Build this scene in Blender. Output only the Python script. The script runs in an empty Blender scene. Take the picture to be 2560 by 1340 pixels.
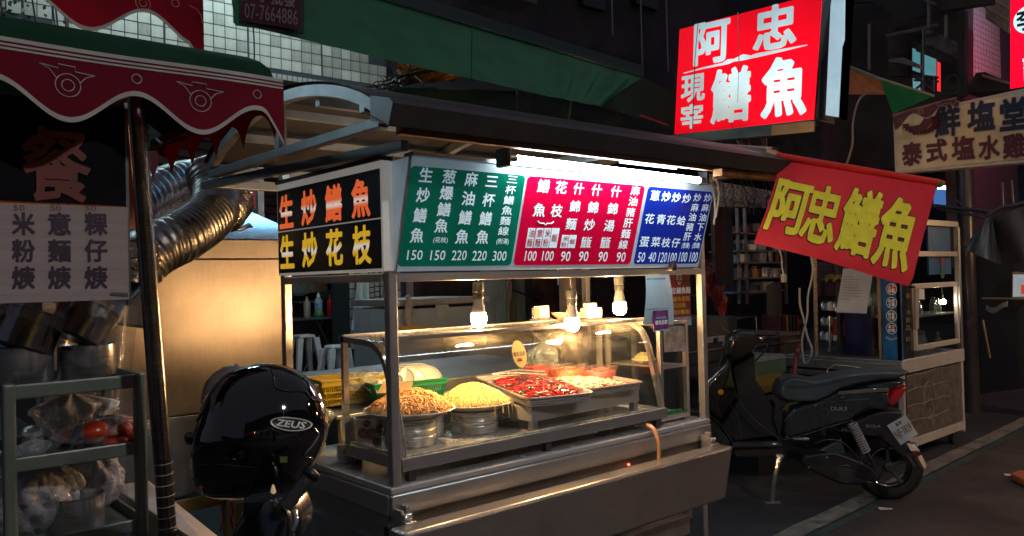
import bpy, bmesh, math, random
import numpy as np
from mathutils import Vector, Matrix
random.seed(7)
SC=bpy.context.scene; COL=SC.collection
# ---------------------------------------------------------------- camera
F_PX=2010.0
MR=np.array([[0.75576047,-0.65438287,-0.02468156],[0.00977276,-0.02641558,0.99960328],[0.65477523,0.75570185,0.01356872]])
CAM=np.array([-1.46546535,-2.34369311,1.5])
cd=bpy.data.cameras.new('camera'); cam=bpy.data.objects.new('camera',cd); COL.objects.link(cam)
cd.sensor_width=36; cd.lens=36*F_PX/2560; cd.clip_start=.02; cd.clip_end=300
cam.matrix_world=Matrix([[MR[0][i],MR[1][i],-MR[2][i],CAM[i]] for i in range(3)]+[[0,0,0,1]])
SC.camera=cam
# ---------------------------------------------------------------- world, exposure
W=bpy.data.worlds.new('World'); SC.world=W; W.use_nodes=True
bg=W.node_tree.nodes['Background']; bg.inputs[0].default_value=(.70,.70,.92,1); bg.inputs[1].default_value=.095
SC.view_settings.view_transform='Standard'; SC.view_settings.look='None'; SC.view_settings.exposure=.4; SC.view_settings.gamma=1
SC.view_settings.use_curve_mapping=False
SC.cycles.use_denoising=True
try: SC.cycles.denoiser='OPENIMAGEDENOISE'; SC.cycles.denoising_prefilter='ACCURATE'
except Exception: pass
SC.cycles.max_bounces=8; SC.cycles.transparent_max_bounces=24; SC.cycles.glossy_bounces=4; SC.cycles.diffuse_bounces=3
SC.cycles.transmission_bounces=8; SC.cycles.sample_clamp_indirect=4; SC.cycles.caustics_reflective=False; SC.cycles.caustics_refractive=False
SC.cycles.use_adaptive_sampling=True; SC.cycles.adaptive_threshold=.01
# ---------------------------------------------------------------- pixel -> point on a real plane of the place
def ray(px,py): return MR.T@np.array([(px-1280)/F_PX,-(py-670)/F_PX,1.])
def at(px,py,X=None,Y=None,Z=None,D=None):
    r=ray(px,py)
    t=D if D is not None else ((X-CAM[0])/r[0] if X is not None else ((Y-CAM[1])/r[1] if Y is not None else (Z-CAM[2])/r[2]))
    return Vector(CAM+r*t)
class Plane:
    def __init__(s,O,U,V):
        s.O=Vector(O); s.U=Vector(U).normalized(); V=Vector(V); s.V=(V-s.U*V.dot(s.U)).normalized(); s.N=s.U.cross(s.V)
    def uv(s,px,py):
        r=Vector(ray(px,py)); c=Vector(CAM); t=(s.O-c).dot(s.N)/r.dot(s.N); p=c+r*t-s.O
        return p.dot(s.U),p.dot(s.V)
    def p(s,u,v,n=0): return s.O+s.U*u+s.V*v+s.N*n
# ---------------------------------------------------------------- materials
MATS={}
def mat(name,col=(.5,.5,.5),rough=.5,metal=0,emit=0,ecol=None,noise=.12,nscale=8,bump=0,bscale=40,stretch=None,spec=.5,coat=0,trans=0,alpha=1,rvar=0,col2=None,ior=1.45,sss=0,dirt=0):
    if name in MATS: return MATS[name]
    m=bpy.data.materials.new(name); m.use_nodes=True; nt=m.node_tree; N=nt.nodes; L=nt.links; b=N['Principled BSDF']
    b.inputs['Roughness'].default_value=rough; b.inputs['Metallic'].default_value=metal; b.inputs['Specular IOR Level'].default_value=spec
    b.inputs['Coat Weight'].default_value=coat; b.inputs['Coat Roughness'].default_value=.06; b.inputs['Transmission Weight'].default_value=trans; b.inputs['IOR'].default_value=ior
    b.inputs['Alpha'].default_value=alpha
    if sss: b.inputs['Subsurface Weight'].default_value=sss; b.inputs['Subsurface Radius'].default_value=(.01,.006,.003)
    tc=N.new('ShaderNodeTexCoord'); mp=N.new('ShaderNodeMapping'); L.new(tc.outputs['Object'],mp.inputs[0])
    if stretch: mp.inputs['Scale'].default_value=stretch
    nz=N.new('ShaderNodeTexNoise'); nz.inputs['Scale'].default_value=nscale; nz.inputs['Detail'].default_value=6; nz.inputs['Roughness'].default_value=.6; L.new(mp.outputs[0],nz.inputs['Vector'])
    cr=N.new('ShaderNodeValToRGB'); c2=col2 or tuple(c*(1-noise*2.2) for c in col)
    cr.color_ramp.elements[0].position=.3; cr.color_ramp.elements[1].position=.68
    cr.color_ramp.elements[0].color=(*c2,1); cr.color_ramp.elements[1].color=(*(min(1,c*(1+noise*.5)) for c in col),1)
    L.new(nz.outputs[0],cr.inputs[0]); out=cr.outputs[0]
    if dirt:
        n2=N.new('ShaderNodeTexNoise'); n2.inputs['Scale'].default_value=3.1; n2.inputs['Detail'].default_value=8; n2.inputs['Roughness'].default_value=.75; L.new(tc.outputs['Object'],n2.inputs['Vector'])
        r2=N.new('ShaderNodeValToRGB'); r2.color_ramp.elements[0].position=.42; r2.color_ramp.elements[1].position=.7
        L.new(n2.outputs[0],r2.inputs[0]); mx=N.new('ShaderNodeMix'); mx.data_type='RGBA'; mu=N.new('ShaderNodeMath'); mu.operation='MULTIPLY'; mu.inputs[1].default_value=dirt
        L.new(r2.outputs[0],mu.inputs[0]); L.new(mu.outputs[0],mx.inputs[0]); L.new(out,mx.inputs[6]); mx.inputs[7].default_value=(*(c*.28 for c in col),1); out=mx.outputs[2]
    L.new(out,b.inputs['Base Color'])
    if rvar:
        mr=N.new('ShaderNodeMapRange'); mr.inputs['To Min'].default_value=max(.02,rough-rvar); mr.inputs['To Max'].default_value=rough+rvar; L.new(nz.outputs[0],mr.inputs[0]); L.new(mr.outputs[0],b.inputs['Roughness'])
    if bump:
        bn=N.new('ShaderNodeTexNoise'); bn.inputs['Scale'].default_value=bscale; bn.inputs['Detail'].default_value=4; L.new(mp.outputs[0],bn.inputs['Vector'])
        bp=N.new('ShaderNodeBump'); bp.inputs['Strength'].default_value=bump; bp.inputs['Distance'].default_value=.01; L.new(bn.outputs[0],bp.inputs['Height']); L.new(bp.outputs[0],b.inputs['Normal'])
    if emit:
        b.inputs['Emission Strength'].default_value=emit
        if ecol: b.inputs['Emission Color'].default_value=(*ecol,1)
        else: L.new(out,b.inputs['Emission Color'])
    MATS[name]=m; return m
def glass_mat(name,tint=(.95,.98,.97),rough=.02,refl=1.0,milky=0,mcol=(.8,.85,.85)):
    if name in MATS: return MATS[name]
    m=bpy.data.materials.new(name); m.use_nodes=True; nt=m.node_tree; N=nt.nodes; L=nt.links; N.remove(N['Principled BSDF'])
    tr=N.new('ShaderNodeBsdfTransparent'); tr.inputs[0].default_value=(*tint,1); gl=N.new('ShaderNodeBsdfGlossy'); gl.inputs['Roughness'].default_value=rough
    fr=N.new('ShaderNodeFresnel'); ge=N.new('ShaderNodeNewGeometry'); mb_=N.new('ShaderNodeMapRange'); mb_.inputs['To Min'].default_value=1.5; mb_.inputs['To Max'].default_value=.6667; L.new(ge.outputs['Backfacing'],mb_.inputs[0]); L.new(mb_.outputs[0],fr.inputs[0]); mu=N.new('ShaderNodeMath'); mu.operation='MULTIPLY'; mu.inputs[1].default_value=refl; mu.use_clamp=True; L.new(fr.outputs[0],mu.inputs[0])
    mx=N.new('ShaderNodeMixShader'); L.new(mu.outputs[0],mx.inputs[0]); L.new(tr.outputs[0],mx.inputs[1]); L.new(gl.outputs[0],mx.inputs[2]); o=mx
    if milky:
        df=N.new('ShaderNodeBsdfDiffuse'); df.inputs[0].default_value=(*mcol,1); nz=N.new('ShaderNodeTexNoise'); nz.inputs['Scale'].default_value=22; nz.inputs['Detail'].default_value=8; nz.inputs['Distortion'].default_value=1.2
        tc=N.new('ShaderNodeTexCoord'); L.new(tc.outputs['Object'],nz.inputs['Vector'])
        mr=N.new('ShaderNodeMapRange'); mr.inputs['From Min'].default_value=.35; mr.inputs['From Max'].default_value=.7; mr.inputs['To Min'].default_value=milky*.3; mr.inputs['To Max'].default_value=min(.95,milky*1.5); L.new(nz.outputs[0],mr.inputs[0])
        m2=N.new('ShaderNodeMixShader'); L.new(mr.outputs[0],m2.inputs[0]); L.new(mx.outputs[0],m2.inputs[1]); L.new(df.outputs[0],m2.inputs[2]); o=m2
        bp=N.new('ShaderNodeBump'); bp.inputs['Strength'].default_value=.9; bp.inputs['Distance'].default_value=.02; L.new(nz.outputs[0],bp.inputs['Height']); (L.new(bp.outputs[0],gl.inputs['Normal']) if 'glass' not in name else None)
    L.new(o.outputs[0],N['Material Output'].inputs[0]); MATS[name]=m; return m
def emis(name,col,s):
    if name in MATS: return MATS[name]
    m=bpy.data.materials.new(name); m.use_nodes=True; N=m.node_tree.nodes; N.remove(N['Principled BSDF']); e=N.new('ShaderNodeEmission'); e.inputs[0].default_value=(*col,1); e.inputs[1].default_value=s
    m.node_tree.links.new(e.outputs[0],N['Material Output'].inputs[0]); MATS[name]=m; return m
def steel(name,v=.5,rough=.3,stretch=(1,1,30),warm=0,rvar=.05,bump=0,noise=.035,dirt=.3,metal=.82):
    return mat(name,(v*(1+warm),v,v*(1-warm)),rough,metal,stretch=stretch,nscale=6,noise=noise,bump=bump,bscale=60,rvar=rvar,dirt=dirt)
S_H=steel('steel_brushed_long',.52,.3,(1,6,6),rvar=.03); S_V=steel('steel_brushed_tall',.52,.28,(5,5,1),rvar=.02); S_P=steel('steel_polished',.62,.2,(3,3,3),rvar=.06,dirt=.25)
S_D=steel('steel_dull',.34,.42,(4,4,4),dirt=.4); S_C=steel('steel_cabinet',.20,.36,(16,16,.9),rvar=.05,bump=.06,noise=.05,dirt=.35,metal=.95,warm=.14)
G=glass_mat('clear_glass',(.96,.985,.975)); G2=glass_mat('smeared_glass',(.93,.96,.95),milky=.07)
PB=glass_mat('clear_plastic_bag',(.93,.95,.95),rough=.12,refl=2.2,milky=.22); PF=glass_mat('plastic_film',(.9,.92,.93),rough=.1,refl=2.2,milky=.16); PT=glass_mat('plastic_tub',(.95,.88,.85),rough=.1,refl=1.3,milky=.12,mcol=(.6,.4,.35))
BLK=mat('black_plastic',(.012,.012,.015),.35); BLG=mat('black_gloss',(.006,.006,.009),.06,coat=1); RUB=mat('rubber',(.014,.014,.015),.75,bump=.2,bscale=90)
WHP=mat('white_plastic',(.62,.63,.62),.35,noise=.05); DRK=mat('dark_paint',(.03,.03,.035),.6); BLM=mat('dark_metal',(.10,.10,.11),.4,.8,rvar=.1)
WHT=mat('white_print',(.78,.8,.8),.5,noise=.03); RED=mat('red_plastic',(.45,.01,.02),.3); GRN=mat('green_plastic',(.01,.22,.08),.35,noise=.06); YEL=mat('yellow_plastic',(.5,.34,.02),.4,noise=.08)
CER=mat('white_ceramic',(.75,.74,.7),.15,noise=.03); PAP=mat('paper',(.7,.69,.66),.8,noise=.05); WOOD=mat('wood',(.28,.15,.07),.6,stretch=(1,1,8),nscale=12,noise=.25)
CBL=mat('cable_black',(.01,.01,.012),.5); CWH=mat('cable_white',(.45,.42,.36),.5); CARD=mat('cardboard',(.3,.2,.11),.85)
# ---------------------------------------------------------------- glyphs (outlines grown and rounded, as flat meshes)
_G={}
def glyph(s,wt=.03,N=44):
    wt=wt*.62 if wt>0 else wt
    k=(s,wt,N)
    if k in _G: return _G[k]
    c=bpy.data.curves.new('g','FONT'); c.body=s; c.size=1; c.resolution_u=2
    o=bpy.data.objects.new('g',c); COL.objects.link(o); bpy.context.view_layer.update()
    me=bpy.data.meshes.new_from_object(o.evaluated_get(bpy.context.evaluated_depsgraph_get()))
    V=np.array([v.co[:2] for v in me.vertices]); me.calc_loop_triangles(); T=[tuple(t.vertices) for t in me.loop_triangles]
    cnt={}
    for p in me.polygons:
        for e in p.edge_keys: cnt[e]=cnt.get(e,0)+1
    E=np.array([e for e,n in cnt.items() if n==1])
    bpy.data.objects.remove(o); bpy.data.curves.remove(c); bpy.data.meshes.remove(me)
    pad=wt+.03; lo=V.min(0)-pad; hi=V.max(0)+pad; h=1./N; nx=int((hi[0]-lo[0])/h)+2; ny=int((hi[1]-lo[1])/h)+2
    gx=lo[0]+np.arange(nx)*h; gy=lo[1]+np.arange(ny)*h; ins=np.zeros((nx,ny),bool)
    for a,b,d in T:
        A,B,D=V[a],V[b],V[d]; i0,i1=np.searchsorted(gx,[min(A[0],B[0],D[0]),max(A[0],B[0],D[0])]); j0,j1=np.searchsorted(gy,[min(A[1],B[1],D[1]),max(A[1],B[1],D[1])])
        if i1<=i0 or j1<=j0: continue
        X,Y=np.meshgrid(gx[i0:i1],gy[j0:j1],indexing='ij')
        f=lambda P,Q:(Q[0]-P[0])*(Y-P[1])-(Q[1]-P[1])*(X-P[0])
        q,r,t=f(A,B),f(B,D),f(D,A); ins[i0:i1,j0:j1]|=((q>=0)&(r>=0)&(t>=0))|((q<=0)&(r<=0)&(t<=0))
    X,Y=np.meshgrid(gx,gy,indexing='ij'); P=np.stack([X.ravel(),Y.ravel()],1); dm=np.full(len(P),9.)
    A=V[E[:,0]]; B=V[E[:,1]]; AB=B-A; l2=(AB**2).sum(1)+1e-12
    for k0 in range(0,len(E),64):
        a=A[k0:k0+64]; ab=AB[k0:k0+64]; ll=l2[k0:k0+64]; d=P[:,None]-a[None]; t=np.clip((d*ab[None]).sum(2)/ll,0,1); d=d-t[...,None]*ab[None]; dm=np.minimum(dm,np.sqrt((d**2).sum(2)).min(1))
    S=(np.where(ins.ravel(),dm,-dm)+wt).reshape(nx,ny)
    vs=[]; fs=[]; vi={}
    def vid(key,x,y):
        if key not in vi: vi[key]=len(vs); vs.append((x,y))
        return vi[key]
    full=(S[:-1,:-1]>0)&(S[1:,:-1]>0)&(S[1:,1:]>0)&(S[:-1,1:]>0); anyp=(S[:-1,:-1]>0)|(S[1:,:-1]>0)|(S[1:,1:]>0)|(S[:-1,1:]>0)
    for i,j in zip(*np.nonzero(anyp)):
        cs=[(i,j),(i+1,j),(i+1,j+1),(i,j+1)]
        if full[i,j]: fs.append(tuple(vid(c,gx[c[0]],gy[c[1]]) for c in cs)); continue
        poly=[]
        for a,b in zip(cs,cs[1:]+cs[:1]):
            sa,sb=S[a],S[b]
            if sa>0: poly.append(vid(a,gx[a[0]],gy[a[1]]))
            if (sa>0)!=(sb>0):
                t=sa/(sa-sb); kk=(a,b) if a<b else (b,a); poly.append(vid(kk,gx[a[0]]+(gx[b[0]]-gx[a[0]])*t,gy[a[1]]+(gy[b[1]]-gy[a[1]])*t))
        if len(poly)>2: fs.append(tuple(poly))
    vs=np.array(vs); lo=vs.min(0); hi=vs.max(0)
    _G[k]=(vs,fs,lo,hi); return _G[k]
# ---------------------------------------------------------------- mesh builder
class MB:
    def __init__(s): s.v=[]; s.f=[]; s.m=[]; s.mi=0
    def add(s,vs,fs,M=None):
        n=len(s.v)
        for v in vs: s.v.append(tuple(M@Vector(v)) if M is not None else tuple(v))
        for f in fs: s.f.append(tuple(i+n for i in f)); s.m.append(s.mi)
        return s
    def mt(s,i): s.mi=i; return s
    def box(s,x0,x1,y0,y1,z0,z1,M=None):
        return s.add([(x0,y0,z0),(x1,y0,z0),(x1,y1,z0),(x0,y1,z0),(x0,y0,z1),(x1,y0,z1),(x1,y1,z1),(x0,y1,z1)],[(0,3,2,1),(4,5,6,7),(0,1,5,4),(1,2,6,5),(2,3,7,6),(3,0,4,7)],M)
    def hexa(s,b,t):  # two quads, bottom and top, matching order
        return s.add(list(b)+list(t),[(0,3,2,1),(4,5,6,7),(0,1,5,4),(1,2,6,5),(2,3,7,6),(3,0,4,7)])
    def beam(s,p,q,w=.03,h=.03,up=(0,0,1)):
        p=Vector(p);q=Vector(q);d=(q-p).normalized();u=Vector(up); a=d.cross(u)
        if a.length<.01: u=Vector((0,1,0)); a=d.cross(u)
        a.normalize(); b=a.cross(d).normalized(); a=a*w/2;b=b*h/2
        return s.hexa([p-a-b,p+a-b,p+a+b,p-a+b],[q-a-b,q+a-b,q+a+b,q-a+b])
    def slab(s,pts,th,n=None):  # polygon in space with thickness along n
        pts=[Vector(p) for p in pts]; 
        if n is None: n=(pts[1]-pts[0]).cross(pts[2]-pts[0]).normalized()
        n=Vector(n)*th; k=len(pts)
        return s.add(pts+[p+n for p in pts],[tuple(range(k))[::-1],tuple(range(k,2*k))]+[(i,(i+1)%k,k+(i+1)%k,k+i) for i in range(k)])
    def tube(s,pts,r,n=8,cap=True,r2=None):
        pts=[Vector(p) for p in pts]; K=len(pts); rs=r if isinstance(r,(list,tuple)) else [r+(((r2 if r2 is not None else r)-r)*i/(K-1)) for i in range(K)]
        base=len(s.v); up=None
        for i,p in enumerate(pts):
            d=(pts[min(i+1,K-1)]-pts[max(i-1,0)]); d=d.normalized() if d.length>1e-9 else Vector((0,0,1))
            if up is None: up=Vector((0,0,1)) if abs(d.z)<.9 else Vector((1,0,0))
            a=d.cross(up); a=a.normalized() if a.length>1e-6 else d.orthogonal().normalized(); up=a.cross(d).normalized()
            for j in range(n):
                t=2*math.pi*j/n; s.v.append(tuple(p+(a*math.cos(t)+up*math.sin(t))*rs[i]))
        for i in range(K-1):
            for j in range(n):
                b=base+i*n; c=base+(i+1)*n; s.f.append((b+j,b+(j+1)%n,c+(j+1)%n,c+j)); s.m.append(s.mi)
        if cap: s.f.append(tuple(base+j for j in range(n))[::-1]); s.m.append(s.mi); s.f.append(tuple(base+(K-1)*n+j for j in range(n))); s.m.append(s.mi)
        return s
    def lathe(s,prof,n=24,M=None,closed=False):
        vs=[];fs=[];K=len(prof)
        for r,z in prof:
            for j in range(n): t=2*math.pi*j/n; vs.append((r*math.cos(t),r*math.sin(t),z))
        for i in range(K-1):
            for j in range(n): fs.append((i*n+j,i*n+(j+1)%n,(i+1)*n+(j+1)%n,(i+1)*n+j))
        if not closed:
            if prof[0][0]>1e-5: fs.append(tuple(range(n))[::-1])
            if prof[-1][0]>1e-5: fs.append(tuple((K-1)*n+j for j in range(n)))
        return s.add(vs,fs,M)
    def grid(s,nu,nv,fn,closeu=False):
        vs=[fn(i/nu,j/nv) for i in range(nu+(0 if closeu else 1)) for j in range(nv+1)]; R=nu if closeu else nu+1
        fs=[(i*(nv+1)+j,((i+1)%R)*(nv+1)+j,((i+1)%R)*(nv+1)+j+1,i*(nv+1)+j+1) for i in range(nu) for j in range(nv)]
        return s.add(vs,fs)
    def ball(s,c,r,n=12,m=8,sq=(1,1,1),jit=0):
        c=Vector(c)
        def fn(u,v):
            a=2*math.pi*u;b=math.pi*(v-.5); k=1+jit*math.sin(a*3+v*9)*math.sin(b*5+a)
            return c+Vector((math.cos(a)*math.cos(b)*sq[0],math.sin(a)*math.cos(b)*sq[1],math.sin(b)*sq[2]))*r*k
        return s.grid(n,m,fn,True)
    def text(s,ch,pl,u,v,w,h,wt=.03,N=44,n=.002,em=False,fn=None):
        vs,fs,lo,hi=glyph(ch,wt,N); 
        if em: lo=np.array([0.,-.12]); hi=np.array([1.,.88])
        sx=w/(hi[0]-lo[0]); sy=h/(hi[1]-lo[1]); out=[]
        for x,y in vs:
            a=u+(x-(lo[0]+hi[0])/2)*sx; b=v+(y-(lo[1]+hi[1])/2)*sy
            out.append(fn(a,b,n) if fn else pl.p(a,b,n))
        return s.add(out,fs)
    def tpx(s,ch,pl,px,py,wpx,hpx,**k):
        u,v=pl.uv(px,py); a=pl.uv(px-wpx/2,py); b=pl.uv(px+wpx/2,py); c=pl.uv(px,py-hpx/2); d=pl.uv(px,py+hpx/2)
        return s.text(ch,pl,u,v,abs(b[0]-a[0]),abs(c[1]-d[1]),**k)
    def build(s,name,mats=None,parent=None,smooth=False,bevel=0,seg=2,sub=0,**props):
        me=bpy.data.meshes.new(name); me.from_pydata(s.v,[],s.f); me.validate()
        if mats is None: mats=[S_H]
        if not isinstance(mats,(list,tuple)): mats=[mats]
        for m in mats: me.materials.append(m)
        if len(mats)>1 and len(me.polygons)==len(s.m): me.polygons.foreach_set('material_index',s.m)
        if smooth:
            me.polygons.foreach_set('use_smooth',[True]*len(me.polygons))
            if smooth!=2:
                try: me.set_sharp_from_angle(angle=math.radians(40))
                except Exception: pass
        me.update(); o=bpy.data.objects.new(name,me); COL.objects.link(o)
        if parent is not None:
            o.parent=parent; o.matrix_parent_inverse=parent_world(parent).inverted()
        if bevel: b=o.modifiers.new('bevel','BEVEL'); b.width=bevel; b.segments=seg; b.limit_method='ANGLE'; b.harden_normals=False
        if sub: b=o.modifiers.new('sub','SUBSURF'); b.levels=sub; b.render_levels=sub
        for k,v in props.items(): o[k]=v
        return o
def parent_world(o): return (parent_world(o.parent)@o.matrix_parent_inverse@o.matrix_basis) if o.parent else o.matrix_basis.copy()
def T(name,label,cat,loc=(0,0,0),group=None,rz=0):
    o=bpy.data.objects.new(name,None); COL.objects.link(o); o.location=Vector(loc); o.rotation_euler.z=rz; o['label']=label; o['category']=cat; o.empty_display_size=.1
    if group: o['group']=group
    o.matrix_basis=Matrix.Translation(Vector(loc))@Matrix.Rotation(rz,4,'Z'); return o
def tag(o,label,cat,group=None):
    o['label']=label; o['category']=cat
    if group: o['group']=group
    return o
def struct(o): o['kind']='structure'; return o
def kids(o): return [c for c in bpy.data.objects if c.parent==o]
def dup(o,par=None,loc=None,rz=None,label=None):
    c=o.copy(); COL.objects.link(c)
    if par is not None: c.parent=par
    if loc is not None:
        c.matrix_basis=Matrix.Translation(Vector(loc))@Matrix.Rotation(rz or 0,4,'Z')
    if label: c['label']=label
    for k in kids(o): dup(k,c)
    return c
def Rm(a,ax): return Matrix.Rotation(math.radians(a),4,ax)
def Tm(*p): return Matrix.Translation(Vector(p if len(p)==3 else p[0]))
def smoothpts(pts,k=4):  # Catmull-Rom
    P=[Vector(p) for p in pts]; P=[2*P[0]-P[1]]+P+[2*P[-1]-P[-2]]; o=[]
    for i in range(1,len(P)-2):
        for j in range(k):
            t=j/k; a,b,c,d=P[i-1:i+3]; o.append(.5*((2*b)+(c-a)*t+(2*a-5*b+4*c-d)*t*t+(-a+3*b-3*c+d)*t**3))
    return o+[P[-2]]
GAL=mat('galvanised',(.20,.22,.23),.38,.45,noise=.12,nscale=12,dirt=.3)

ORD=['','second','third','fourth','fifth','sixth','seventh','eighth','ninth','tenth','eleventh','twelfth','thirteenth','fourteenth']
def nth(i,n,a='left',first='leftmost',last='rightmost'): return first if i==0 else (last if i==n-1 else ORD[i]+' from the '+a)
# ================================================================ ground
road=mat('asphalt',(.042,.044,.052),.8,noise=.3,nscale=1.3,bump=.9,bscale=170,dirt=.4,spec=.35,rvar=.08)
struct(MB().add([(-60,-60,0),(90,-60,0),(90,90,0),(-60,90,0)],[(0,1,2,3)]).build('road',road))
LN=Plane((2.2,.10,.004),(1,.045,0),(0,1,0))
mb=MB(); pts=[]
for i in range(61):
    x=i*.12; j=random.uniform(-.012,.012); pts.append((x,j))
mb.grid(60,1,lambda u,v:LN.p(u*7.2+2*0,(v-.5)*.13+random.uniform(-.007,.007)))
struct(mb.build('road_line',mat('worn_road_paint',(.2,.2,.185),.8,noise=.35,nscale=9,dirt=.75,bump=.6,bscale=150)))
mb=MB(); mb.grid(50,1,lambda u,v:LN.p(u*6-.1,-.12+(v-.5)*.07*(1 if v>.5 else random.uniform(.2,1.3)),-.002))
struct(mb.build('old_green_line',mat('green_road_paint',(.03,.062,.062),.85,noise=.3,nscale=12,dirt=.6)))
rp=mat('reddish_asphalt',(.058,.044,.044),.85,noise=.3,nscale=2,bump=.9,bscale=160,dirt=.35)
struct(MB().add([(2,-8,.003),(30,-8,.003),(30,.35,.003),(5.6,.1,.003),(2,-.06,.003)],[(0,1,2,3,4)]).build('patched_road',rp))
# ================================================================ main cart
cart=T('food_cart','stainless steel food cart with green, red and blue menu boards and a lit glass case','food cart',(.9,.4,0))
P=lambda mb,n,m=S_H,par=cart,**k: mb.build(n,m,par,**k)
L=1.82; DP=.83; FLS=steel('steel_worktop',.62,.27,(3,3,3),rvar=.012,metal=.6,dirt=.1,noise=.02)
P(MB().box(0,L,0,DP,.775,.8),'counter_top',FLS,bevel=.006)
P(MB().box(0,L,-.004,.012,.70,.774).box(-.004,.012,.013,DP,.70,.774).box(L-.012,L+.004,.013,DP,.70,.774),'counter_rim',S_H,bevel=.007,seg=3)
P(MB().box(.03,L-.03,.035,.05,.56,.70),'apron_panel',steel('steel_warm_front',.42,.3,(1,30,30),warm=.1))
P(MB().box(.012,.026,.04,DP-.02,.655,.70),'side_apron',S_D)
P(MB().box(.03,L-.03,.1,DP-.03,.30,.56).box(.03,.06,.1,DP-.03,.56,.7),'body_panel',S_D)
P(MB().box(.016,.03,.06,DP-.02,.30,.60),'side_panel',S_D,bevel=.002)
for x in (.02,L-.05):
    for y in (.02,DP-.05): P(MB().box(x,x+.035,y,y+.035,.11,.699),'leg',S_V,bevel=.003)
for x in (.02,L-.05):
    for y in (.02,DP-.05): 
        w=P(MB().lathe([(.012,-.018),(.05,-.018),(.055,0),(.05,.018),(.012,.018)],20,Tm(x+.017,y+.017,.055)@Rm(90,'X')),'wheel',RUB,smooth=True)
        P(MB().beam((x+.017,y-.008,.11),(x+.017,y-.008,.055),.03,.003,(0,1,0)).beam((x+.017,y+.042,.11),(x+.017,y+.042,.055),.03,.003,(0,1,0)).box(x,x+.034,y-.01,y+.044,.105,.112),'caster',BLM)
# lower boxes under the folding board
P(MB().box(1.2,1.66,.02,.09,.27,.36),'lower_box',steel('steel_rusty',.38,.4,(1,20,20),warm=.12,dirt=.6),bevel=.003)
P(MB().box(.1,1.15,.03,.09,.27,.34),'lower_rail',S_D,bevel=.003)
# folding board
P(MB().hexa([(-.065,-.175,.47),(1.675,-.175,.47),(1.675,-.082,.47),(-.065,-.082,.47)],[(-.065,-.175,.70),(1.745,-.175,.70),(1.745,-.082,.70),(-.065,-.082,.70)]),'folding_board',steel('steel_board',.55,.24,(1,25,25),warm=.05,bump=.02,metal=.93),bevel=.012,seg=3)
for x in (-.0,1.72):
    h=P(MB().box(x+.0,x+.012,-.06,-.01,.62,.735).box(x+.03,x+.042,-.045,-.01,.68,.745).box(x,x+.045,-.085,-.05,.675,.70).box(x+.004,x+.04,-.05,-.035,.70,.715),'latch',S_P,bevel=.003)
    P(MB().lathe([(.009,0),(.011,.004),(.011,.03),(.007,.034)],12,Tm(x+.002,-.066,.715)@Rm(90,'Y')),'latch_pin',S_P,h,smooth=True)
# posts
def post(x,y,z0,z1,w=.034,d=.036): return P(MB().box(x,x+w,y,y+d,z0,z1),'post',S_V,bevel=.004,seg=2)
post(.012,.004,.8,1.93); post(.0,.79,.8,1.97); post(L-.036,.004,.8,1.93); post(L-.036,.78,.8,1.97)
P(MB().beam((.047,.02,1.515),(L-.036,.02,1.515),.03,.03),'sign_rail',S_H,bevel=.003)
P(MB().beam((.018,.04,1.515),(.018,.79,1.515),.03,.03),'side_rail',S_H,bevel=.003)
P(MB().beam((0,1.2,1.965),(-.0,1.2,1.965),.03,.03).beam((-.16,1.2,1.955),(1.0,1.2,1.955),.035,.04),'roof_beam',GAL,bevel=.003)

# roof frame: arch, ties, purlins
def yz(t):  # arch section
    y=-.27+t*1.42; return y, 2.012+.172*(4*min(1,max(0,t))*(1-min(1,max(0,t))))**.85
arch=[yz(i/24) for i in range(25)]
for X in (-.16,.9,1.96):
    mb=MB(); vs=[]
    for i,(y0,z0) in enumerate(arch):
        a_,b_=arch[max(0,i-1)],arch[min(24,i+1)]; d_=Vector((0,b_[0]-a_[0],b_[1]-a_[1])).normalized(); n_=Vector((0,-d_.z,d_.y))*.019
        for sx,sn in ((-1,-1),(1,-1),(1,1),(-1,1)): vs.append(Vector((X+sx*.017,y0,z0))+n_*sn)
    mb.add(vs,[(4*i+j,4*i+(j+1)%4,4*i+4+(j+1)%4,4*i+4+j) for i in range(24) for j in range(4)]+[(0,1,2,3),(99,98,97,96)])
    P(mb,'arch_rib',GAL if X<0 else S_D)
    P(MB().beam((X,-.26,1.985),(X,1.14,1.985),.034,.034),'tie_beam',GAL if X<0 else S_D,bevel=.003)
P(MB().beam((-.16,.455,2.003),(-.16,.455,2.165),.03,.045,(0,1,0)),'strut',GAL,bevel=.002)
P(MB().beam((.005,-.125,1.948),(-.165,1.22,1.945),.03,.035),'lower_tie',mat('galv_dark',(.10,.11,.12),.4,.5,dirt=.4),bevel=.003)
for t in (.12,.33,.55,.78,.97):
    y,z=yz(t); P(MB().beam((-.14,y,z-.035),(1.94,y,z-.035),.03,.03),'purlin',MATS['galvanised'])
RS=mat('roof_sheet',(.034,.031,.031),.5,.3,noise=.15,nscale=5,stretch=(1,1,1),dirt=.4,bump=.05)
P(MB().grid(1,30,lambda u,v:(-.19+u*2.19,yz(v)[0],yz(v)[1]+.024)).grid(1,30,lambda u,v:(2.0-u*2.19,yz(v)[0],yz(v)[1]+.028)),'roof_sheet',RS,smooth=2)
GD=mat('gutter_paint',(.045,.04,.042),.38,.3,noise=.15,dirt=.3)
sec=[(-.25,2.062),(-.355,2.036),(-.375,2.018),(-.350,1.957),(-.25,1.985)]
mb=MB(); n=len(sec); mb.add([(X,y,z) for X in (-.2,2.02) for y,z in sec],[(i,(i+1)%n,n+(i+1)%n,n+i) for i in range(n)]+[tuple(range(n)),tuple(range(n,2*n))[::-1]]); P(mb,'eave_gutter',GD)
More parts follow.
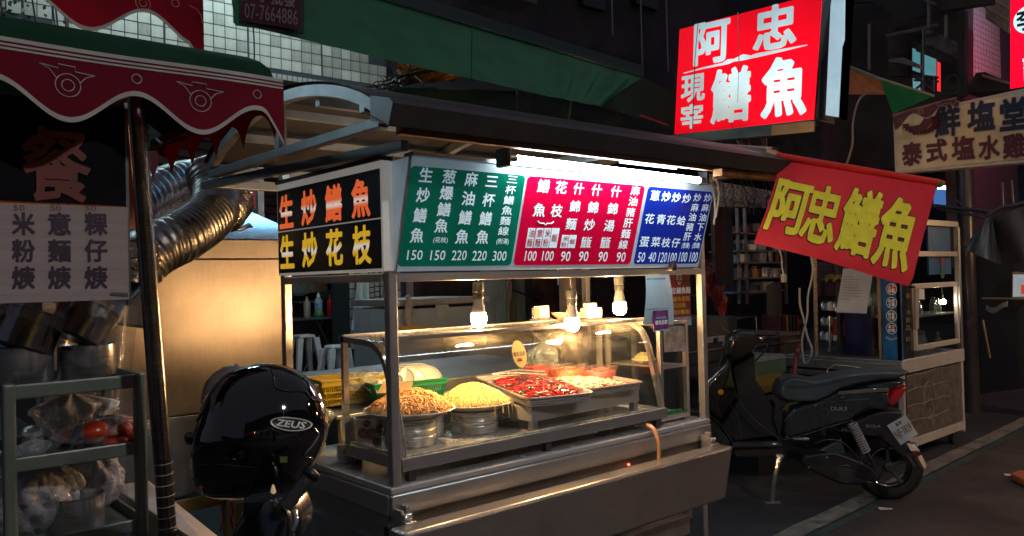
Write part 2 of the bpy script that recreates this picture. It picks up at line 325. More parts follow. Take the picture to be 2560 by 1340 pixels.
P(MB().slab([(-.2,-.345,1.955),(2.02,-.345,1.955),(2.02,-.25,2.0),(-.2,-.25,2.0)],.004),'eave_soffit',RS)
P(MB().box(-.1,1.98,-.262,-.235,1.955,1.99),'eave_batten',WOOD)
P(MB().beam((1.5,-.3,1.94),(2.02,-.3,1.95),.05,.035),'eave_strip',mat('rusty_gilt',(.22,.09,.03),.4,.6,noise=.4,nscale=20),bevel=.003)
# ---- front light box
fp=Plane((.03,-.01,1.535),(1,0,0),(0,-.11,.38)); FW=1.71; FH=.395
FRM=mat('sign_frame_white',(.66,.70,.72),.3,.3,noise=.08,dirt=.25,emit=.09,ecol=(.5,.8,1)); 
sb=P(MB().add([(x,y,z) for x in (.03,1.74) for y,z in ((-.01,1.535),(-.12,1.915),(.035,1.915),(.035,1.535))],[(0,1,2,3),(7,6,5,4),(0,4,5,1),(1,5,6,2),(2,6,7,3),(3,7,4,0)]),'front_sign',FRM,bevel=.004)
P(MB().box(.03,1.75,-.135,-.08,1.9165,1.93).beam((.028,-.012,1.53),(.028,-.122,1.918),.006,.01),'sign_trim',S_H,sb)
GP=mat('menu_green',(.0,.115,.072),.22,noise=.12,coat=.3,dirt=.25,nscale=2,emit=.30); RP=mat('menu_red',(.64,.0,.04),.25,noise=.10,coat=.3,dirt=.22,nscale=2,emit=.16); BP=mat('menu_blue',(.006,.02,.27),.22,noise=.12,coat=.3,dirt=.25,nscale=2,emit=.30)
def rpanel(pl,u0,v0,u1,v1,r,n,N=6):
    o=[]
    for cx,cy,a in ((u1-r,v1-r,0),(u0+r,v1-r,90),(u0+r,v0+r,180),(u1-r,v0+r,270)):
        for k in range(N+1): t=math.radians(a+90*k/N); o.append(pl.p(cx+r*math.cos(t),cy+r*math.sin(t),n))
    return o
def panel(pl,u0,v0,u1,v1,r,n,m,name,par,th=.0015):
    pts=rpanel(pl,u0,v0,u1,v1,r,n); return P(MB().slab(pts,th,pl.N),name,m,par)
z=lambda x,y:(980+x/3.048,340+y/3.048)
gu0,_=fp.uv(*z(110,600)); gu1,_=fp.uv(*z(960,600)); ru0,_=fp.uv(*z(985,600)); ru1,_=fp.uv(*z(1885,600)); bu0,_=fp.uv(*z(1910,600)); bu1,_=fp.uv(*z(2395,600))
for nm,a,b,m,c in (('green_menu',gu0-.01,gu1+.004,GP,0),('red_menu',ru0,ru1,RP,1),('blue_menu',bu0,min(bu1+.01,1.70),BP,2)): panel(fp,a,.018,b,FH-.03,.018,.001,m,nm,sb)
zt=MB(); MWH=mat('menu_white',(.72,.78,.8),.4,noise=.02,emit=.22,ecol=(.6,.85,1))
def zc(ch,x,y,w=100,h=118,wt=.035,N=40): MB().tpx(ch,fp,*z(x,y),w/3.048,h/3.048,wt=wt,N=N,n=.0045).build('price' if ch.isdigit() else 'character',MWH,sb)
cols=[('生炒鱔魚',(255,295),(187,755),102),('葱爆鱔魚',(432,308),(372,682),102),('麻油鱔魚',(600,328),(530,765),98),('三杯鱔魚',(755,345),(685,768),94),('三杯鱔魚麵線',(912,330),(845,722),80),
('鱔魚',(1150,380),(1118,562),92),('花枝',(1285,390),(1250,568),88),('什錦麵',(1418,400),(1360,668),80),('什錦炒',(1555,410),(1500,675),80),('什錦湯',(1702,422),(1650,682),78),('麻油豬肝麵線',(1850,415),(1757,825),68),
('蔥花蛋',(2000,452),(1918,805),70),('炒青菜',(2085,460),(2005,805),68),('炒花枝',(2162,467),(2082,810),66),('炒蛤仔',(2240,475),(2158,812),64),('炒麻油豬肝',(2322,468),(2245,765),56),('炒麻油下水',(2400,470),(2325,768),54)]
for s,a,b,w in cols:
    n=len(s)-1; sp=(b[1]-a[1])/n; h=min(w*1.12,sp*.86)
    for i,ch in enumerate(s):
        t=i/n; zc(ch,a[0]+(b[0]-a[0])*t,a[1]+(b[1]-a[1])*t,w*(.55 if ch in '' else 1),h*(.8 if ch in '三' else 1),wt=.034 if w>85 else .026)
for s,x,y,w in [('150',170,905,118),('150',345,907,112),('220',508,907,112),('220',662,910,108),('300',815,912,104),('100',1052,912,88),('100',1183,912,86),('90',1318,915,72),('90',1455,915,72),('90',1602,918,70),('90',1740,920,68),('50',1895,922,55),('40',1978,920,55),('120',2058,922,62),('100',2132,925,62),('100',2213,920,60),('100',2293,920,58)]:
    zc(s,x,y,w,76,.012)
for s,x,y,w in [('(花枝)',365,792,112),('(附湯)',838,803,95),('麵飯',1475,808,76),('麵飯',1622,810,72),('(葱爆)',2232,835,60),('(葱爆)',2312,835,58)]: zc(s,x,y,w,88 if s=='麵飯' else 50,.02)
u,v=fp.uv(*z(1165,660)); zt=MB().tube([fp.p(u-.042,v+.006,.005),fp.p(u-.03,v-.002,.005),fp.p(u-.008,v-.002,.005),fp.p(u,v-.009,.005),fp.p(u+.008,v-.002,.005),fp.p(u+.03,v-.002,.005),fp.p(u+.042,v+.006,.005)],.0022,5)
zt.build('brace_mark',MWH,sb)
for s,x,w in [('油麵',1050,52),('意麵',1112,52),('米粉',1172,52),('飯',1232,56),('米粉',1310,50),('飯',1368,54)]:
    big=x<1250; y=775 if big else 802; hh=150 if big else 98
    a=fp.uv(*z(x-w/2,y)); b=fp.uv(*z(x+w/2,y)); c=fp.uv(*z(x,y-hh/2)); d=fp.uv(*z(x,y+hh/2))
    wb=MB().slab([fp.p(a[0],d[1],.003),fp.p(b[0],d[1],.003),fp.p(b[0],c[1],.003),fp.p(a[0],c[1],.003)],.0015,fp.N).build('white_label',MWH,sb)
    for i,ch in enumerate(s): mb2=MB().tpx(ch,fp,*z(x+(0 if len(s)==1 else (8 if i==0 else -8)),y+(0 if len(s)==1 else (i-.5)*hh*.48)),w*.78/3.048,(hh*.4)/3.048,wt=.02,N=32,n=.0055); mb2.build('character',mat('menu_red_ink',(.5,.01,.03),.4),sb)
# ---- side light box (inside lit)
sp=Plane((-.012,.82,1.535),(0,-1,0),(0,0,1)); 
ss=P(MB().box(-.010,.03,.0,.82,1.537,1.915),'side_sign',mat('side_frame_lit',(.7,.66,.6),.35,noise=.05,emit=.17),bevel=.003)
P(MB().box(-.016,.034,-.002,.824,1.9155,1.93),'side_sign_trim',DRK,ss)
BK=mat('sign_black',(.006,.006,.008),.3)
panel(sp,.012,.012,.813,.180,.004,.0,BK,'black_panel',ss); panel(sp,.012,.185,.813,.352,.004,.0,BK,'black_panel',ss)
def grad(name,c1,c2,em):  # letters fade to white across the middle, as printed
    m=mat(name,c1,.4,noise=0); nt=m.node_tree; N=nt.nodes; Lk=nt.links; b=N['Principled BSDF']
    tc=N.new('ShaderNodeTexCoord'); sx=N.new('ShaderNodeSeparateXYZ'); Lk.new(tc.outputs['Object'],sx.inputs[0])
    return m,N,Lk,b,sx
for rows,cy,c1,nm in (('生炒鱔魚',.262,(.85,.13,.03),'orange_lettering'),('生炒花枝',.098,(.72,.42,.02),'yellow_lettering')):
    m,N,Lk,b,sx=grad('lit_'+nm,c1,None,0); cr=N.new('ShaderNodeValToRGB'); mr=N.new('ShaderNodeMapRange'); mr.inputs['From Min'].default_value=1.535+cy-.07; mr.inputs['From Max'].default_value=1.535+cy+.07
    Lk.new(sx.outputs[2],mr.inputs[0]); Lk.new(mr.outputs[0],cr.inputs[0]); e=cr.color_ramp.elements; e[0].color=(*c1,1); e[1].color=(*c1,1); e[0].position=.33; e[1].position=.58
    x=cr.color_ramp.elements.new(.45); x.color=(.8,.72,.62,1); Lk.new(cr.outputs[0],b.inputs['Base Color']); Lk.new(cr.outputs[0],b.inputs['Emission Color']); b.inputs['Emission Strength'].default_value=.5
    for i,ch in enumerate(rows): MB().text(ch,sp,.095+i*.197,cy,.128,.138,wt=.055,N=64,n=.003).build('character',m,ss)
# ---- fluorescent tube
tl=P(MB().tube([(.42,-.2,1.927),(1.50,-.2,1.917)],.0135,16),'fluorescent_tube',emis('tube_light',(.74,.93,1.0),40),smooth=True)
P(MB().tube([(.385,-.2,1.9275),(.42,-.2,1.927)],.0145,14).tube([(1.50,-.2,1.917),(1.535,-.2,1.9167)],.0145,14),'tube_cap',S_P,tl,smooth=True)
P(MB().box(.36,.385,-.22,-.16,1.895,1.96),'tube_holder',DRK,tl,bevel=.006); P(MB().box(1.535,1.555,-.22,-.17,1.9,1.96),'tube_holder',BLM,tl,bevel=.004)
P(MB().tube(smoothpts([(1.55,-.2,1.93),(1.60,-.17,1.97),(1.66,-.16,1.92),(1.69,-.15,1.80),(1.69,-.14,1.73)]),.005,6).tube(smoothpts([(1.56,-.2,1.92),(1.63,-.19,1.95),(1.68,-.18,1.88),(1.68,-.16,1.76)]),.004,6),'tube_cable',CWH,tl,smooth=True)
# drain hose
P(MB().tube(smoothpts([at(1612,1062,Y=.03),at(1632,1070,Y=-.02),at(1645,1100,Y=-.05),at(1648,1135,Y=-.06),at(1646,1200,Y=-.07)]),.0095,10),'drain_hose',mat('hose_orange',(.30,.16,.09),.3,noise=.05,sss=.3),smooth=True)
P(MB().lathe([(.004,0),(.005,.003)],8,Tm(1.25,.034,.665)@Rm(90,'X')),'pilot_light',emis('pilot_red',(1,.05,.02),14))
# ================================================================ display case
case=T('glass_case','glass display case with curved front holding noodles and trays on the cart counter','display case',(.77,.25,.8))
PR=[(.022,.842),(.057,.99),(.097,1.15),(.115,1.20),(.143,1.243),(.19,1.270),(.24,1.281),(.44,1.288)]
PRS=[(p.x,p.y) for p in smoothpts([(a,b,0) for a,b in PR],4)]
x0,x1=.062,1.515
C=lambda mb,n,m=S_H,**k: mb.build(n,m,case,**k)
FOLD=steel('steel_case',.58,.2,(1,30,30))
C(MB().box(x0,x1,.02,.05,.84,.886).box(x0,x1,.41,.44,.84,.886).box(x0,x0+.03,.05,.41,.84,.886).box(x1-.03,x1,.05,.41,.84,.886),'bottom_frame',FOLD,bevel=.003)
C(MB().box(x0+.03,x1-.03,.05,.41,.87,.876),'case_floor',FLS)
for x in (x0,x1-.022):
    mb=MB()
    for (a,b),(c,d) in zip(PRS[:-1],PRS[1:]): mb.beam((x+.011,a+.012,b-.004),(x+.011,c+.012,d-.004),.022,.022)
    mb.box(x,x+.022,.42,.44,.886,1.29); C(mb,'side_frame',FOLD if x<1 else steel('steel_gilt',.62,.22,(3,3,3),warm=.05))
C(MB().box(x0,x1,.13,.44,1.289,1.297),'case_top',G2); C(MB().box(x0,x1,.120,.142,1.285,1.302).box(x0,x1,.42,.44,1.285,1.302),'top_rail',FOLD,bevel=.003)
C(MB().grid(1,len(PRS)-1,lambda u,v:(x0+.022+u*(x1-x0-.044),PRS[round(v*(len(PRS)-1))][0],PRS[round(v*(len(PRS)-1))][1])),'curved_glass',glass_mat('front_glass',(.95,.97,.95),.015,refl=1.5,milky=.03,mcol=(.8,.75,.6)),smooth=2)
for x in (x0+.011,x1-.011): C(MB().add([(x,a,b) for a,b in PRS]+[(x,.43,.886)],[tuple(range(len(PRS)+1))]),'side_glass',G)
SEAL=mat('sealant',(.6,.55,.42),.6,noise=.3,nscale=30,bump=.4)
C(MB().tube([(x0+.03+i*.1,.045+random.uniform(-.002,.002),.888) for i in range(14)],.004,6).tube([(x0+.028,a+.004,b) for a,b in PRS[::3]],.0035,6).tube([(x0+.026,.06+i*.05,.888) for i in range(8)],.004,6),'sealant_bead',SEAL)
for x in (x0+.03,x1-.07,.75):
    for y in (.03,.4): C(MB().box(x,x+.03,y,y+.025,.801,.839),'foot',BLM,bevel=.002)
sp2=Plane((0,.057,.99),(1,0,0),(0,.040,.16)); u,v=sp2.uv(1297,885)
st=C(MB().add([sp2.p(u+.037*math.cos(t*math.pi/16),v+.056*math.sin(t*math.pi/16),.003) for t in range(32)],[tuple(range(32))]),'sticker',mat('sticker_yellow',(.75,.5,.12),.4,noise=.1))
mb=MB()
for i,ch in enumerate('優良店家'): mb.text(ch,sp2,u-.024+i*.016,v,.013,.02,wt=.02,N=30,n=.0036)
mb.build('sticker_lettering',mat('brown_ink',(.1,.03,.02),.5),st); mb=MB()
for i in range(5): mb.ball(sp2.p(u-.01+i*.004,v-.027+(i%2)*.006,.003),.006,8,6,(1,.2,1))
mb.build('sticker_drawing',mat('red_ink',(.5,.08,.05),.5),st)
# ================================================================ bulbs
BUL=emis('bulb_glow',(1,.56,.23),760); SOC=mat('socket_grey',(.13,.13,.13),.4,noise=.2,bump=.2)
for i,(p,lb) in enumerate((((.515,.15,1.345),'lit bulb hanging over the left half of the glass case'),((.985,.10,1.302),'lowest lit bulb, hanging beside the menu card holder'),((1.349,.15,1.355),'lit bulb hanging beside the white sauce bottle'))):
    t=T('hanging_bulb',lb,'light bulb',p,'bulbs hanging under the menu sign')
    M=Tm(*p)
    MB().lathe([(.0,-.034),(.016,-.032),(.027,-.022),(.031,-.004),(.031,.014),(.027,.024)],24,M).build('bulb_globe',BUL,t,smooth=True)
    MB().lathe([(.027,.024),(.025,.045),(.019,.07),(.017,.078)],24,M).build('bulb_neck',mat('bulb_collar',(.28,.27,.26),.4),t,smooth=True)
    s=MB().lathe([(.021,.078),(.022,.1),(.019,.104),(.023,.108),(.024,.135),(.021,.143),(.008,.147)],20,M).build('socket',SOC,t,smooth=True)
    MB().tube(smoothpts([Vector(p)+Vector(q) for q in ((0,0,.145),(.004,0,.165),(-.002,0,1.53-p[2]-.01),(0,-.05,1.53-p[2]))]),.0022,6).tube(smoothpts([Vector(p)+Vector(q) for q in ((0.004,0,.145),(-.003,0,.17),(.004,0,1.53-p[2]-.01),(0.006,-.05,1.53-p[2]))]),.0022,6).build('cord',CWH,t,smooth=True)
# ================================================================ food in the case
def hmp(x,y,R,H): return 1.15*H*(.13*math.sin(x/R*5.1+1)+.12*math.sin(y/R*6.3+x/R*3)+.07*math.sin(x/R*11+y/R*9))
def strands(mb,c,R,H,n,r,L=13,step=.012,seed=1,sq=(1,1),fn=None,curl=.9,rot=0):
    rnd=random.Random(seed); ca,sa=math.cos(rot),math.sin(rot)
    for k in range(n):
        a=rnd.uniform(0,6.283); q=math.sqrt(rnd.random())*.97; x=q*math.cos(a)*R*sq[0]; y=q*math.sin(a)*R*sq[1]; h=rnd.uniform(0,6.283); w=rnd.uniform(-curl,curl); lift=rnd.uniform(-.002,.011); pts=[]
        for i in range(L):
            qq=math.hypot(x/(R*sq[0]),y/(R*sq[1])); z=H*max(0,1-qq**3.0)**.9+hmp(x,y,R,H)*max(0,1-qq*qq)+lift+.002*math.sin(i*1.3+k) - max(0,qq-1)*.05
            X,Y=x*ca-y*sa,x*sa+y*ca
            pts.append((c[0]+X,c[1]+Y,c[2]+z)); w+=rnd.uniform(-.5,.5); w=max(-1.2,min(1.2,w)); h+=w*.85
            if qq>1.0: h=math.atan2(-y,-x)+rnd.uniform(-.6,.6)
            x+=math.cos(h)*step; y+=math.sin(h)*step
        mb.tube(pts,r,5)
    return mb
def dome(mb,c,R,H,sq=(1,1),rot=0):
    ca,sa=math.cos(rot),math.sin(rot)
    def f(u,v):
        a=2*math.pi*u; x=v*R*sq[0]*math.cos(a); y=v*R*sq[1]*math.sin(a); return (c[0]+x*ca-y*sa,c[1]+x*sa+y*ca,c[2]+H*max(0,1-v**3.0)**.9+hmp(x,y,R,H)*max(0,1-v*v)-.007)
    return mb.grid(28,8,f,True)
def pot(c,r,h,label,grp=None,rings=True,M=None,name='steel_pot',m=None):
    t=T(name,label,'pot',c,grp); pr=[(r*.97,0),(r,.004)]
    if rings:
        for zz in (.36,.6): pr+=[(r,h*zz-.003),(r+.0022,h*zz),(r,h*zz+.003)]
    pr+=[(r,h-.004),(r+.004,h),(r-.002,h),(r-.004,h-.006),(r-.006,.006),(0.001,.006)]
    MB().lathe(pr,40,(M or Tm(*c))).build('pot_body',m or S_V,t,smooth=True); return t
def plate(c,r,label,grp=None,M=None,d=.018,name='plate',rim=None):
    M=M or Tm(*c); pr=[(r*.5,0),(r*.55,.002),(r*.8,d*.5),(r,d),(r*.99,d+.003),(r*.78,d*.5+.004),(r*.52,.005),(.001,.005)]
    o=MB().lathe(pr,40,M).build(name,CER,None,smooth=True); tag(o,label,'plate',grp)
    if rim: MB().lathe([(r*.90,d*.78+.0035),(r*.925,d*.85+.004)],36,M,True).build('rim_line',rim,o)
    return o
POT=mat('pot_steel',(.62,.60,.57),.28,.62,stretch=(1,1,25),nscale=5,noise=.1,rvar=.08,bump=.03)
p2=(.585,.285,.877); p1=(.255,.262,.877)
pot(p2,.098,.088,'ribbed steel pot under the plate of pale yellow noodles',m=POT); pot(p1,.098,.10,'ribbed steel pot under the plate of orange noodles',m=POT)
pl2=(p2[0],p2[1],.966); pl1=(p1[0],p1[1],.978)
plate(pl2,.158,'wide white plate holding the pale yellow noodles',d=.03); plate(pl1,.178,'wide white plate holding the orange noodles',d=.034)
NY=mat('noodle_yellow',(.90,.60,.19),.5,noise=.12,nscale=25,sss=.2); NO=mat('noodle_orange',(.93,.44,.13),.55,noise=.08,nscale=25,sss=.2)
mb=strands(MB(),(pl2[0],pl2[1],pl2[2]+.028),.142,.052,640,.0026,14,.012,3); dome(mb,(pl2[0],pl2[1],pl2[2]+.020),.132,.050)
for k in range(5): 
    a=-.7-.25*k; x,y=pl2[0]+math.cos(a)*.155,pl2[1]+math.sin(a)*.155; mb.tube(smoothpts([(x-math.cos(a)*.05,y-math.sin(a)*.05,1.03),(x,y,1.006),(x+math.cos(a)*.008,y+math.sin(a)*.008,.985-.01*(k%3)),(x+math.cos(a)*.004,y+math.sin(a)*.01,.965-.012*(k%3))]),.0017,5)
tag(mb.build('noodle_heap',NY,smooth=2),'tall heap of pale yellow noodles beside the tray stand','noodles')
mb=strands(MB(),(pl1[0],pl1[1],pl1[2]+.032),.156,.046,540,.0033,12,.013,5,curl=1.1); dome(mb,(pl1[0],pl1[1],pl1[2]+.022),.146,.042); strands(mb,(pl1[0]+.03,pl1[1],pl1[2]+.05),.11,.035,210,.0033,12,.013,6)
tag(mb.build('noodle_heap',NO,smooth=2),'broad heap of orange noodles behind the corner post','noodles')
# tray stand
ts=T('tray_stand','low stainless box on short legs carrying the food trays','tray stand',(1.08,.3,.877))
Mt=Tm(.73,.09,0)@Rm(2,'Z')
MB().box(0,.70,0,.44,.915,.975,Mt).build('stand_box',steel('steel_stand',.6,.3,(1,25,25),warm=.06,metal=.55),ts,bevel=.004)
for x in (.01,.665):
    for y in (.005,.4): MB().box(x,x+.03,y,y+.03,.877,.914,Mt).build('leg',S_V,ts,bevel=.002)
def tray(M,w,d,h,label):
    t=T('steel_tray',label,'tray',M@Vector((w/2,d/2,0))); r=.012; mb=MB()
    o=[(0,0),(w,0),(w,d),(0,d)]
    def ring(k,z): 
        pts=[]
        for cx,cy,a in ((w-.03,d-.03,0),(.03,d-.03,90),(.03,.03,180),(w-.03,.03,270)):
            for j in range(5): tt=math.radians(a+22.5*j); pts.append((cx+(.03+k)*math.cos(tt),cy+(.03+k)*math.sin(tt),z))
        return pts
    R=[ring(-.006,.003),ring(-.004,h*.5),ring(-.001,h),ring(.008,h+.001),ring(.009,h-.003),ring(.001,h-.004),ring(-.004,0.0)]
    n=20; vs=[v for q in R for v in q]; fs=[(i*n+j,i*n+(j+1)%n,(i+1)*n+(j+1)%n,(i+1)*n+j) for i in range(len(R)-1) for j in range(n)]+[tuple(range(n)),tuple((len(R)-1)*n+j for j in range(n))[::-1]]
    mb.add(vs,fs,M); mb.build('tray_pan',POT,t,smooth=True); return t
Mr=Tm(.69,.065,.982)@Rm(-17,'Z')@Rm(2.5,'X'); tray(Mr,.30,.60,.038,'steel tray heaped with red strips of sliced eel')
Ms=Tm(1.01,.085,.982)@Rm(-6,'Z')@Rm(2,'X'); tray(Ms,.37,.46,.036,'steel tray of pale sliced squid with plastic tubs behind')
def heap(mb,M,w,d,zb,H,n,r,L,step,seed,cx=.5,cy=.5,flat=1,taper=True):
    rnd=random.Random(seed)
    for k in range(n):
        u=rnd.gauss(cx,.24); v=rnd.gauss(cy,.2)
        if not(.04<u<.96 and .03<v<.97): continue
        z=zb+H*max(.0,1-((u-cx)/.62)**2-((v-cy)/.62)**2)*rnd.uniform(.55,1); h=rnd.uniform(0,6.28); w_=rnd.uniform(-1,1); x,y=u*w,v*d; pts=[]
        for i in range(L):
            pts.append(M@Vector((min(w-.01,max(.01,x)),min(d-.01,max(.01,y)),z+rnd.uniform(-.0015,.0015)))); h+=w_*.5; x+=math.cos(h)*step; y+=math.sin(h)*step; z-=rnd.uniform(-.001,.0018)
        rr=r*rnd.uniform(.6,1.3); mb.tube(pts,[rr*(.35+.65*math.sin(math.pi*(i+.6)/(L+.2))) for i in range(L)] if taper else rr,6)
    return mb
RS_=mat('eel_red',(.62,.012,.012),.18,noise=.3,nscale=60,coat=.5); RD=mat('eel_dark',(.07,.035,.03),.15,noise=.4,nscale=40,coat=.6); SQ=mat('squid_white',(.72,.50,.36),.25,noise=.15,nscale=50,sss=.2,coat=.3,col2=(.6,.22,.16))
mb=MB(); g=Mr@Matrix.Identity(4); mb.grid(12,12,lambda u,v:g@Vector((.01+u*.28,.01+v*.5,.008+.035*math.sin(math.pi*u)**.5*math.sin(math.pi*v)**.5)))
heap(mb,Mr,.30,.60,.012,.055,520,.0042,7,.010,11,cy=.40); o=mb.build('eel_strips',RS_,smooth=2); tag(o,'heap of glossy red eel strips filling the left tray','sliced eel')
heap(MB(),Mr,.30,.60,.016,.055,230,.0048,6,.009,12,cy=.38).build('dark_strips',RD,o,smooth=2)
o=heap(MB(),Ms,.37,.46,.008,.04,460,.0075,4,.009,13,cx=.42,cy=.36).build('squid_slices',SQ,smooth=2); tag(o,'pile of creamy white squid slices in the right tray','sliced squid')
# tongs in the red tray
o=MB().tube([Mr@Vector(p) for p in ((.05,.50,.06),(.16,.47,.075),(.27,.40,.07))],.006,8).tube([Mr@Vector(p) for p in ((.05,.50,.06),(.16,.45,.065),(.27,.375,.06))],.005,8).build('tongs',S_P,smooth=True); tag(o,'steel tongs lying across the back of the red eel tray','tongs')
def tub(c,w,d,h,rz,label,fill,n=90):
    M=Tm(*c)@Rm(rz,'Z'); t=T('plastic_tub',label,'tub',c,'plastic tubs behind the squid')
    a=[(-w/2,-d/2),(w/2,-d/2),(w/2,d/2),(-w/2,d/2)]; q=.86
    MB().add([(x*q,y*q,0) for x,y in a]+[(x,y,h) for x,y in a],[(0,3,2,1)]+[(i,(i+1)%4,4+(i+1)%4,4+i) for i in range(4)],M).tube([M@Vector((x,y,h)) for x,y in a+a[:1]],.0025,6).build('tub_wall',PT,t)
    mb=MB(); mb.add([(x*.84,y*.84,h*.08) for x,y in a]+[(x*.9,y*.9,h*.72) for x,y in a],[(4,5,6,7)]+[(i,(i+1)%4,4+(i+1)%4,4+i) for i in range(4)],M)
    heap(mb,M@Tm(-w*.42,-d*.42,0),w*.84,d*.84,h*.72,.012,n,.004,5,.008,int(c[0]*991)); mb.build('tub_filling',fill,t,smooth=2)
TR=mat('tub_red',(.65,.05,.04),.3,noise=.25,nscale=40,coat=.3); TO=mat('tub_orange',(.75,.2,.09),.35,noise=.1,sss=.2); TP=mat('tub_pink',(.75,.17,.16),.3,noise=.15,sss=.2,nscale=20)
k=lambda x,y:tuple(Ms@Vector((x,y,.01)))
tub(k(.09,.44),.13,.10,.085,4,'clear tub full of red chilli pieces, tallest of the three tubs',TR); tub(k(.215,.36),.16,.10,.075,-4,'clear tub filled with orange meat between the other two tubs',TO,30); tub(k(.33,.25),.13,.12,.07,12,'clear tub with pink contents at the right end of the squid tray',TP,25)
# mug and clip, knife, crumbs
o=T('steel_mug','small steel mug standing between the two noodle pots','mug',(.42,.33,.877)); MB().lathe([(.036,0),(.036,.085),(.033,.085),(.033,.01),(.001,.01)],24,Tm(.42,.33,.877)).build('mug_body',POT,o,smooth=True); MB().tube(smoothpts([(.385,.325,.945),(.365,.32,.94),(.36,.318,.915),(.385,.325,.895)]),.004,6).build('handle',BLK,o,smooth=True)
o=T('cleaver','knife with black handle lying beside the tray stand','knife',(.72,.34,.877)); MB().hexa([(.60,.42,.879),(.70,.33,.879),(.715,.345,.879),(.62,.45,.879)],[(.60,.42,.881),(.70,.33,.881),(.715,.345,.882),(.62,.45,.882)]).build('blade',S_P,o); MB().tube([(.705,.337,.884),(.735,.30,.886),(.79,.24,.885)],[.009,.011,.009],8).build('handle',BLK,o,smooth=True)
for i,(x,y) in enumerate(((1178,1088),(1158,1080),(1148,1100),(1115,1108),(1330,1085),(1345,1082))):
    q=at(x,y,Z=.879); lab=('scrap of noodle in front of the yellow noodle pot, right of two','scrap of noodle in front of the yellow noodle pot, left of two','scrap of noodle nearest the front glass in the middle','scrap of noodle lying farthest left near the front glass','scrap of noodle left of the tray stand leg, upper one','scrap of noodle left of the tray stand leg, lower one')[i]; tag(MB().tube(smoothpts([q,q+Vector((.006,.004,.002)),q+Vector((.012,.001,0))]),.002,5).build('noodle_scrap',NY,smooth=True),lab,'noodle scrap','noodle scraps on the case floor')
# patterned tub and bags at the left end
o=T('flower_tub','white tub printed with dark red roses at the left end of the case','tub',(.135,.37,.877)); MB().lathe([(.048,0),(.055,.10),(.057,.105),(.051,.105),(.045,.006),(.001,.006)],28,Tm(.135,.37,.877)).build('tub_body',mat('tub_white',(.6,.57,.54),.4),o,smooth=True)
RI=mat('rose_ink',(.30,.03,.05),.5); mb=MB()
for a,zz,r in ((-1.9,.05,.02),(-1.2,.065,.017),(-2.55,.055,.018),(-1.55,.02,.013),(-2.2,.09,.012)):
    for k_ in range(3):
        rr=r*(1-.3*k_); mb.tube([(.135+(.0535+.02*(zz-.05)+.001)*math.cos(a+rr*math.cos(t*.7)/.053),.37+(.0535+.02*(zz-.05)+.001)*math.sin(a+rr*math.cos(t*.7)/.053),.877+zz+rr*math.sin(t*.7)) for t in range(9)],.0016,5)
mb.build('rose_print',RI,o)
def bag(c,s,label,m=PB,name='plastic_bag',seed=0,cat='plastic bag',knot=True,fill=None,grp=None):
    rnd=random.Random(seed); t=T(name,label,cat,c,grp); mb=MB()
    ph=[rnd.uniform(0,6) for _ in range(6)]
    def fn(u,v):
        a=2*math.pi*u; b=v; prof=math.sin(math.pi*min(1,b*.92+.06))**.55 if not knot else (math.sin(math.pi*min(.62,b*.8+.04)/.62*.5+.0)**.7 if b<.62 else max(.10,1-(b-.62)/.22) if b<.84 else .10+.5*(b-.84)/.16)
        k=1+.10*math.sin(3*a+ph[0]+4*b)+.07*math.sin(7*a+ph[1]-6*b)+.05*math.sin(13*a+ph[2]+9*b)+.025*math.sin(27*a+ph[4]-14*b)+.02*math.sin(19*b+5*a+ph[5])+(.10*math.sin(9*a+ph[3]) if b>.5 else 0)
        return (c[0]+s[0]*prof*k*math.cos(a),c[1]+s[1]*prof*k*math.sin(a),c[2]+s[2]*b)
    mb.grid(84,40,fn,True); mb.build('bag_film',m,t,smooth=2)
    if fill: 
        mb=MB()
        for q,r,sq in fill[1]: mb.ball((c[0]+q[0],c[1]+q[1],c[2]+q[2]),r,16,10,sq,.06)
        mb.build(fill[2],fill[0],t,smooth=2)
    return t
bag((.20,.43,.885),(.05,.03,.11),'thin white plastic bag hanging beside the rose printed tub',seed=4)
bag((1.24,.56,.98),(.09,.06,.25),'knotted clear bag of ice standing behind the red chilli tub',seed=5,m=glass_mat('ice_bag',(.85,.92,.93),rough=.1,refl=1.6,milky=.3,mcol=(.36,.44,.46)))
NB=mat('bagged_noodles',(.55,.48,.26),.5,noise=.3,nscale=30,stretch=(1,6,3),bump=.4)
bag((-.005,.64,.802),(.10,.13,.30),'clear bag of pale noodles slumped on the left end of the counter',seed=8,fill=(NB,[((0,0,.06),.085,(1,1.3,.75)),((.01,.02,.11),.06,(1,1.2,.7))],'bag_contents'))
for i in range(5):
    z0=.802+i*.009; tag(MB().lathe([(.026,z0-.802),(.036,z0-.802+.03),(.038,z0-.802+.032),(.033,z0-.802+.032),(.024,z0-.802+.002)],22,Tm(.095,.475,.802)).build('bowl',WHP,smooth=True),('bottom','second','middle','fourth','top')[i]+' small white bowl of the short stack under the left end of the case','bowl','stacked white bowls under the case')
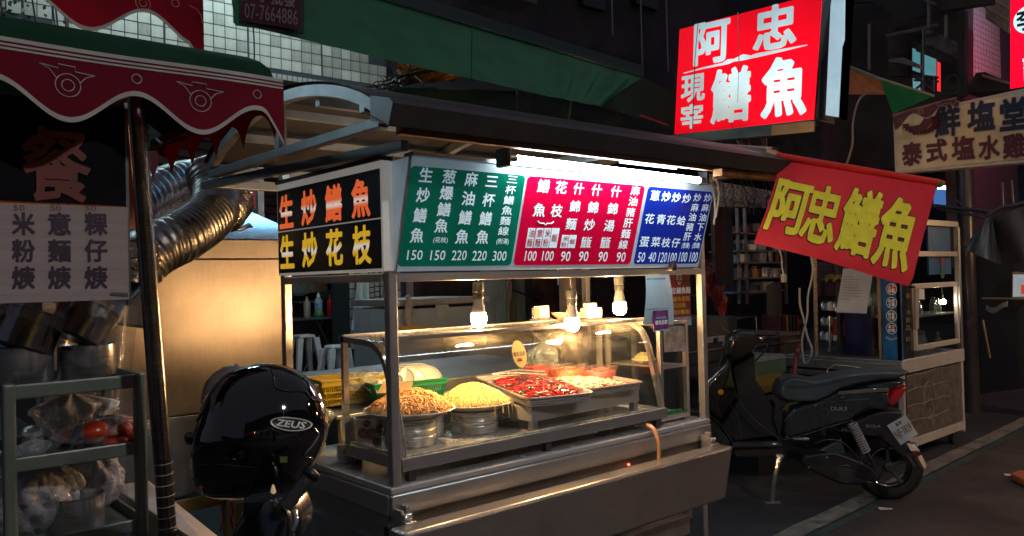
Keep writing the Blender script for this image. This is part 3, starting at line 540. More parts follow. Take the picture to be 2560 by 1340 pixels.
# baskets and dishes behind the case
def basket(c,w,d,h,rz,m,label):
    M=Tm(*c)@Rm(rz,'Z'); t=T('plastic_basket',label,'basket',c); q=.84
    def pt(u,z,side):  # side 0..3, u 0..1
        k=q+(1-q)*z; a,b=w/2*k,d/2*k; e=[(-a,-b),(a,-b),(a,b),(-a,b),(-a,-b)]; (xa,ya),(xb,yb)=e[side],e[side+1]; return M@Vector((xa+(xb-xa)*u,ya+(yb-ya)*u,z*h))
    mb=MB()
    for s in range(4):
        L_=w if s%2==0 else d; n=max(6,int(L_/.009))
        for i in range(n+1): mb.beam(pt(i/n,.05,s),pt(i/n,.8,s),.0032,.0032)
        for zz in (.30,.55): mb.beam(pt(0,zz,s),pt(1,zz,s),.003,.004)
    mb.build('lattice',m,t,kind='stuff'); mb=MB()
    for s in range(4): mb.beam(pt(0,.88,s),pt(1,.88,s),.004,.2*h); mb.beam(pt(-.012,1,s),pt(1.012,1,s),.014,.008)
    mb.build('rim',m,t,bevel=.001); mb=MB()
    mb.slab([pt(0,.03,0),pt(1,.03,0),pt(1,.03,2),pt(0,.03,2)],.004); mb.build('base',m,t)
Z0=.99
o=T('rear_shelf','dark steel shelf at the back of the cart that carries the baskets','shelf',(.6,.66,.8)); MB().box(.10,1.55,.55,.80,.955,.97).build('shelf_board',S_D,o,bevel=.003)
for x in (.12,.8,1.5): MB().box(x,x+.02,.56,.58,.8,.955).box(x,x+.02,.77,.79,.8,.955).build('leg',S_D,o)
basket((.475,.66,.972),.34,.24,.10,-10,GRN,'green plastic basket full of tilted white dishes'); basket((.265,.77,.985),.30,.20,.11,-6,YEL,'yellow plastic basket behind the green one at the left')
RIMC=mat('dish_rim',(.08,.12,.14),.4)
for i in range(6): plate((0,0,0),.062,nth(i,6)+' dish of the upright row at the right of the green basket','dishes in the green basket',M=Tm(.50+.016*i,.69-.004*i,1.07)@Rm(-38,'Z')@Rm(64,'X'),d=.014,name='dish',rim=RIMC)
for i,(x,y,z_,a,b) in enumerate(((.42,.66,1.045,35,10),(.44,.64,1.055,40,-15),(.49,.62,1.05,50,20),(.385,.64,1.04,25,-30),(.565,.615,1.045,55,-8),(.36,.69,1.04,30,25))): plate((0,0,0),.07,('large tilted dish in the middle of the green basket','tilted dish just behind the middle one in the green basket','tilted dish nearest the upright row in the green basket','flattest dish near the left end of the green basket','steepest dish at the front right of the green basket','dish at the back left corner of the green basket')[i],'dishes in the green basket',M=Tm(x,y-.02,z_+.012)@Rm(b-25,'Z')@Rm(a+12,'X'),d=.014,name='dish',rim=RIMC)
bag((.30,.70,1.03),(.10,.05,.09),'crumpled clear bag with red print lying on the baskets',seed=9,knot=False,fill=(RED,[((0,0,.02),.03,(1.3,.6,.5))],'bag_contents'))
o=tag(MB().slab([(.235,.47,1.05),(.40,.475,1.045),(.43,.50,1.075),(.30,.52,1.09)],.004).build('cardboard_sheet',CARD),'flat brown cardboard sheet wedged behind the case top','cardboard')
# things on top of the case
def onp(px,py,z): q=at(px,py,Z=z); return q
c=at(1355,800,Z=1.302); o=T('card_holder','clear acrylic holder with red and white menu cards on the case top','card holder',c); Mc=Tm(*c)@Rm(-8,'Z')
MB().hexa([Mc@Vector(p) for p in ((-.055,-.03,0),(.055,-.03,0),(.055,.04,0),(-.055,.04,0))],[Mc@Vector(p) for p in ((-.045,-.0,.012),(.045,-.0,.012),(.045,.01,.012),(-.045,.01,.012))]).box(-.048,.048,.012,.014,.01,.06,Mc).build('acrylic_stand',PF,o)
MB().box(-.040,.042,.0,.008,.012,.066,Mc).build('cards',mat('card_cream',(.75,.68,.5),.5),o); MB().box(-.040,-.012,-.002,-.0005,.013,.062,Mc).build('card_red_print',mat('card_red',(.6,.08,.03),.5,noise=.4,nscale=60),o)
pc=Plane(Mc@Vector((0,-.001,.05)),Mc.to_3x3()@Vector((1,0,0)),(0,0,1)); MB().text('鱔意麵',pc,.014,.006,.03,.010,wt=.02,N=30,n=.0006).build('card_lettering',mat('black_ink',(.03,.02,.02),.5),o)
c=at(1428,798,Z=1.302); tag(MB().lathe([(.03,0),(.055,.02),(.062,.03),(.059,.03),(.05,.02),(.001,.006)],32,Tm(c.x+.01,c.y+.06,1.302)).build('cream_bowl',mat('bowl_cream',(.7,.6,.4),.35),smooth=True),'shallow cream bowl on the case top behind the lowest bulb','bowl')
for i in range(3): tag(MB().box(-.075+i*.004,.08-i*.009,-.035,.045,.0,.0085,Tm(c.x+.14,c.y+.07,1.302+i*.0095)@Rm(-6+4*i,'Z')).build('wooden_board',mat('pale_wood',(.6,.33,.13),.6,stretch=(1,8,1),noise=.2),bevel=.0015),('bottom','middle','top')[i]+' thin pale wooden board of the short pile on the case top','wooden board','pale wooden boards piled on the case')
tag(MB().box(-.05,.05,-.03,.03,0,.05,Tm(1.42,.40,1.298)).box(-.035,.02,-.025,.025,.05,.075,Tm(1.42,.40,1.298)).build('white_carton',mat('foam_white',(.6,.57,.52),.7),bevel=.006),'white foam container on the case top near the right bulb','container')
# ================================================================ small glass cabinet at the right end
cb=T('side_cabinet','narrow aluminium and glass cabinet with shelves at the right end of the cart','cabinet',(1.64,.3,.8)); AL=steel('aluminium_gilt',.66,.25,(20,20,1),warm=.08)
X0,X1,Y0,Y1,ZB,ZT=1.535,1.755,.07,.42,.83,1.262; mb=MB()
for x in (X0,X1-.022):
    for y in (Y0,Y1-.022): MB().box(x,x+.022,y,y+.022,ZB,ZT).build('upright',AL,cb,bevel=.002)
MB().box(X0,X1,Y0,Y1,ZT,ZT+.02).build('cabinet_top',AL,cb,bevel=.003); MB().box(X0,X1,Y0,Y1,ZB-.02,ZB).build('cabinet_base',AL,cb,bevel=.003)
MB().box(X0+.022,X1-.022,Y0+.003,Y1,1.06,1.066).build('shelf',AL,cb); MB().box(X0+.022,X1-.022,Y0,Y0+.012,1.055,1.072).build('shelf_edge',AL,cb)
MB().box(X0+.022,X1-.022,Y0+.01,Y0+.013,ZB,ZT).build('front_glass',G,cb); MB().box(X0+.008,X0+.011,Y0+.02,Y1-.02,ZB,ZT).build('side_glass',G,cb)
MB().box(X0+.022,X1-.022,Y0+.03,Y0+.045,ZB,ZB+.015).build('green_strip',GRN,cb)
MB().hexa([(X0+.03,Y0-.001,1.135),(X1-.03,Y0-.001,1.13),(X1-.03,Y0+.001,1.13),(X0+.03,Y0+.001,1.135)],[(X0+.03,Y0-.001,1.255),(X1-.03,Y0-.001,1.25),(X1-.03,Y0+.001,1.25),(X0+.03,Y0+.001,1.255)]).build('brown_paper',mat('torn_paper',(.38,.3,.24),.8,noise=.3,nscale=20),cb)
for x in (X0+.01,X1-.04): MB().box(x,x+.02,Y0+.01,Y0+.03,.801,ZB-.02).build('foot',BLM,cb)
plate((1.63,.25,1.068),.06,'small white dish with pale shreds on the cabinet shelf'); tag(strands(MB(),(1.63,.25,1.08),.05,.025,70,.0018,9,.01,31).build('shreds_heap',mat('pale_shreds',(.5,.42,.2),.6),smooth=2),'small heap of pale shreds on the dish in the side cabinet','food')
# sauce bottle
c=(1.545,.06,1.284); o=T('sauce_bottle','white squeeze bottle with a pink cap beside the payment sheet','bottle',c); MB().lathe([(.0,0),(.027,0),(.028,.01),(.028,.085),(.022,.105),(.013,.112),(.013,.118)],24,Tm(*c)).build('bottle_body',mat('bottle_milk',(.75,.68,.55),.3,sss=.2),o,smooth=True); MB().lathe([(.015,.118),(.015,.14),(.011,.15),(.009,.165),(.001,.167)],20,Tm(*c)).build('cap',mat('pink_cap',(.75,.05,.12),.35),o,smooth=True); MB().grid(8,1,lambda u,v:(c[0]+.0286*math.cos(-2.6+u*1.2),c[1]+.0286*math.sin(-2.6+u*1.2),c[2]+.015+v*.065)).build('label_sticker',mat('label_yellow',(.8,.6,.1),.5,noise=.3,nscale=80),o)
# payment sheet, badge, dark red sign, clip
pq=[at(1613,690,Y=-.025),at(1672,686,Y=-.02),at(1684,812,Y=-.03),at(1607,812,Y=-.035)]
o=T('payment_sheet','pale blue sheet with a line of print, clipped under the menu sign','paper',pq[0]); BLP=mat('sheet_blue',(.45,.58,.62),.35,noise=.05)
mb=MB(); mb.grid(10,12,lambda u,v:tuple((pq[3].lerp(pq[2],u)).lerp(pq[0].lerp(pq[1],u),v)+Vector((0,-.012*math.sin(math.pi*u)*v-.01*math.sin(v*3),0)))); mb.build('sheet',BLP,o,smooth=2)
pp=Plane(pq[3]+Vector((0,-.008,0)),(1,0,0),(0,0,1)); pp.O=pp.O+Vector((0,-.008,0)); mb=MB()
mb.tpx('高雄市在地美食阿忠鱔魚意麵',pp,1640,697,46,5,wt=.02,N=30,n=0.001); mb.tpx('電話訂購 0988 3108 4122',pp,1645,772,56,4,wt=.01,N=30,n=0.001); mb.build('sheet_lettering',mat('grey_ink',(.05,.06,.08),.5),o)
o=T('badge_card','small purple and pink card stuck below the payment sheet','card',at(1652,803,Y=-.045)); pb=Plane(at(1634,829,Y=-.045),(1,0,0),(0,0,1)); a=pb.uv(1671,829)[0]; hh=pb.uv(1634,777)[1]
MB().slab([pb.p(0,0),pb.p(a,0),pb.p(a,hh),pb.p(0,hh)],.002,pb.N).build('card',mat('badge_purple',(.28,.06,.25),.4,noise=.4,nscale=40),o); MB().text('優良店家',pb,a/2,hh*.42,a*.85,hh*.22,wt=.05,N=30,n=.003).build('card_lettering',WHT,o)
mb=MB(); mb.slab([pb.p(a*.15,hh*.6,.0025),pb.p(a*.85,hh*.6,.0025),pb.p(a*.85,hh*.68,.0025),pb.p(a*.15,hh*.68,.0025)],.0005,pb.N); mb.slab([pb.p(0,0,.0025),pb.p(a,0,.0025),pb.p(a,hh*.08,.0025),pb.p(0,hh*.05,.0025)],.0005,pb.N); mb.build('card_stripes',mat('badge_stripe',(.2,.45,.6),.4),o)
o=T('red_hanging_sign','dark red hanging menu banner with a round white crest behind the payment sheet','banner',(1.74,.1,1.5)); pd=Plane(at(1668,818,Y=.085),(1,0,0),(0,0,1)); a=pd.uv(1729,818)[0]; hh=pd.uv(1668,679)[1]
MB().slab([pd.p(0,0),pd.p(a,0),pd.p(a,hh),pd.p(0,hh)],.002,-pd.N).build('banner_sheet',mat('banner_dark_red',(.16,.012,.018),.45,noise=.1),o)
MB().slab([pd.p(.0,0,.0005),pd.p(a,.0,.0005),pd.p(a,hh*.16,.0005),pd.p(0,hh*.16,.0005)],.0006,pd.N).build('pale_footer',mat('footer_blue',(.3,.4,.46),.5),o)
cu,cv=pd.uv(1697,696); MB().add([pd.p(cu+.021*math.cos(t*.262),cv+.030*math.sin(t*.262),.002) for t in range(24)],[tuple(range(24))]).build('crest',WHT,o); MB().tpx('忠',pd,1697,697,13,20,wt=.05,n=.003).build('crest_lettering',mat('black_ink',(.03,.02,.02),.5),o)
MB().tpx('忠鱔魚麵',pd,1702,726,48,17,wt=.035,n=.002).build('banner_lettering',WHT,o)
mb=MB(); mb.tpx('鱔魚意麵',pd,1703,747,42,13,wt=.03,n=.002); mb.tpx('花枝麵',pd,1698,763,30,12,wt=.03,n=.002); mb.tpx('現炒麵/飯',pd,1702,780,44,12,wt=.03,n=.002); mb.build('gold_lettering',mat('gold_ink',(.5,.3,.04),.5),o)
mb=MB(); mb.tpx('午11:00 晚上11:00',pd,1704,797,40,6,wt=.02,N=30,n=.003); mb.tpx('第一公休',pd,1692,804,20,5,wt=.02,N=30,n=.003); mb.build('footer_lettering',mat('red_ink2',(.3,.03,.03),.5),o)
c=at(1677,660,Y=-.03); tag(MB().box(c.x-.014,c.x+.018,-.05,-.02,1.52,1.535).hexa([(c.x-.016,-.055,1.535),(c.x+.016,-.055,1.535),(c.x+.016,-.02,1.535),(c.x-.016,-.02,1.535)],[(c.x-.004,-.05,1.565),(c.x+.01,-.05,1.565),(c.x+.01,-.035,1.565),(c.x-.004,-.035,1.565)]).build('binder_clip',BLK,bevel=.002),'black binder clip gripping the payment sheet under the blue menu','binder clip')
# ================================================================ steel hood cabinet behind the cart, duct
hc=T('hood_cabinet','tall brushed steel cabinet glowing orange with a pale blue sloping hood on top','steel cabinet',(-.1,1.8,0))
D=lambda mb,n,m,par=hc,**k: mb.build(n,m,par,**k)
D(MB().box(-.75,.335,1.5,2.15,1.632,1.725),'upper_panel',S_C,bevel=.003); D(MB().box(-.75,.335,1.5,2.15,.905,1.628),'front_panel',S_C,bevel=.003); D(MB().box(-.75,.335,1.5,2.15,.53,.901),'lower_panel',steel('steel_cabinet_low',.3,.36,(1.2,5,.5),rvar=.07,bump=.1),bevel=.003)
HB=steel('steel_hood',.62,.13,(3,3,3),rvar=.05,bump=.05,dirt=.08,warm=-.05)
ap=at(612,484,Y=1.85); b=[(-.75,1.5,1.728),(.52,1.5,1.728),(.52,2.15,1.728),(-.75,2.15,1.728)]; tp=[(-.05,1.84,1.99),(.08,1.84,1.985),(.08,1.95,1.985),(-.05,1.95,1.99)]
D(MB().hexa(b,tp),'hood_top',HB,bevel=.003)
D(MB().lathe([(.01,0),(.011,.004),(.005,.0041),(.001,.003)],16,Tm(at(470,1105,Y=1.5))@Rm(90,'X')),'bolt_hole',BLK,smooth=True)
YBM=mat('yellow_beam',(.33,.22,.05),.5,noise=.15,dirt=.3); D(MB().box(-.35,.33,1.44,1.459,.47,.528),'yellow_rail',YBM,bevel=.004); D(MB().box(.0,.06,1.46,1.52,.0,.47).box(.25,.31,1.46,1.52,0,.47).box(-.74,-.68,1.46,1.52,0,.528).box(-.74,.31,2.05,2.11,.47,.53),'yellow_base',YBM,bevel=.004,kind='stuff')
o=tag(MB().box(-.02,.16,1.30,1.42,.0,.50).build('yellow_carton',mat('carton_yellow',(.42,.33,.12),.7),bevel=.003),'narrow yellow carton with red print behind the helmet','carton')
MB().tube([at(552,1262,Y=1.297),at(558,1290,Y=1.297),at(550,1330,Y=1.297)],.004,5).tube([at(578,1255,Y=1.297),at(582,1280,Y=1.297),at(576,1300,Y=1.297),at(584,1325,Y=1.297)],.005,5).build('red_print',RED,o)
# ribbed flexible duct wrapped in foil at its end
DUM=mat('duct_foil',(.27,.265,.255),.34,1,noise=.25,nscale=14,bump=.2,bscale=55,rvar=.1); FOI=mat('crumpled_foil',(.62,.5,.36),.16,1,noise=.4,nscale=20,bump=1,bscale=60)
dt=T('flexible_duct','thick ribbed silver duct curving down from the hood, wrapped in foil','duct',at(480,560,Y=1.3))
def duct(pts,R,pitch,n=28):
    pts=smoothpts(pts,40); out=[pts[0]]; acc=0
    for a,b_ in zip(pts[:-1],pts[1:]):
        acc+=(b_-a).length
        if acc>=pitch/4: out.append(b_); acc=0
    return out,[R*(1+.05*(1 if i%4 in(0,) else (.0 if i%4 in (1,3) else -.6))) for i in range(len(out))],n
path=[at(300,720,Y=1.12),at(375,632,Y=1.12),at(455,590,Y=1.18),at(528,535,Y=1.3),at(540,478,Y=1.42),at(520,420,Y=1.5)]
p_,r_,n_=duct(path,.108,.021); D(MB().tube(p_,r_,n_),'duct_hose',DUM,dt,smooth=2)
p_,r_,n_=duct([at(560,540,Y=1.35),at(585,505,Y=1.42),at(575,455,Y=1.5)],.085,.03); D(MB().tube(p_,[a*(1+.06*math.sin(i*2.2)) for i,a in enumerate(r_)],22),'foil_wrap',FOI,dt,smooth=2)
p_,r_,n_=duct([at(300,540,Y=1.6),at(360,490,Y=1.7),at(430,455,Y=1.8),at(500,440,Y=1.9)],.09,.024); D(MB().tube(p_,r_,n_),'duct_hose',mat('duct_foil2',(.30,.32,.33),.34,1,noise=.3,bump=.4,bscale=60),dt,smooth=2)
p_,r_,n_=duct([at(352,610,Y=1.05),at(350,660,Y=1.03),at(340,710,Y=1.03)],.07,.03); D(MB().tube(p_,[a*(1+.07*math.sin(i*2.5)) for i,a in enumerate(r_)],20),'foil_wrap',FOI,dt,smooth=2)
tag(MB().tube([at(575,575,Y=1.5),at(600,573,Y=1.5),at(622,563,Y=1.52),at(630,568,Y=1.53)],[.006,.012,.014,.006],9).build('foil_scrap',DUM,smooth=2),'scrap of torn foil lying at the foot of the blue hood','foil scrap')
fn=[at(378,690,Y=.9),at(372,822,Y=.9),at(284,812,Y=.9),at(286,795,Y=.9)]
tag(MB().slab(fn,.25,(0,1,0)).build('black_funnel',mat('funnel_black',(.012,.013,.017),.5),bevel=.01),'matt black sloping funnel below the left end of the duct','funnel')
tag(MB().slab([at(318,440,Y=1.9),at(350,440,Y=1.9),at(352,600,Y=1.9),at(318,640,Y=1.9)],.02).build('blue_steel_sheet',HB),'strip of pale blue steel between the price board and the pole','steel sheet')
# ================================================================ left stall
ls=T('left_stall','dark stall on the left with a scalloped red valance, green canopy and bare steel pole','market stall',(-1.2,0,0))
S=lambda mb,n,m,par=ls,**k: mb.build(n,m,par,**k)
VR=mat('valance_red',(.15,.005,.018),.75,noise=.15,nscale=3,spec=.12,bump=.1,bscale=12); VW=mat('valance_stripe',(.42,.40,.38),.8,noise=.1,spec=.1); GC=mat('canopy_green',(.008,.045,.022),.8,noise=.15,nscale=3,spec=.12)
YV=-.45
def zb(x): return 1.885+.036*math.cos(2*math.pi*(x+.93)/.27)+(.0 if x<-.64 else -.9*(x+.64)**1*1.0)
def fold(x,z): return YV+.006*math.sin(x*11+z*5)-(.02*(2.0-z))
def vz(u,v): x=-1.95+u*1.36; return x,zb(x),2.004
mb=MB(); mb.grid(150,8,lambda u,v:(vz(u,v)[0],fold(vz(u,v)[0],0),vz(u,v)[1]+(vz(u,v)[2]-vz(u,v)[1])*v)); va=S(mb,'valance',VR,smooth=2)
def strip(f,w,n=150,dy=-.002,name='valance_border',m=VW,x0=-1.95,x1=-.592,par=None):
    mb=MB(); mb.grid(n,1,lambda u,v:(x0+u*(x1-x0),fold(x0+u*(x1-x0),0)+dy,f(x0+u*(x1-x0))+w*v)); return S(mb,name,m,par or va)
strip(lambda x:zb(x)-.001,.011); strip(lambda x:1.9965,.0085,name='top_stripe'); strip(lambda x:1.988,.0045,name='top_stripe'); strip(lambda x:1.980,.0045,name='top_stripe')
mb=MB()
def ln(pts,r=.0011,cl=False):
    mb.tube([(x,fold(x,0)-.002,z) for x,z in pts],r,5)
def motif(cx,s=1.0):
    cz=1.925
    for rr in (.024,.012): ln([(cx+rr*s*math.cos(t*.3307),cz+rr*s*math.sin(t*.3307)) for t in range(20)])
    ln([(cx-.021*s,cz+.012),(cx-.035*s,cz+.030),(cx-.052*s,cz+.038),(cx-.018*s,cz+.033),(cx-.018*s,cz+.042),(cx+.014*s,cz+.040),(cx+.014*s,cz+.030),(cx+.052*s,cz+.027),(cx+.034*s,cz+.020),(cx+.023*s,cz+.008)])
for k_ in range(-4,1): motif(-.795+.27*k_)
for k_ in range(-4,2):
    c_=-.93+.27*k_
    if c_<-.6: ln([(c_+.010*math.cos(t*.3307),1.958+.010*math.sin(t*.3307)) for t in range(20)])
S(mb,'valance_motifs',VW,va,kind='stuff')
XS=-.592
def zs(y): return 1.858+.082*abs(math.sin(math.pi*(y+.058)/.19))**.75
mb=MB(); mb.grid(3,130,lambda u,v:(XS+.004*math.sin(v*30),YV+v*1.0,zs(YV+v*1.0)*(1-u)+2.004*u)); sv=S(mb,'side_valance',mat('side_valance_red',(.34,.006,.02),.7,spec=.15,noise=.1),smooth=2)
# canopy: rounded top
CP=[(-.45,2.004),(-.42,2.045),(-.36,2.078),(-.28,2.108),(-.19,2.13),(0,2.15),(.3,2.13),(.55,2.06)]
S(MB().grid(2,7,lambda u,v:(-1.95+u*1.358,*CP[round(v*7)])),'canopy',GC,smooth=2)
S(MB().add([(XS,a,b_) for a,b_ in CP]+[(XS,.55,2.0)],[tuple(range(9))]),'canopy_end',GC)
OR=mat('canopy_lining',(.45,.14,.03),.6,noise=.2,nscale=6); S(MB().add([(-1.9,.5,1.70),(-.64,.5,1.70),(-.64,.5,2.03),(-1.9,.5,2.03)],[(0,1,2,3)]),'orange_lining',OR)
S(MB().beam((-1.9,-.40,1.99),(-.6,-.40,1.99),.025,.025).beam((-.61,-.4,1.975),(-.61,.5,1.975),.025,.025).beam((-.9,-.38,1.97),(-.9,.5,1.97),.02,.02),'canopy_frame',BLM)
pt=[(-.783,-.3,.0),(-.826,-.3,.95),(-.882,-.3,1.98)]; pl=S(MB().tube(pt,.0205,20),'pole',mat('pole_steel',(.22,.20,.19),.16,1,stretch=(1,1,40),noise=.25,rvar=.07,bump=.1,bscale=30),smooth=True)
mb=MB()
for i in range(9): zz=.86+i*.026; c_=Vector(pt[0]).lerp(Vector(pt[1]),zz/.95); mb.tube([c_+Vector((.0215*math.cos(t*.52),.0215*math.sin(t*.52),.0006*t+random.uniform(0,.001))) for t in range(13)],.0009,4)
S(mb,'wrapped_wire',CWH,pl)
S(MB().tube([(-.90,.35,0),(-.915,.35,1.98)],.015,14),'rear_pole',mat('brass_pole',(.45,.3,.12),.3,1,noise=.2),smooth=True)
# boards
BD=-.335
o=T('name_board','black board with one large dull red brush character under the valance','sign board',(-1.1,BD,1.8)); pb=Plane((-1.6,BD,1.69),(1,0,0),(0,0,1))
MB().box(-1.6,-.915,BD,BD+.012,1.695,1.93).build('board',mat('board_black',(.010,.009,.012),.85,spec=.1,noise=.2),o,bevel=.002); MB().tpx('餐',pb,142,412,172,186,wt=.03,N=70,n=.003).build('board_lettering',mat('dull_red_ink',(.17,.035,.022),.6),o)
MB().box(-.915,-.908,BD-.002,BD+.014,1.46,1.935).build('board_edge',BLM,o)
o=T('price_board','pale price board with three columns of dark characters beside the pole','price board',(-1.1,BD,1.6)); MB().box(-1.6,-.912,BD-.003,BD+.009,1.474,1.69).build('board',mat('board_pale',(.33,.27,.26),.6,noise=.08,nscale=2,stretch=(.3,1,30),bump=.15,bscale=12),o,bevel=.0015)
mb=MB()
for x,s in ((58,'米粉焿'),(148,'意麵焿'),(239,'粿仔焿')):
    for i,ch in enumerate(s): MB().tpx(ch,pb,x,560+i*67,58,58,wt=.05,N=46,n=.0045).build('character',mat('dark_navy_ink',(.028,.012,.03),.5),o)
for x in (47,138,225): MB().tpx('50',pb,x,520,28,14,wt=.0,N=34,n=.0045).build('faded_price',mat('faded_red_ink',(.22,.06,.06),.7),o)
o=tag(MB().hexa([(-.955,BD-.006,1.485),(-.915,BD-.006,1.482),(-.915,BD+.01,1.482),(-.955,BD+.01,1.485)],[(-.952,BD-.008,1.492),(-.918,BD-.008,1.490),(-.918,BD+.01,1.49),(-.952,BD+.01,1.492)]).build('paper_clip',S_P),'small steel clip at the lower right corner of the price board','clip')
# ================================================================ rack with pots
rk=T('storage_rack','greenish plastic rack with three trays holding pots and bags at the left edge','rack',(-.98,-.05,0)); RKM=mat('rack_plastic',(.13,.155,.13),.35,noise=.15,nscale=5)
for x in (-1.145,-.862):
    for y in (-.2,.1): MB().box(x-.003,x+.024,y-.004,y+.024,0,1.288).build('upright',RKM,rk,bevel=.006)
for zt in (1.285,1.118,.925,.6):
    mb=MB(); a,b_,c_,d_=-1.14,-.842,-.2,.12
    mb.box(a,b_,c_,c_+.008,zt-.034,zt).box(a,b_,d_-.008,d_,zt-.034,zt).box(a,a+.008,c_,d_,zt-.034,zt).box(b_-.008,b_,c_,d_,zt-.034,zt).box(a+.008,b_-.008,c_+.008,d_-.008,zt-.034,zt-.026); mb.build('tray',RKM,rk,bevel=.004)
PD=mat('pot_dark_steel',(.55,.56,.58),.24,.88,stretch=(1,1,20),rvar=.08,noise=.15)
def bpot(c,r,h,label,M=None,g='pots stacked on the rack'):
    t=T('steel_pot',label,'pot',c,g); MB().lathe([(r*.93,0),(r,.006),(r,h-.003),(r+.003,h),(r-.002,h),(r-.004,h-.006),(r-.006,.006),(.001,.006)],40,M or Tm(*c)).build('pot_body',PD,t,smooth=True); return t
zr=1.262
bpot((-1.09,-.09,zr),.068,.105,'upright pot at the left end of the rack top, under a tilted pot'); bpot((-.945,-.08,zr),.066,.10,'upright pot at the right end of the rack top, with an orange glint')
PDK=mat('pot_black_sheen',(.2,.2,.22),.2,.85,noise=.1,rvar=.05)
for px,py,rz,label in ((72,830,-12,'tilted dark pot wrapped in film, left of the two upper pots'),(205,808,-28,'tilted dark pot wrapped in film, right of the two upper pots')):
    c_=at(px,py,Y=-.10); M=Tm(*c_)@Rm(8,'Z')@Rm(22 if rz==-12 else 30,'Y')@Tm(0,0,-.045); t=T('tilted_pot',label,'pot',c_,'pots stacked on the rack')
    MB().lathe([(.06,0),(.067,.006),(.067,.09),(.07,.093),(.07,.096),(.001,.097)],40,M).build('pot_body',PDK,t,smooth=True)
    rnd=random.Random(px); ph=rnd.uniform(0,6)
    MB().grid(60,6,lambda u,v:M@Vector(((.074+.005*math.sin(u*80+ph)+.004*math.sin(u*31))*math.cos(u*6.283),(.074+.005*math.sin(u*80+ph)+.004*math.sin(u*31))*math.sin(u*6.283),.065+v*.042+.004*math.sin(u*50))),True).build('film_wrap',PF,t,smooth=2)
for c_,r in (((-1.09,-.09,zr+.1),.07),((-.945,-.08,zr+.095),.068)):
    pass
bpot((-.975,-.09,.902),.062,.085,'dark pot standing on the lower tray of the rack')
tom=mat('tomato_red',(.50,.045,.012),.2,coat=.6,noise=.3,nscale=9)
c_=at(262,1100,Y=-.10); c_.z=1.09; rnd=random.Random(3)
t=bag(c_,(.115,.07,.085),'clear bag of glossy orange red sauce packets on the middle tray',seed=21,knot=False,fill=(tom,[((rnd.uniform(-.07,.07),rnd.uniform(-.04,.04),rnd.uniform(.02,.06)),rnd.uniform(.022,.034),(1.1,1,.75)) for _ in range(26)],'packets'),m=glass_mat('shiny_bag',(.95,.95,.95),rough=.06,refl=2.5,milky=.05))
tag(MB().grid(16,8,lambda u,v:at(140+u*70+v*30,1122-v*70*math.sin(u*2.6+.3),Y=-.15+v*.05+.01*math.sin(u*9))).build('dark_bag',mat('bag_black',(.02,.022,.024),.12,coat=.6),smooth=2),'dark shiny bag folded against the sauce packets','plastic bag')
c_=at(170,1130,Y=.0); c_.z=1.095; bag((c_.x+.02,.04,1.095),(.10,.06,.16),'frosted white bag at the back of the middle tray',seed=22,m=glass_mat('frost_bag',(.8,.83,.86),rough=.2,refl=1.6,milky=.5,mcol=(.6,.62,.66)))
c_=at(85,1120,Y=-.12); bag((c_.x,-.12,1.095),(.035,.03,.06),'small knotted clear bag on the middle tray',seed=23,m=PF)
c_=at(80,1055,Y=.02); tag(MB().lathe([(.025,0),(.027,.035),(.022,.04),(.001,.04)],20,Tm(c_.x,.02,1.11)@Rm(20,'X')).build('steel_cup',S_P,smooth=True),'small bright steel cup at the left of the middle tray','cup')
bag((-1.06,-.04,.902),(.10,.08,.17),'big milky plastic bag on the lower tray at the left',seed=24,knot=False,m=glass_mat('milk_bag',(.75,.75,.78),rough=.25,refl=1.4,milky=.5,mcol=(.45,.45,.48)))
bag((-.92,.06,.902),(.09,.05,.17),'milky plastic bag behind the pot on the lower tray',seed=25,knot=False,m=MATS['milk_bag'])
# clear plastic film hanging over the rack and pole
FL=glass_mat('film_sheet',(.9,.9,.9),rough=.12,refl=2.2,milky=.13,mcol=(.6,.55,.5))
tag(MB().grid(30,24,lambda u,v:(-1.0+u*.24-.06*v,.14+.03*math.sin(u*22)+.015*math.sin(v*9+u*5),1.45-v*.85)).build('plastic_film',FL,smooth=2),'creased clear plastic film hanging behind the rack','plastic film')
tag(MB().hexa([(-.80,-.5,.80),(-.68,-.5,.80),(-.68,.3,.80),(-.80,.3,.80)],[(-.795,-.5,.905),(-.69,-.5,.84),(-.69,.3,.905),(-.795,.3,.905)]).build('stall_counter',mat('counter_white',(.45,.38,.34),.4,.3),bevel=.006),'corner of a low pale counter at the foot of the pole','counter')
# upper red valance (farther awning)
uv_=T('upper_awning','second scalloped red awning hanging high above the left stall','awning',(-.6,.8,2.6)); YU=.8
def zb2(x): return 2.478+.05*math.cos(2*math.pi*(x+.12)/.40)+(0 if x<-.36 else -1.2*(x+.36))
V2=mat('upper_valance_red',(.26,.005,.018),.75,noise=.15,nscale=3,spec=.12)
a_=at(510,86,Y=YU).x
MB().grid(120,3,lambda u,v:(-1.6+u*(a_+1.6),YU-.008*math.sin(u*25),zb2(-1.6+u*(a_+1.6))+(2.95-zb2(-1.6+u*(a_+1.6)))*v)).build('valance',V2,uv_,smooth=2)
MB().grid(120,1,lambda u,v:(-1.6+u*(a_+1.6),YU-.003-.008*math.sin(u*25),zb2(-1.6+u*(a_+1.6))+.013*v)).build('valance_border',VW,uv_)
mb=MB()
for cx,cz,rs in ((at(355,10,Y=YU),0,(.026,.013)),(at(436,10,Y=YU),0,(.014,))):
    for rr in rs: mb.tube([(cx.x+rr*math.cos(t*.3307),YU-.012,cx.z+rr*math.sin(t*.3307)) for t in range(20)],.0014,5)
q=at(470,15,Y=YU); mb.tube([q+Vector((0,-.012,0)),q+Vector((.03,-.012,-.01)),q+Vector((.045,-.012,-.03)),q+Vector((.05,-.012,-.06))],.0014,5)
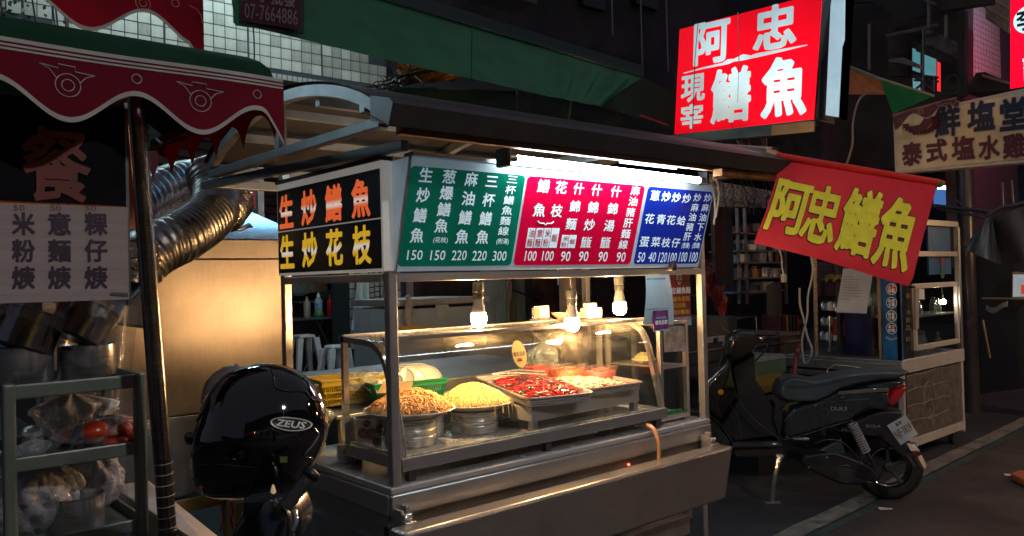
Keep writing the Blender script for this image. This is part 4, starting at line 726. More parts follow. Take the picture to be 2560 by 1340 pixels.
mb.build('valance_motifs',mat('motif_tan',(.45,.28,.2),.5),uv_)
# ================================================================ helmet on the near scooter
RR,UU,FF=[Vector(r) for r in MR]
hcx,hcy,HD=650,1080,1.58; HC=at(hcx,hcy,D=HD)
OUT=[(818,1080),(812,1030),(792,978),(752,935),(700,913),(640,909),(585,922),(543,952),(520,990),(508,1025),(495,1060),(486,1100),(484,1150),(488,1190),(500,1222),(530,1240),(580,1245),(640,1240),(690,1243),(730,1228),(765,1192),(790,1150),(808,1118)]
pol=sorted((math.atan2(-(y-hcy),x-hcx)%(2*math.pi),math.hypot(x-hcx,y-hcy)*HD/F_PX) for x,y in OUT)
def rho(t):
    t%=2*math.pi; A=[(pol[-1][0]-2*math.pi,pol[-1][1])]+pol+[(pol[0][0]+2*math.pi,pol[0][1])]
    for (a,ra),(b_,rb) in zip(A[:-1],A[1:]):
        if a<=t<=b_: w=(t-a)/(b_-a+1e-9); w=w*w*(3-2*w)*.35+w*.65; return ra+(rb-ra)*w
def hs(t,ph,k=1.0):
    r=rho(t); dep=.125*(1-.25*max(0,-math.sin(t))**2); return HC+(RR*math.cos(t)+UU*math.sin(t))*r*math.cos(ph)*k-FF*dep*math.sin(ph)*k
def hpx(px,py,k=1.004):
    t=math.atan2(-(py-hcy),px-hcx); q=min(.995,math.hypot(px-hcx,py-hcy)*HD/F_PX/rho(t)); return hs(t,math.acos(q),k)
hm=T('helmet','glossy black full helmet with an oval white badge resting on the near scooter','helmet',HC)
MB().grid(64,32,lambda u,v:hs(u*2*math.pi,math.pi*(v-.5)),True).build('shell',mat('helmet_black',(.004,.004,.006),.05,coat=1,noise=.2),hm,smooth=2,sub=1)
CH=mat('edge_chrome',(.30,.33,.34),.2,.9); EDG=mat('gloss_edge',(.03,.035,.04),.12,.5)
def hl(pts,r,name,m): MB().tube(smoothpts([hpx(*p) for p in pts],5),r,8).build(name,m,hm,smooth=2)
hl([(690,917),(706,935),(716,955),(745,965),(775,972),(790,990),(805,1000)],.0016,'trim_line',EDG); hl([(765,935),(778,955),(785,975),(806,1010)],.0016,'trim_line',EDG)
hl([(800,1055),(808,1075),(800,1095),(782,1120),(790,1140),(765,1185),(748,1200)],.0022,'trim_line',CH); hl([(715,1040),(745,1060),(770,1070),(784,1095)],.0015,'trim_line',EDG)
hl([(500,1075),(530,1130),(600,1128),(680,1140),(740,1150)],.0013,'visor_groove',EDG); hl([(590,930),(560,965),(545,1010),(520,1040)],.0016,'visor_groove',EDG); hl([(515,1175),(560,1130),(640,1135)],.002,'visor_groove',EDG)
PK=[((501,1010),(532,1000)),((503,984),(535,985)),((512,956),(548,966)),((532,934),(566,950)),((557,918),(586,938)),((590,908),(612,926))]
mb=MB(); vs=[]
for (a_,b_) in PK: vs+=[at(*a_,D=1.60),at(*b_,D=1.555),at(*b_,D=1.548),at(*a_,D=1.592)]
mb.add(vs,[(4*i+j,4*i+(j+1)%4,4*i+4+(j+1)%4,4*i+4+j) for i in range(5) for j in range(4)]+[(0,1,2,3),(20,21,22,23)]); mb.build('visor_peak',mat('peak_smoke',(.20,.17,.14),.25,coat=.6),hm,smooth=2)
MB().lathe([(.012,0),(.013,.004),(.006,.007),(.001,.007)],20,Tm(hpx(507,1080,1.0))@Vector((-1,-.6,0)).to_track_quat('Z','Y').to_matrix().to_4x4()).build('visor_pivot',mat('helmet_black'),hm,smooth=2)
def badge(pts_,k): return [hpx(758+math.cos(a)*w*math.cos(.28)-math.sin(a)*h*math.sin(.28),1038+math.cos(a)*w*math.sin(.28)+math.sin(a)*h*math.cos(.28),k) for a in [i*.2618 for i in range(24)] for w,h in (pts_,)]
MB().add(badge((42,15),1.006)+[hpx(758,1038,1.006)],[(i,(i+1)%24,24) for i in range(24)]).build('badge_rim',mat('badge_silver',(.6,.6,.58),.35,.3),hm)
MB().add(badge((38.5,12.5),1.010)+[hpx(758,1038,1.010)],[(i,(i+1)%24,24) for i in range(24)]).build('badge_field',mat('badge_dark',(.02,.02,.022),.3),hm)
hp=Plane(HC,RR,UU); mb=MB(); ca,sa=math.cos(.28),math.sin(.28)
mb.text('ZEUS',hp,0,0,58,15,wt=.04,N=40,fn=lambda a,b_,n:hpx(758+a*ca+b_*sa,1038+a*sa-b_*ca,1.014)); mb.build('badge_lettering',mat('badge_white',(.7,.7,.68),.4),hm)
MB().slab([hpx(736,1112,1.006),hpx(750,1114,1.006),hpx(748,1130,1.006),hpx(734,1128,1.006)],.0004).build('yellow_sticker',mat('sticker_green',(.25,.3,.08),.5),hm)
MB().tube(smoothpts([hpx(540,1188,1.0)-FF*.002,hpx(538,1205,1.0)-FF*.002,hpx(532,1224,1.0)-FF*.002]),[.001,.0045,.003,.001,.001,.001,.001,.001,.001][:9],6).build('red_tab',mat('tab_red',(.35,.06,.04),.4),hm)
# near scooter handlebar under the helmet
ns=T('near_scooter','front of a dark scooter with a handlebar grip in the foreground under the helmet','scooter',(-.86,-1.0,0))
NP=mat('near_scooter_black',(.008,.009,.012),.22,coat=.5); NBL=mat('near_scooter_blue',(.02,.03,.04),.25,coat=.5)
def npx(x,y,d=1.42): return at(x,y,D=d)
MB().tube([npx(772,1192,1.45),npx(745,1225,1.44),npx(712,1268,1.43)],.0135,18).build('handle_grip',mat('grip_grey',(.05,.05,.055),.35,.4,bump=.3,bscale=120),ns,smooth=True); MB().lathe([(.001,0),(.015,.0),(.017,.006),(.015,.014),(.0,.016)],20,Tm(npx(772,1192,1.45))@(npx(772,1192,1.45)-npx(712,1268,1.43)).to_track_quat('Z','Y').to_matrix().to_4x4()).build('grip_end',BLK,ns,smooth=2)
mb=MB()
def prof3(pts,d,th): 
    P_=[npx(*p,d) for p in pts]; mb.slab(P_,th,FF)
prof3([(600,1235),(670,1225),(712,1240),(735,1275),(748,1310),(745,1345),(700,1420),(560,1420),(575,1330),(600,1290)],1.46,.12); MB().add(mb.v,mb.f).build('cowl',NP,ns,bevel=.02,seg=4,smooth=2)
mb=MB(); prof3([(655,1252),(700,1262),(722,1290),(728,1345),(690,1420),(640,1420),(648,1340),(640,1300)],1.435,.03); MB().add(mb.v,mb.f).build('cowl_cover',NBL,ns,bevel=.01,seg=3,smooth=2)
MB().tube(smoothpts([npx(*p,1.43) for p in ((700,1243),(722,1262),(735,1295),(732,1330),(738,1350))]),.0025,8).build('trim_line',CH,ns,smooth=2)
mb=MB(); prof3([(682,1248),(706,1254),(708,1270),(698,1280),(680,1266)],1.43,.012); MB().add(mb.v,mb.f).build('switch_pad',mat('switch_grey',(.12,.13,.14),.4),ns,bevel=.004,seg=3)
MB().tube(smoothpts([npx(735,1275,1.42),npx(742,1300,1.41),npx(730,1330,1.41)]),.004,8).build('brake_lever',S_P,ns,smooth=2)
mb=MB(); prof3([(575,1330),(640,1290),(690,1345),(700,1500),(720,2200),(560,2200),(560,1420)],1.48,.2); MB().add(mb.v,mb.f).build('front_body',NP,ns,bevel=.02,seg=3)
c_=npx(640,2250,1.55); MB().lathe([(.12,-.05),(.2,-.045),(.22,0),(.2,.045),(.12,.05)],32,Tm(c_.x,c_.y,.22)@Rm(90,'X')).build('wheel',RUB,ns,smooth=2)
tag(MB().lathe([(.001,-.012),(.004,-.009),(.005,-.002),(.0025,.007),(.001,.01)],12,Tm(at(683,1225,D=1.47))).build('amber_bead',mat('amber_bead_lit',(.8,.6,.3),.4,emit=.3),smooth=2),'tiny cream tab showing under the rim of the helmet','tab')
# ================================================================ tiled building wall and pillar
TI=.115; bw=T('tiled_building','white tiled upper wall of the shop building lit from the left','building',(1.5,5.6,3.5))
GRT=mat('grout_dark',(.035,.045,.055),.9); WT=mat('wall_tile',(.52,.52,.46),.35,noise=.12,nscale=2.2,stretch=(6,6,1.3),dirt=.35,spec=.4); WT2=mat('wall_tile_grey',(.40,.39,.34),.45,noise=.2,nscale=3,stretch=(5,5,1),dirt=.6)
MB().box(-1.2,3.50,5.5,5.75,3.58,6.5).build('backing_wall',GRT,bw)
def tilemesh(w,h,name,m,t=.006,bv=.002):
    mb=MB(); a,b=w/2,h/2; mb.add([(-a,0,-b),(a,0,-b),(a,0,b),(-a,0,b),(-a+bv,-t,-b+bv),(a-bv,-t,-b+bv),(a-bv,-t,b-bv),(-a+bv,-t,b-bv)],[(4,5,6,7),(0,1,5,4),(1,2,6,5),(2,3,7,6),(3,0,4,7)]); o=mb.build(name,m,None); me=o.data; bpy.data.objects.remove(o); return me
tm=[tilemesh(TI-.007,TI-.007,'tile',WT),tilemesh(TI-.007,TI-.007,'tile',WT2)]; sm=tilemesh(TI/2-.007,.055,'tile',WT2)
def tile(me,x,y,z,par,rz=0):
    o=bpy.data.objects.new('tile',me); COL.objects.link(o); o.parent=par; o.matrix_parent_inverse=Matrix.Translation(-Vector(par.location)); o.matrix_basis=Tm(x+random.uniform(-.0006,.0006),y+random.uniform(-.0012,0),z)@Rm(rz,'Z')@Rm(random.uniform(-.4,.4),'X'); return o
n=0
for c in range(40):
    x=3.50-.06-TI*c-.013*(c//7)
    for r in range(10):
        z_=3.735+TI*(r+.5)
        # leave out what the awnings hide
        zr_=z_
        if x<-1.05: continue
        lim=4.55 if x<1.9 else 4.55-(x-1.9)*.38
        if z_>lim or (x<.1 and z_<3.9): continue
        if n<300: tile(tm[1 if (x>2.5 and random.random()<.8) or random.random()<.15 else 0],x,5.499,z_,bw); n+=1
for c in range(56):
    x=3.50-.04-TI/2*c
    if x>1.6: tile(sm,x,5.499,3.66,bw)
PY=6.0; pr_=T('tiled_pillar','pillar clad in white tiles with wide black joints behind the cart','pillar',(3.5,6.1,0)); a=at(882,780,Y=PY).x; b=at(1012,780,Y=PY).x
MB().box(a,b,PY,PY+.5,0,3.6).build('pillar_core',GRT,pr_); c0=at(923,780,Y=PY).x; c1=at(937,780,Y=PY).x; c2=at(951,780,Y=PY).x
tb=tilemesh(.155,.105,'tile',WT2); ts_=tilemesh(c1-c0-.018,.048,'tile',WT2); tw=tilemesh(.08,.105,'tile',WT2)
for i in range(12):
    z_=.75+i*.118
    tile(tb,c0-.085,PY-.001,z_,pr_); tile(tw,c0-.22,PY-.001,z_+.03,pr_)
    tile(tb,c2+.09,PY-.001,z_+.05,pr_); tile(tw,c2+.25,PY-.001,z_,pr_)
for i in range(24):
    z_=.72+i*.0625; tile(ts_,(c0+c1)/2,PY-.001,z_,pr_); tile(ts_,(c1+c2)/2-.005,PY-.001,z_+.01,pr_)
# dark facade above and around: floors, window bars
DK=mat('facade_dark',(.05,.05,.06),.8,noise=.3,nscale=.7,dirt=.5); fb=T('dark_building','dark upper floors of the shop building with barred windows','building',(5,6,5))
MB().box(-8,22,7.9,8.3,0,9).box(3.5,14,5.6,7.9,3.7,9).build('wall',DK,fb)
MB().box(-8,22,3.4,8,.02,.30).build('raised_floor',mat('arcade_tiles',(.08,.08,.085),.6,dirt=.4),fb)
for px in (1530,1602,1666): 
    q=at(px,20,Y=5.45); MB().tube([(q.x,5.45,q.z-1.0 if px!=1530 else q.z-.4),(q.x,5.45,q.z+1.5)],.012,8).build('window_bar',S_D,fb)
for px,w in ((1480,.5),(1610,.55)): q=at(px,-30,Y=5.55); MB().box(q.x-w/2,q.x+w/2,5.5,5.6,q.z-.3,q.z+.9).build('window',mat('window_dark',(.015,.018,.025),.12),fb)
q=at(1290,0,Y=4.8); MB().box(q.x-.5,q.x+.3,4.75,5.2,q.z,q.z+.4).build('cooler_box',mat('cooler_grey',(.12,.12,.13),.6),fb,bevel=.01)
# leafy clutter at the top left
GL=mat('leaf_dark',(.02,.05,.02),.5); q=at(50,10,Y=5.2); t=T('hanging_plant','dark trailing plant with cables in front of the tiles at the top left','plant',q); mb=MB(); rnd=random.Random(4)
for i in range(90):
    p=q+Vector((rnd.gauss(0,.17),rnd.uniform(-.1,.1),rnd.gauss(.08,.14))); d=Vector((rnd.gauss(0,1),rnd.gauss(0,1),rnd.gauss(-.4,1))).normalized()*.05; s_=d.cross(Vector((0,1,.3))).normalized()*.015; mb.add([p,p+d*.5+s_,p+d,p+d*.5-s_],[(0,1,2,3)])
mb.build('foliage',GL,t,kind='stuff'); mb=MB()
for i in range(7):
    x=q.x-.3+i*.1; mb.tube(smoothpts([(x,5.3,q.z+.6),(x+rnd.uniform(-.05,.1),5.3,q.z+.1),(x+rnd.uniform(0,.15),5.3,q.z-.5)]),.008,6)
mb.build('stems',CBL,t)
for i,(x0_,x1_) in enumerate(((160,172),(630,636))):
    a=at(x0_,20,Y=5.35); b=at(x1_,190,Y=5.35); tag(MB().tube(smoothpts([a,(a+b)/2+Vector((.01,0,0)),b]),.008,6).build('wall_cable',CBL,smooth=True),('black cable running down the tiles at the left' if i==0 else 'black cable running down the tiles under the phone number sign'),'cable')
# ================================================================ green awning with phone number
AW=mat('awning_green',(.022,.20,.075),.42,noise=.15,nscale=4,bump=.15,bscale=9,spec=.5); aw=T('green_awning','long green fabric awning hanging above the cart with a red phone number panel','awning',(2,2,2.9))
TOP=[(560,-120),(755,-52),(950,0),(1180,68),(1400,132),(1606,194)]; BOT=[(588,60),(690,82),(960,148),(1180,197),(1370,240),(1505,267)]
def lerp_(P,u):
    s_=u*(len(P)-1); i=min(int(s_),len(P)-2); w=s_-i; return P[i][0]+(P[i+1][0]-P[i][0])*w,P[i][1]+(P[i+1][1]-P[i][1])*w
AY=2.0
def awn(u,v):
    b_=at(*lerp_(BOT,u),Y=AY); t_=at(*lerp_(TOP,u),Y=AY+.55); p=b_.lerp(t_,v); w=max(0,(u-.5)*2)**1.3
    p.y+=(.035*math.sin(u*95+v*2)+.018*math.sin(u*57))*w*math.sin(math.pi*min(1,v*1.0+.02))**.5; return p
MB().grid(220,14,awn).build('awning_cloth',AW,aw,smooth=2)
a=at(1180,197,Y=AY-.004); b=at(1181,68,Y=AY+.546); MB().tube([a,(a+b)/2,b],.004,6).build('seam',AW,aw)
MB().tube([at(x,y,Y=AY+.55)+Vector((0,0,.01)) for x,y in TOP],.018,10).build('edge_pipe',mat('pipe_green',(.02,.06,.06),.25,.3),aw,smooth=True)
DG=mat('awning_dark_green',(.012,.035,.028),.6); MB().add([at(1505,267,Y=AY+.01),at(1606,194,Y=AY+.56),at(1690,230,Y=3.2),at(1692,330,Y=3.2),at(1610,300,Y=2.6)],[(0,1,2,3,4)]).build('awning_side',DG,aw)
MB().grid(8,1,lambda u,v:at(560+u*1050,-130+u*325+(-30*v),Y=AY+.56+v*.5)).build('awning_top',DG,aw)
MB().tube([at(1600,288,Y=2.5),at(1668,312,Y=2.9)],.012,8).build('side_rod',RED,aw,smooth=True)
ns_=T('phone_sign','dark red phone number panel with a green border at the left end of the awning','sign board',at(660,30,Y=AY-.1)); pn=Plane(at(600,60,Y=AY-.06),(1,0,-.0),(0,0.0,1))
Q=[at(588,64,Y=AY-.05),at(757,86,Y=AY-.03),at(757,-120,Y=AY+.3),at(565,-160,Y=AY+.3)]
MB().slab(Q,.02,(0,-1,0)).build('green_border',mat('border_green',(.015,.07,.03),.45),ns_); e=lambda px,py,k=0:at(px,py,Y=AY-.075+(60-py)*.0018-k)
MB().add([e(600,52),e(752,75),e(752,-120),e(600,-140)],[(0,1,2,3)]).build('red_panel',mat('panel_dark_red',(.085,.008,.02),.45),ns_)
MB().add([at(583,58,Y=AY-.06),at(597,62,Y=AY-.09),at(594,-100,Y=AY+.1),at(580,-100,Y=AY+.15)],[(0,1,2,3)]).build('rolled_edge',AW,ns_)
mb=MB(); glyph('07-7664886',.0,40)
def fpx(a,b_,n): return e(678+a,35+a*.142-b_,.02)
mb.text('07-7664886',pn,0,0,133,38,wt=-.004,N=44,fn=fpx); mb.text('批發',pn,30,45,62,42,wt=.03,N=44,fn=fpx); mb.text('小',pn,-20,45,28,38,wt=.03,N=44,fn=fpx)
mb.build('phone_lettering',mat('dim_lettering',(.30,.24,.25),.6),ns_)
# orange tarp, plastic sheets, cables under the awning
OT=mat('orange_tarp',(.50,.19,.02),.6,noise=.35,nscale=9,bump=.6,bscale=14); tag(MB().grid(16,10,lambda u,v:at(1000+u*150,(150+u*38)+v*(62-u*50),Y=3.2)+Vector((0,.05*math.sin(u*17+v*5),0))).build('orange_tarp',OT,smooth=2),'crumpled orange tarpaulin tucked under the left part of the awning','tarpaulin')
mb=MB(); rnd=random.Random(9)
t=T('cable_bundle','tangle of black cables hanging between the tiled wall and the orange tarp','cables',at(985,230,Y=3.1))
mb.tube(smoothpts([at(690,205,Y=3.1),at(850,222,Y=3.1),at(965,212,Y=3.1),at(1010,190,Y=3.1),at(1150,165,Y=3.1)]),.014,7); mb.tube(smoothpts([at(690,215,Y=3.1),at(880,232,Y=3.1),at(970,222,Y=3.1),at(1040,180,Y=3.1)]),.010,7)
for i in range(22):
    x=rnd.uniform(955,1015); y=rnd.uniform(170,230); pts=[at(x+rnd.uniform(-26,26),y+j*18+rnd.uniform(-10,14),Y=3.1+rnd.uniform(-.1,.05)) for j in range(5)]; mb.tube(smoothpts(pts),.005,5)
for a_ in ((1000,150,1060,210),(1030,150,1012,205),(1050,160,1075,190),(1010,190,1100,175),(1060,205,1050,260)): mb.tube([at(a_[0],a_[1],Y=3.1),at(a_[2],a_[3],Y=3.1)],.006,5)
mb.build('cables',CBL,t,smooth=True)
PS=glass_mat('dark_vinyl',(.30,.33,.36),rough=.12,refl=2.0,milky=.03,mcol=(.12,.14,.17))
vs_=T('vinyl_curtain','dark wrinkled clear vinyl sheet hanging under the green awning','curtain',at(1300,280,Y=2.9))
MB().grid(60,10,lambda u,v:at(985+u*600,215+u*35+v*130,Y=2.9)+Vector((0,.05*math.sin(u*33+v*3)+.03*math.sin(u*71+v*6),0))).build('vinyl_sheet',PS,vs_,smooth=2)
MB().add([at(1000,220,Y=3.0),at(1300,228,Y=3.0),at(1290,245,Y=3.0),at(1100,262,Y=3.0),at(1010,255,Y=3.0)],[(0,1,2,3,4)]).build('folded_flap',mat('vinyl_flap',(.028,.032,.04),.3),vs_)
MB().tube([at(1293,225,Y=2.85),at(1294,310,Y=2.85)],.008,6).tube([at(1430,245,Y=2.85),at(1418,330,Y=2.85)],.006,6).build('vinyl_seam',BLM,vs_)
# ================================================================ shop interior behind the cart
inn=T('shop_back_wall','dark back wall and ceiling of the shop behind the cart','wall',(3,8,1.5)); 
MB().box(-3,14,7.8,7.88,.3,3.6).build('back_panel',mat('inner_wall',(.05,.035,.045),.8,noise=.2),inn); MB().box(-3,14,5.76,7.9,3.5,3.57).build('ceiling_panel',mat('inner_ceiling',(.05,.05,.055),.8),inn)
for i in range(26): MB().box(-.5,3.3,7.70,7.79,.9+i*.11,.985+i*.11).build('shutter_slat',mat('shutter_maroon',(.055,.02,.03),.45,.3),inn,bevel=.01)
lo=T('couplet_strip','narrow red paper strip with gold characters on the door frame','paper strip',at(622,495,Y=5.45)); MB().slab([at(608,478,Y=5.45),at(637,476,Y=5.45),at(638,522,Y=5.45),at(612,505,Y=5.45)],.01,(0,-1,0)).build('red_strip',mat('strip_red',(.35,.01,.02),.6),lo)
plc=Plane(at(608,520,Y=5.43),(1,0,0),(0,0,1)); MB().tpx('招',plc,621,481,18,16,wt=.03,n=.002).tpx('財',plc,622,499,18,18,wt=.03,n=.002).build('strip_lettering',mat('gold_strip',(.5,.35,.06),.5),lo)
tag(MB().box(at(640,500,Y=5.5).x,at(655,500,Y=5.5).x,5.45,5.6,.3,3.5).build('door_frame',mat('frame_grey',(.28,.27,.25),.6,dirt=.4)),'grey door frame beside the red paper strip','door frame')
tag(MB().box(at(596,500,Y=5.5).x,at(606,500,Y=5.5).x,5.45,5.6,.3,3.5).build('white_tiles_strip',WT),'narrow white wall edge left of the red paper strip','wall edge')
# table with bottles
fl=.30; TY=6.9; q=at(735,797,Y=TY-.3); zt=q.z; xa,xb=at(700,797,Y=TY).x,at(885,797,Y=TY-.3).x
tt=T('folding_table','dark folding table with crossed legs holding sauce bottles','table',((xa+xb)/2,TY,fl)); MB().box(xa,xb,TY-.32,TY+.3,zt-.03,zt).build('tabletop',mat('table_grey',(.10,.10,.11),.35,.3),tt,bevel=.008)
for y in (TY-.25,TY+.2): 
    for a_,b_ in ((xa+.35,xb-.1),(xb-.1,xa+.35)): MB().tube([(a_,y,zt-.03),(b_,y,fl)],.016,8).build('leg',BLM,tt,smooth=True)
def bottle(px,py,h,r,body,cap,label,kind=0):
    c_=at(px,py,Y=TY-.18); c_.z=zt; t=T('sauce_bottle',label,'bottle',c_,'bottles on the folding table'); MB().lathe([(r*.9,0),(r,.01),(r,h*.68),(r*.5,h*.8),(r*.4,h*.82)],18,Tm(*c_)).build('bottle_body',body,t,smooth=True); MB().lathe([(r*.5,h*.82),(r*.45,h*.88),(r*.12,h),(0.0005,h)],14,Tm(*c_)).build('cap',cap,t,smooth=True); return t,c_
bottle(768,790,.26,.042,mat('bottle_brown_grey',(.30,.26,.2),.4),mat('cap_tan',(.35,.25,.12),.5),'tan squeeze bottle at the left of the dark table')
t,c_=bottle(797,790,.30,.048,mat('bottle_clear',(.45,.58,.6),.2,trans=.3),WHP,'water bottle with a blue label and a green base on the dark table'); MB().lathe([(.0495,.09),(.0495,.17)],18,Tm(*c_),True).build('blue_label',mat('label_blue',(.2,.45,.7),.5,noise=.4,nscale=40),t); MB().lathe([(.04,-0),(.062,.02),(.062,.045),(.05,.06)],18,Tm(*c_)).build('green_base',GRN,t,smooth=True); MB().lathe([(.0497,.06),(.0497,.09)],18,Tm(*c_),True).build('amber_liquid',mat('amber_liquid',(.45,.3,.04),.2),t)
bottle(826,790,.27,.042,mat('bottle_red',(.55,.01,.03),.25,coat=.3),RED,'bright red squeeze bottle in the middle of the dark table')
t,c_=bottle(846,790,.12,.03,glass_mat('jar_glass',(.8,.85,.85),milky=.3),WHP,'small glass jar between the red bottle and the steel pot')
c_=at(858,790,Y=TY-.1); c_.z=zt; pot(tuple(c_),.10,.11,'small steel pot at the right end of the dark table',None,False,name='steel_pot')
for x,w,h,m,lb in ((745,.35,.34,CARD,'brown cardboard box behind the bottles'),(830,.4,.12,mat('box_navy',(.01,.03,.07),.5),'dark blue box lid on the shelf behind the bottles')):
    q=at(x+30,700 if w<.4 else 712,Y=7.45); tag(MB().box(q.x-w/2,q.x+w/2,7.3,7.6,q.z-h/2-.0,q.z+h/2).build('storage_box',m,bevel=.006),lb,'box')
q=at(780,752,Y=7.4); tag(MB().box(at(735,752,Y=7.4).x,at(890,752,Y=7.4).x,7.25,7.6,q.z-.02,q.z).build('wall_shelf',S_D),'dark shelf on the back wall behind the sauce bottles','shelf')
bag((at(748,720,Y=7.2).x,7.2,at(748,740,Y=7.2).z),(.16,.1,.24),'white plastic bag on the shelf behind the tan bottle',seed=41,m=MATS['ice_bag'],knot=False); bag((at(833,735,Y=7.2).x,7.2,at(833,752,Y=7.2).z),(.16,.1,.16),'pale green plastic bag on the shelf behind the red bottle',seed=42,m=MATS['ice_bag'],knot=False)
def stool(px,py0,py1,Y,label,w=.17):
    a=at(px,py0,Y=Y); b_=at(px,py1,Y=Y); c_=Vector((a.x,Y,fl)); t=T('plastic_stool',label,'stool',c_,'white plastic stools'); zt_=a.z
    MB().add([(a.x-w*.62,Y-w*.62,zt_-.035),(a.x+w*.62,Y-w*.62,zt_-.035),(a.x+w*.62,Y+w*.62,zt_-.035),(a.x-w*.62,Y+w*.62,zt_-.035),(a.x-w*.55,Y-w*.55,zt_),(a.x+w*.55,Y-w*.55,zt_),(a.x+w*.55,Y+w*.55,zt_),(a.x-w*.55,Y+w*.55,zt_)],[(0,3,2,1),(4,5,6,7),(0,1,5,4),(1,2,6,5),(2,3,7,6),(3,0,4,7)]).build('seat',WHP,t,bevel=.015)
    for sx in (-1,1):
        for sy in (-1,1): MB().hexa([(a.x+sx*w-.02,Y+sy*w-.02,fl),(a.x+sx*w+.02,Y+sy*w-.02,fl),(a.x+sx*w+.02,Y+sy*w+.02,fl),(a.x+sx*w-.02,Y+sy*w+.02,fl)],[(a.x+sx*w*.58-.035,Y+sy*w*.58-.03,zt_-.036),(a.x+sx*w*.58+.035,Y+sy*w*.58-.03,zt_-.036),(a.x+sx*w*.58+.035,Y+sy*w*.58+.03,zt_-.036),(a.x+sx*w*.58-.035,Y+sy*w*.58+.03,zt_-.036)]).build('leg',WHP,t,bevel=.006)
    MB().box(a.x-w*.8,a.x+w*.8,Y-w*.8,Y-w*.76,fl+.16,fl+.20).build('stretcher',WHP,t)
stool(760,836,940,6.3,'white plastic stool under the left of the dark table'); stool(838,862,960,5.2,'white plastic stool half hidden behind the left end of the glass case',.15)
t=T('red_basin','red plastic basin on the floor behind the bag of noodles','basin',(1.9,4.4,.3)); q=at(822,955,Y=4.2); MB().lathe([(.12,0),(.2,.12),(.215,.13),(.19,.12),(.11,.01),(.001,.01)],28,Tm(q.x,q.y,q.z-.12)).build('basin_body',mat('basin_red',(.4,.0,.03),.3),t,smooth=True); MB().lathe([(.09,0),(.09,max(.05,q.z-.12-.3))],16,Tm(q.x,q.y,.3)).build('basin_stand',BLM,t)
# hanging cloth on the pillar
ca_=at(905,690,Y=5.9); cb_=at(905,822,Y=5.9)
tag(MB().grid(24,20,lambda u,v:(at(880+u*33+(1-v)*0+v*8+(-5 if u<.5 else 3)*(1-v),0+822-v*130,Y=5.9).x,5.88-.05*math.sin(u*14+v*2)*(1-v*.5),cb_.z+(ca_.z-cb_.z)*v-(.04*math.sin(u*3.1) if v<.1 else 0))).build('hanging_cloth',mat('cloth_pale',(.42,.50,.50),.8,noise=.08),smooth=2),'long pale grey cloth hanging on the tiled pillar','cloth')
for i,(a_,b_,m,lb) in enumerate((((966,735),(945,840),BLM,'dark stick leaning against the tiled pillar'),((962,690),(952,800),CBL,'thin black rod leaning on the tiled pillar'))): tag(MB().tube([at(*a_,Y=5.7),at(*b_,Y=5.6)],.016-.01*i,8).build('leaning_stick',m,smooth=True),lb,'stick')
yb=mat('yellow_board',(.42,.28,.05),.6,noise=.1); tag(MB().slab([at(938,800,Y=4.8),at(970,792,Y=4.8),at(975,845,Y=4.8),at(945,845,Y=4.8)],.03,(0,1,0)).build('yellow_board',yb),'dull yellow board leaning at the foot of the tiled pillar','board')
tag(MB().slab([at(1000,815,Y=2.2),at(1060,813,Y=2.2),at(1078,820,Y=2.2),at(1062,832,Y=2.2),at(1000,838,Y=2.2)],.01,(0,1,0)).build('yellow_board',yb),'flat yellow board lying behind the case at the left of the freezer','board')
# freezer and doors behind
fz=T('chest_freezer','pale blue chest freezer with a steel top seen through the cart','freezer',(2.1,2.9,.3)); x0,x1=at(996,790,Y=2.6).x,at(1218,790,Y=2.6).x; zt=at(1100,745,Y=2.6).z
FZ=mat('freezer_blue',(.33,.40,.43),.4,noise=.1,nscale=2,stretch=(1,1,.3),dirt=.2); MB().box(x0,x1,2.6,3.25,.3,zt-.07).build('freezer_body',FZ,fz,bevel=.01); MB().box(x0-.01,x1+.01,2.58,3.27,zt-.05,zt).build('freezer_lid',mat('lid_steel',(.35,.36,.34),.4,.5,dirt=.4),fz,bevel=.008)
q=at(1105,780,Y=2.595); MB().slab([q+Vector((-.06,0,-.05)),q+Vector((.06,0,-.06)),q+Vector((.06,0,.06)),q+Vector((-.06,0,.07))],.003,(0,-1,0)).build('faded_note',mat('note_pale',(.40,.46,.46),.8),fz)
q=at(1018,760,Y=2.55); tag(MB().tube(smoothpts([q+Vector((0,0,.06)),q+Vector((.02,0,-.0)),q+Vector((.0,0,-.12)),q+Vector((.04,0,-.2))]),[.02,.02,.02,.025,.03,.03,.035,.035,.03,.03,.02,.01,.004],8).build('rag',mat('rag_beige',(.35,.3,.25),.9),smooth=2),'small beige rag hanging from the freezer edge','rag')
def pane(px0,px1,y0,y1,Y,m,name,label,cat,th=.04):
    a=at(px0,y1,Y=Y); b_=at(px1,y1,Y=Y); c_=at(px1,y0,Y=Y); d_=at(px0,y0,Y=Y); o=MB().slab([a,b_,Vector((b_.x,Y,c_.z)),Vector((a.x,Y,d_.z))],th,(0,1,0)).build(name,m); return tag(o,label,cat)
BD_=mat('door_bluegrey',(.20,.27,.28),.5,noise=.15,nscale=2,stretch=(3,1,.4),dirt=.3); pane(1212,1262,600,860,3.3,BD_,'door_panel','blue grey door panel right of the freezer','door'); pane(1268,1318,600,900,3.35,mat('door_greenish',(.14,.17,.13),.5,noise=.2,stretch=(3,1,.4)),'door_panel','greenish inner door panel with a pipe in front','door')
pane(1335,1402,600,900,3.2,mat('cabinet_brown',(.09,.05,.04),.2,.3,noise=.4,nscale=4),'brown_cabinet','glossy brown steel cabinet reflecting the bulbs','cabinet'); pane(1400,1418,600,745,3.1,WHP,'white_box','white electric box beside the cabinet','box',.06) if 0 else None
pane(1403,1412,640,712,3.0,WHP,'white_tube_case','white plastic case mounted above the card holder','case',.05)
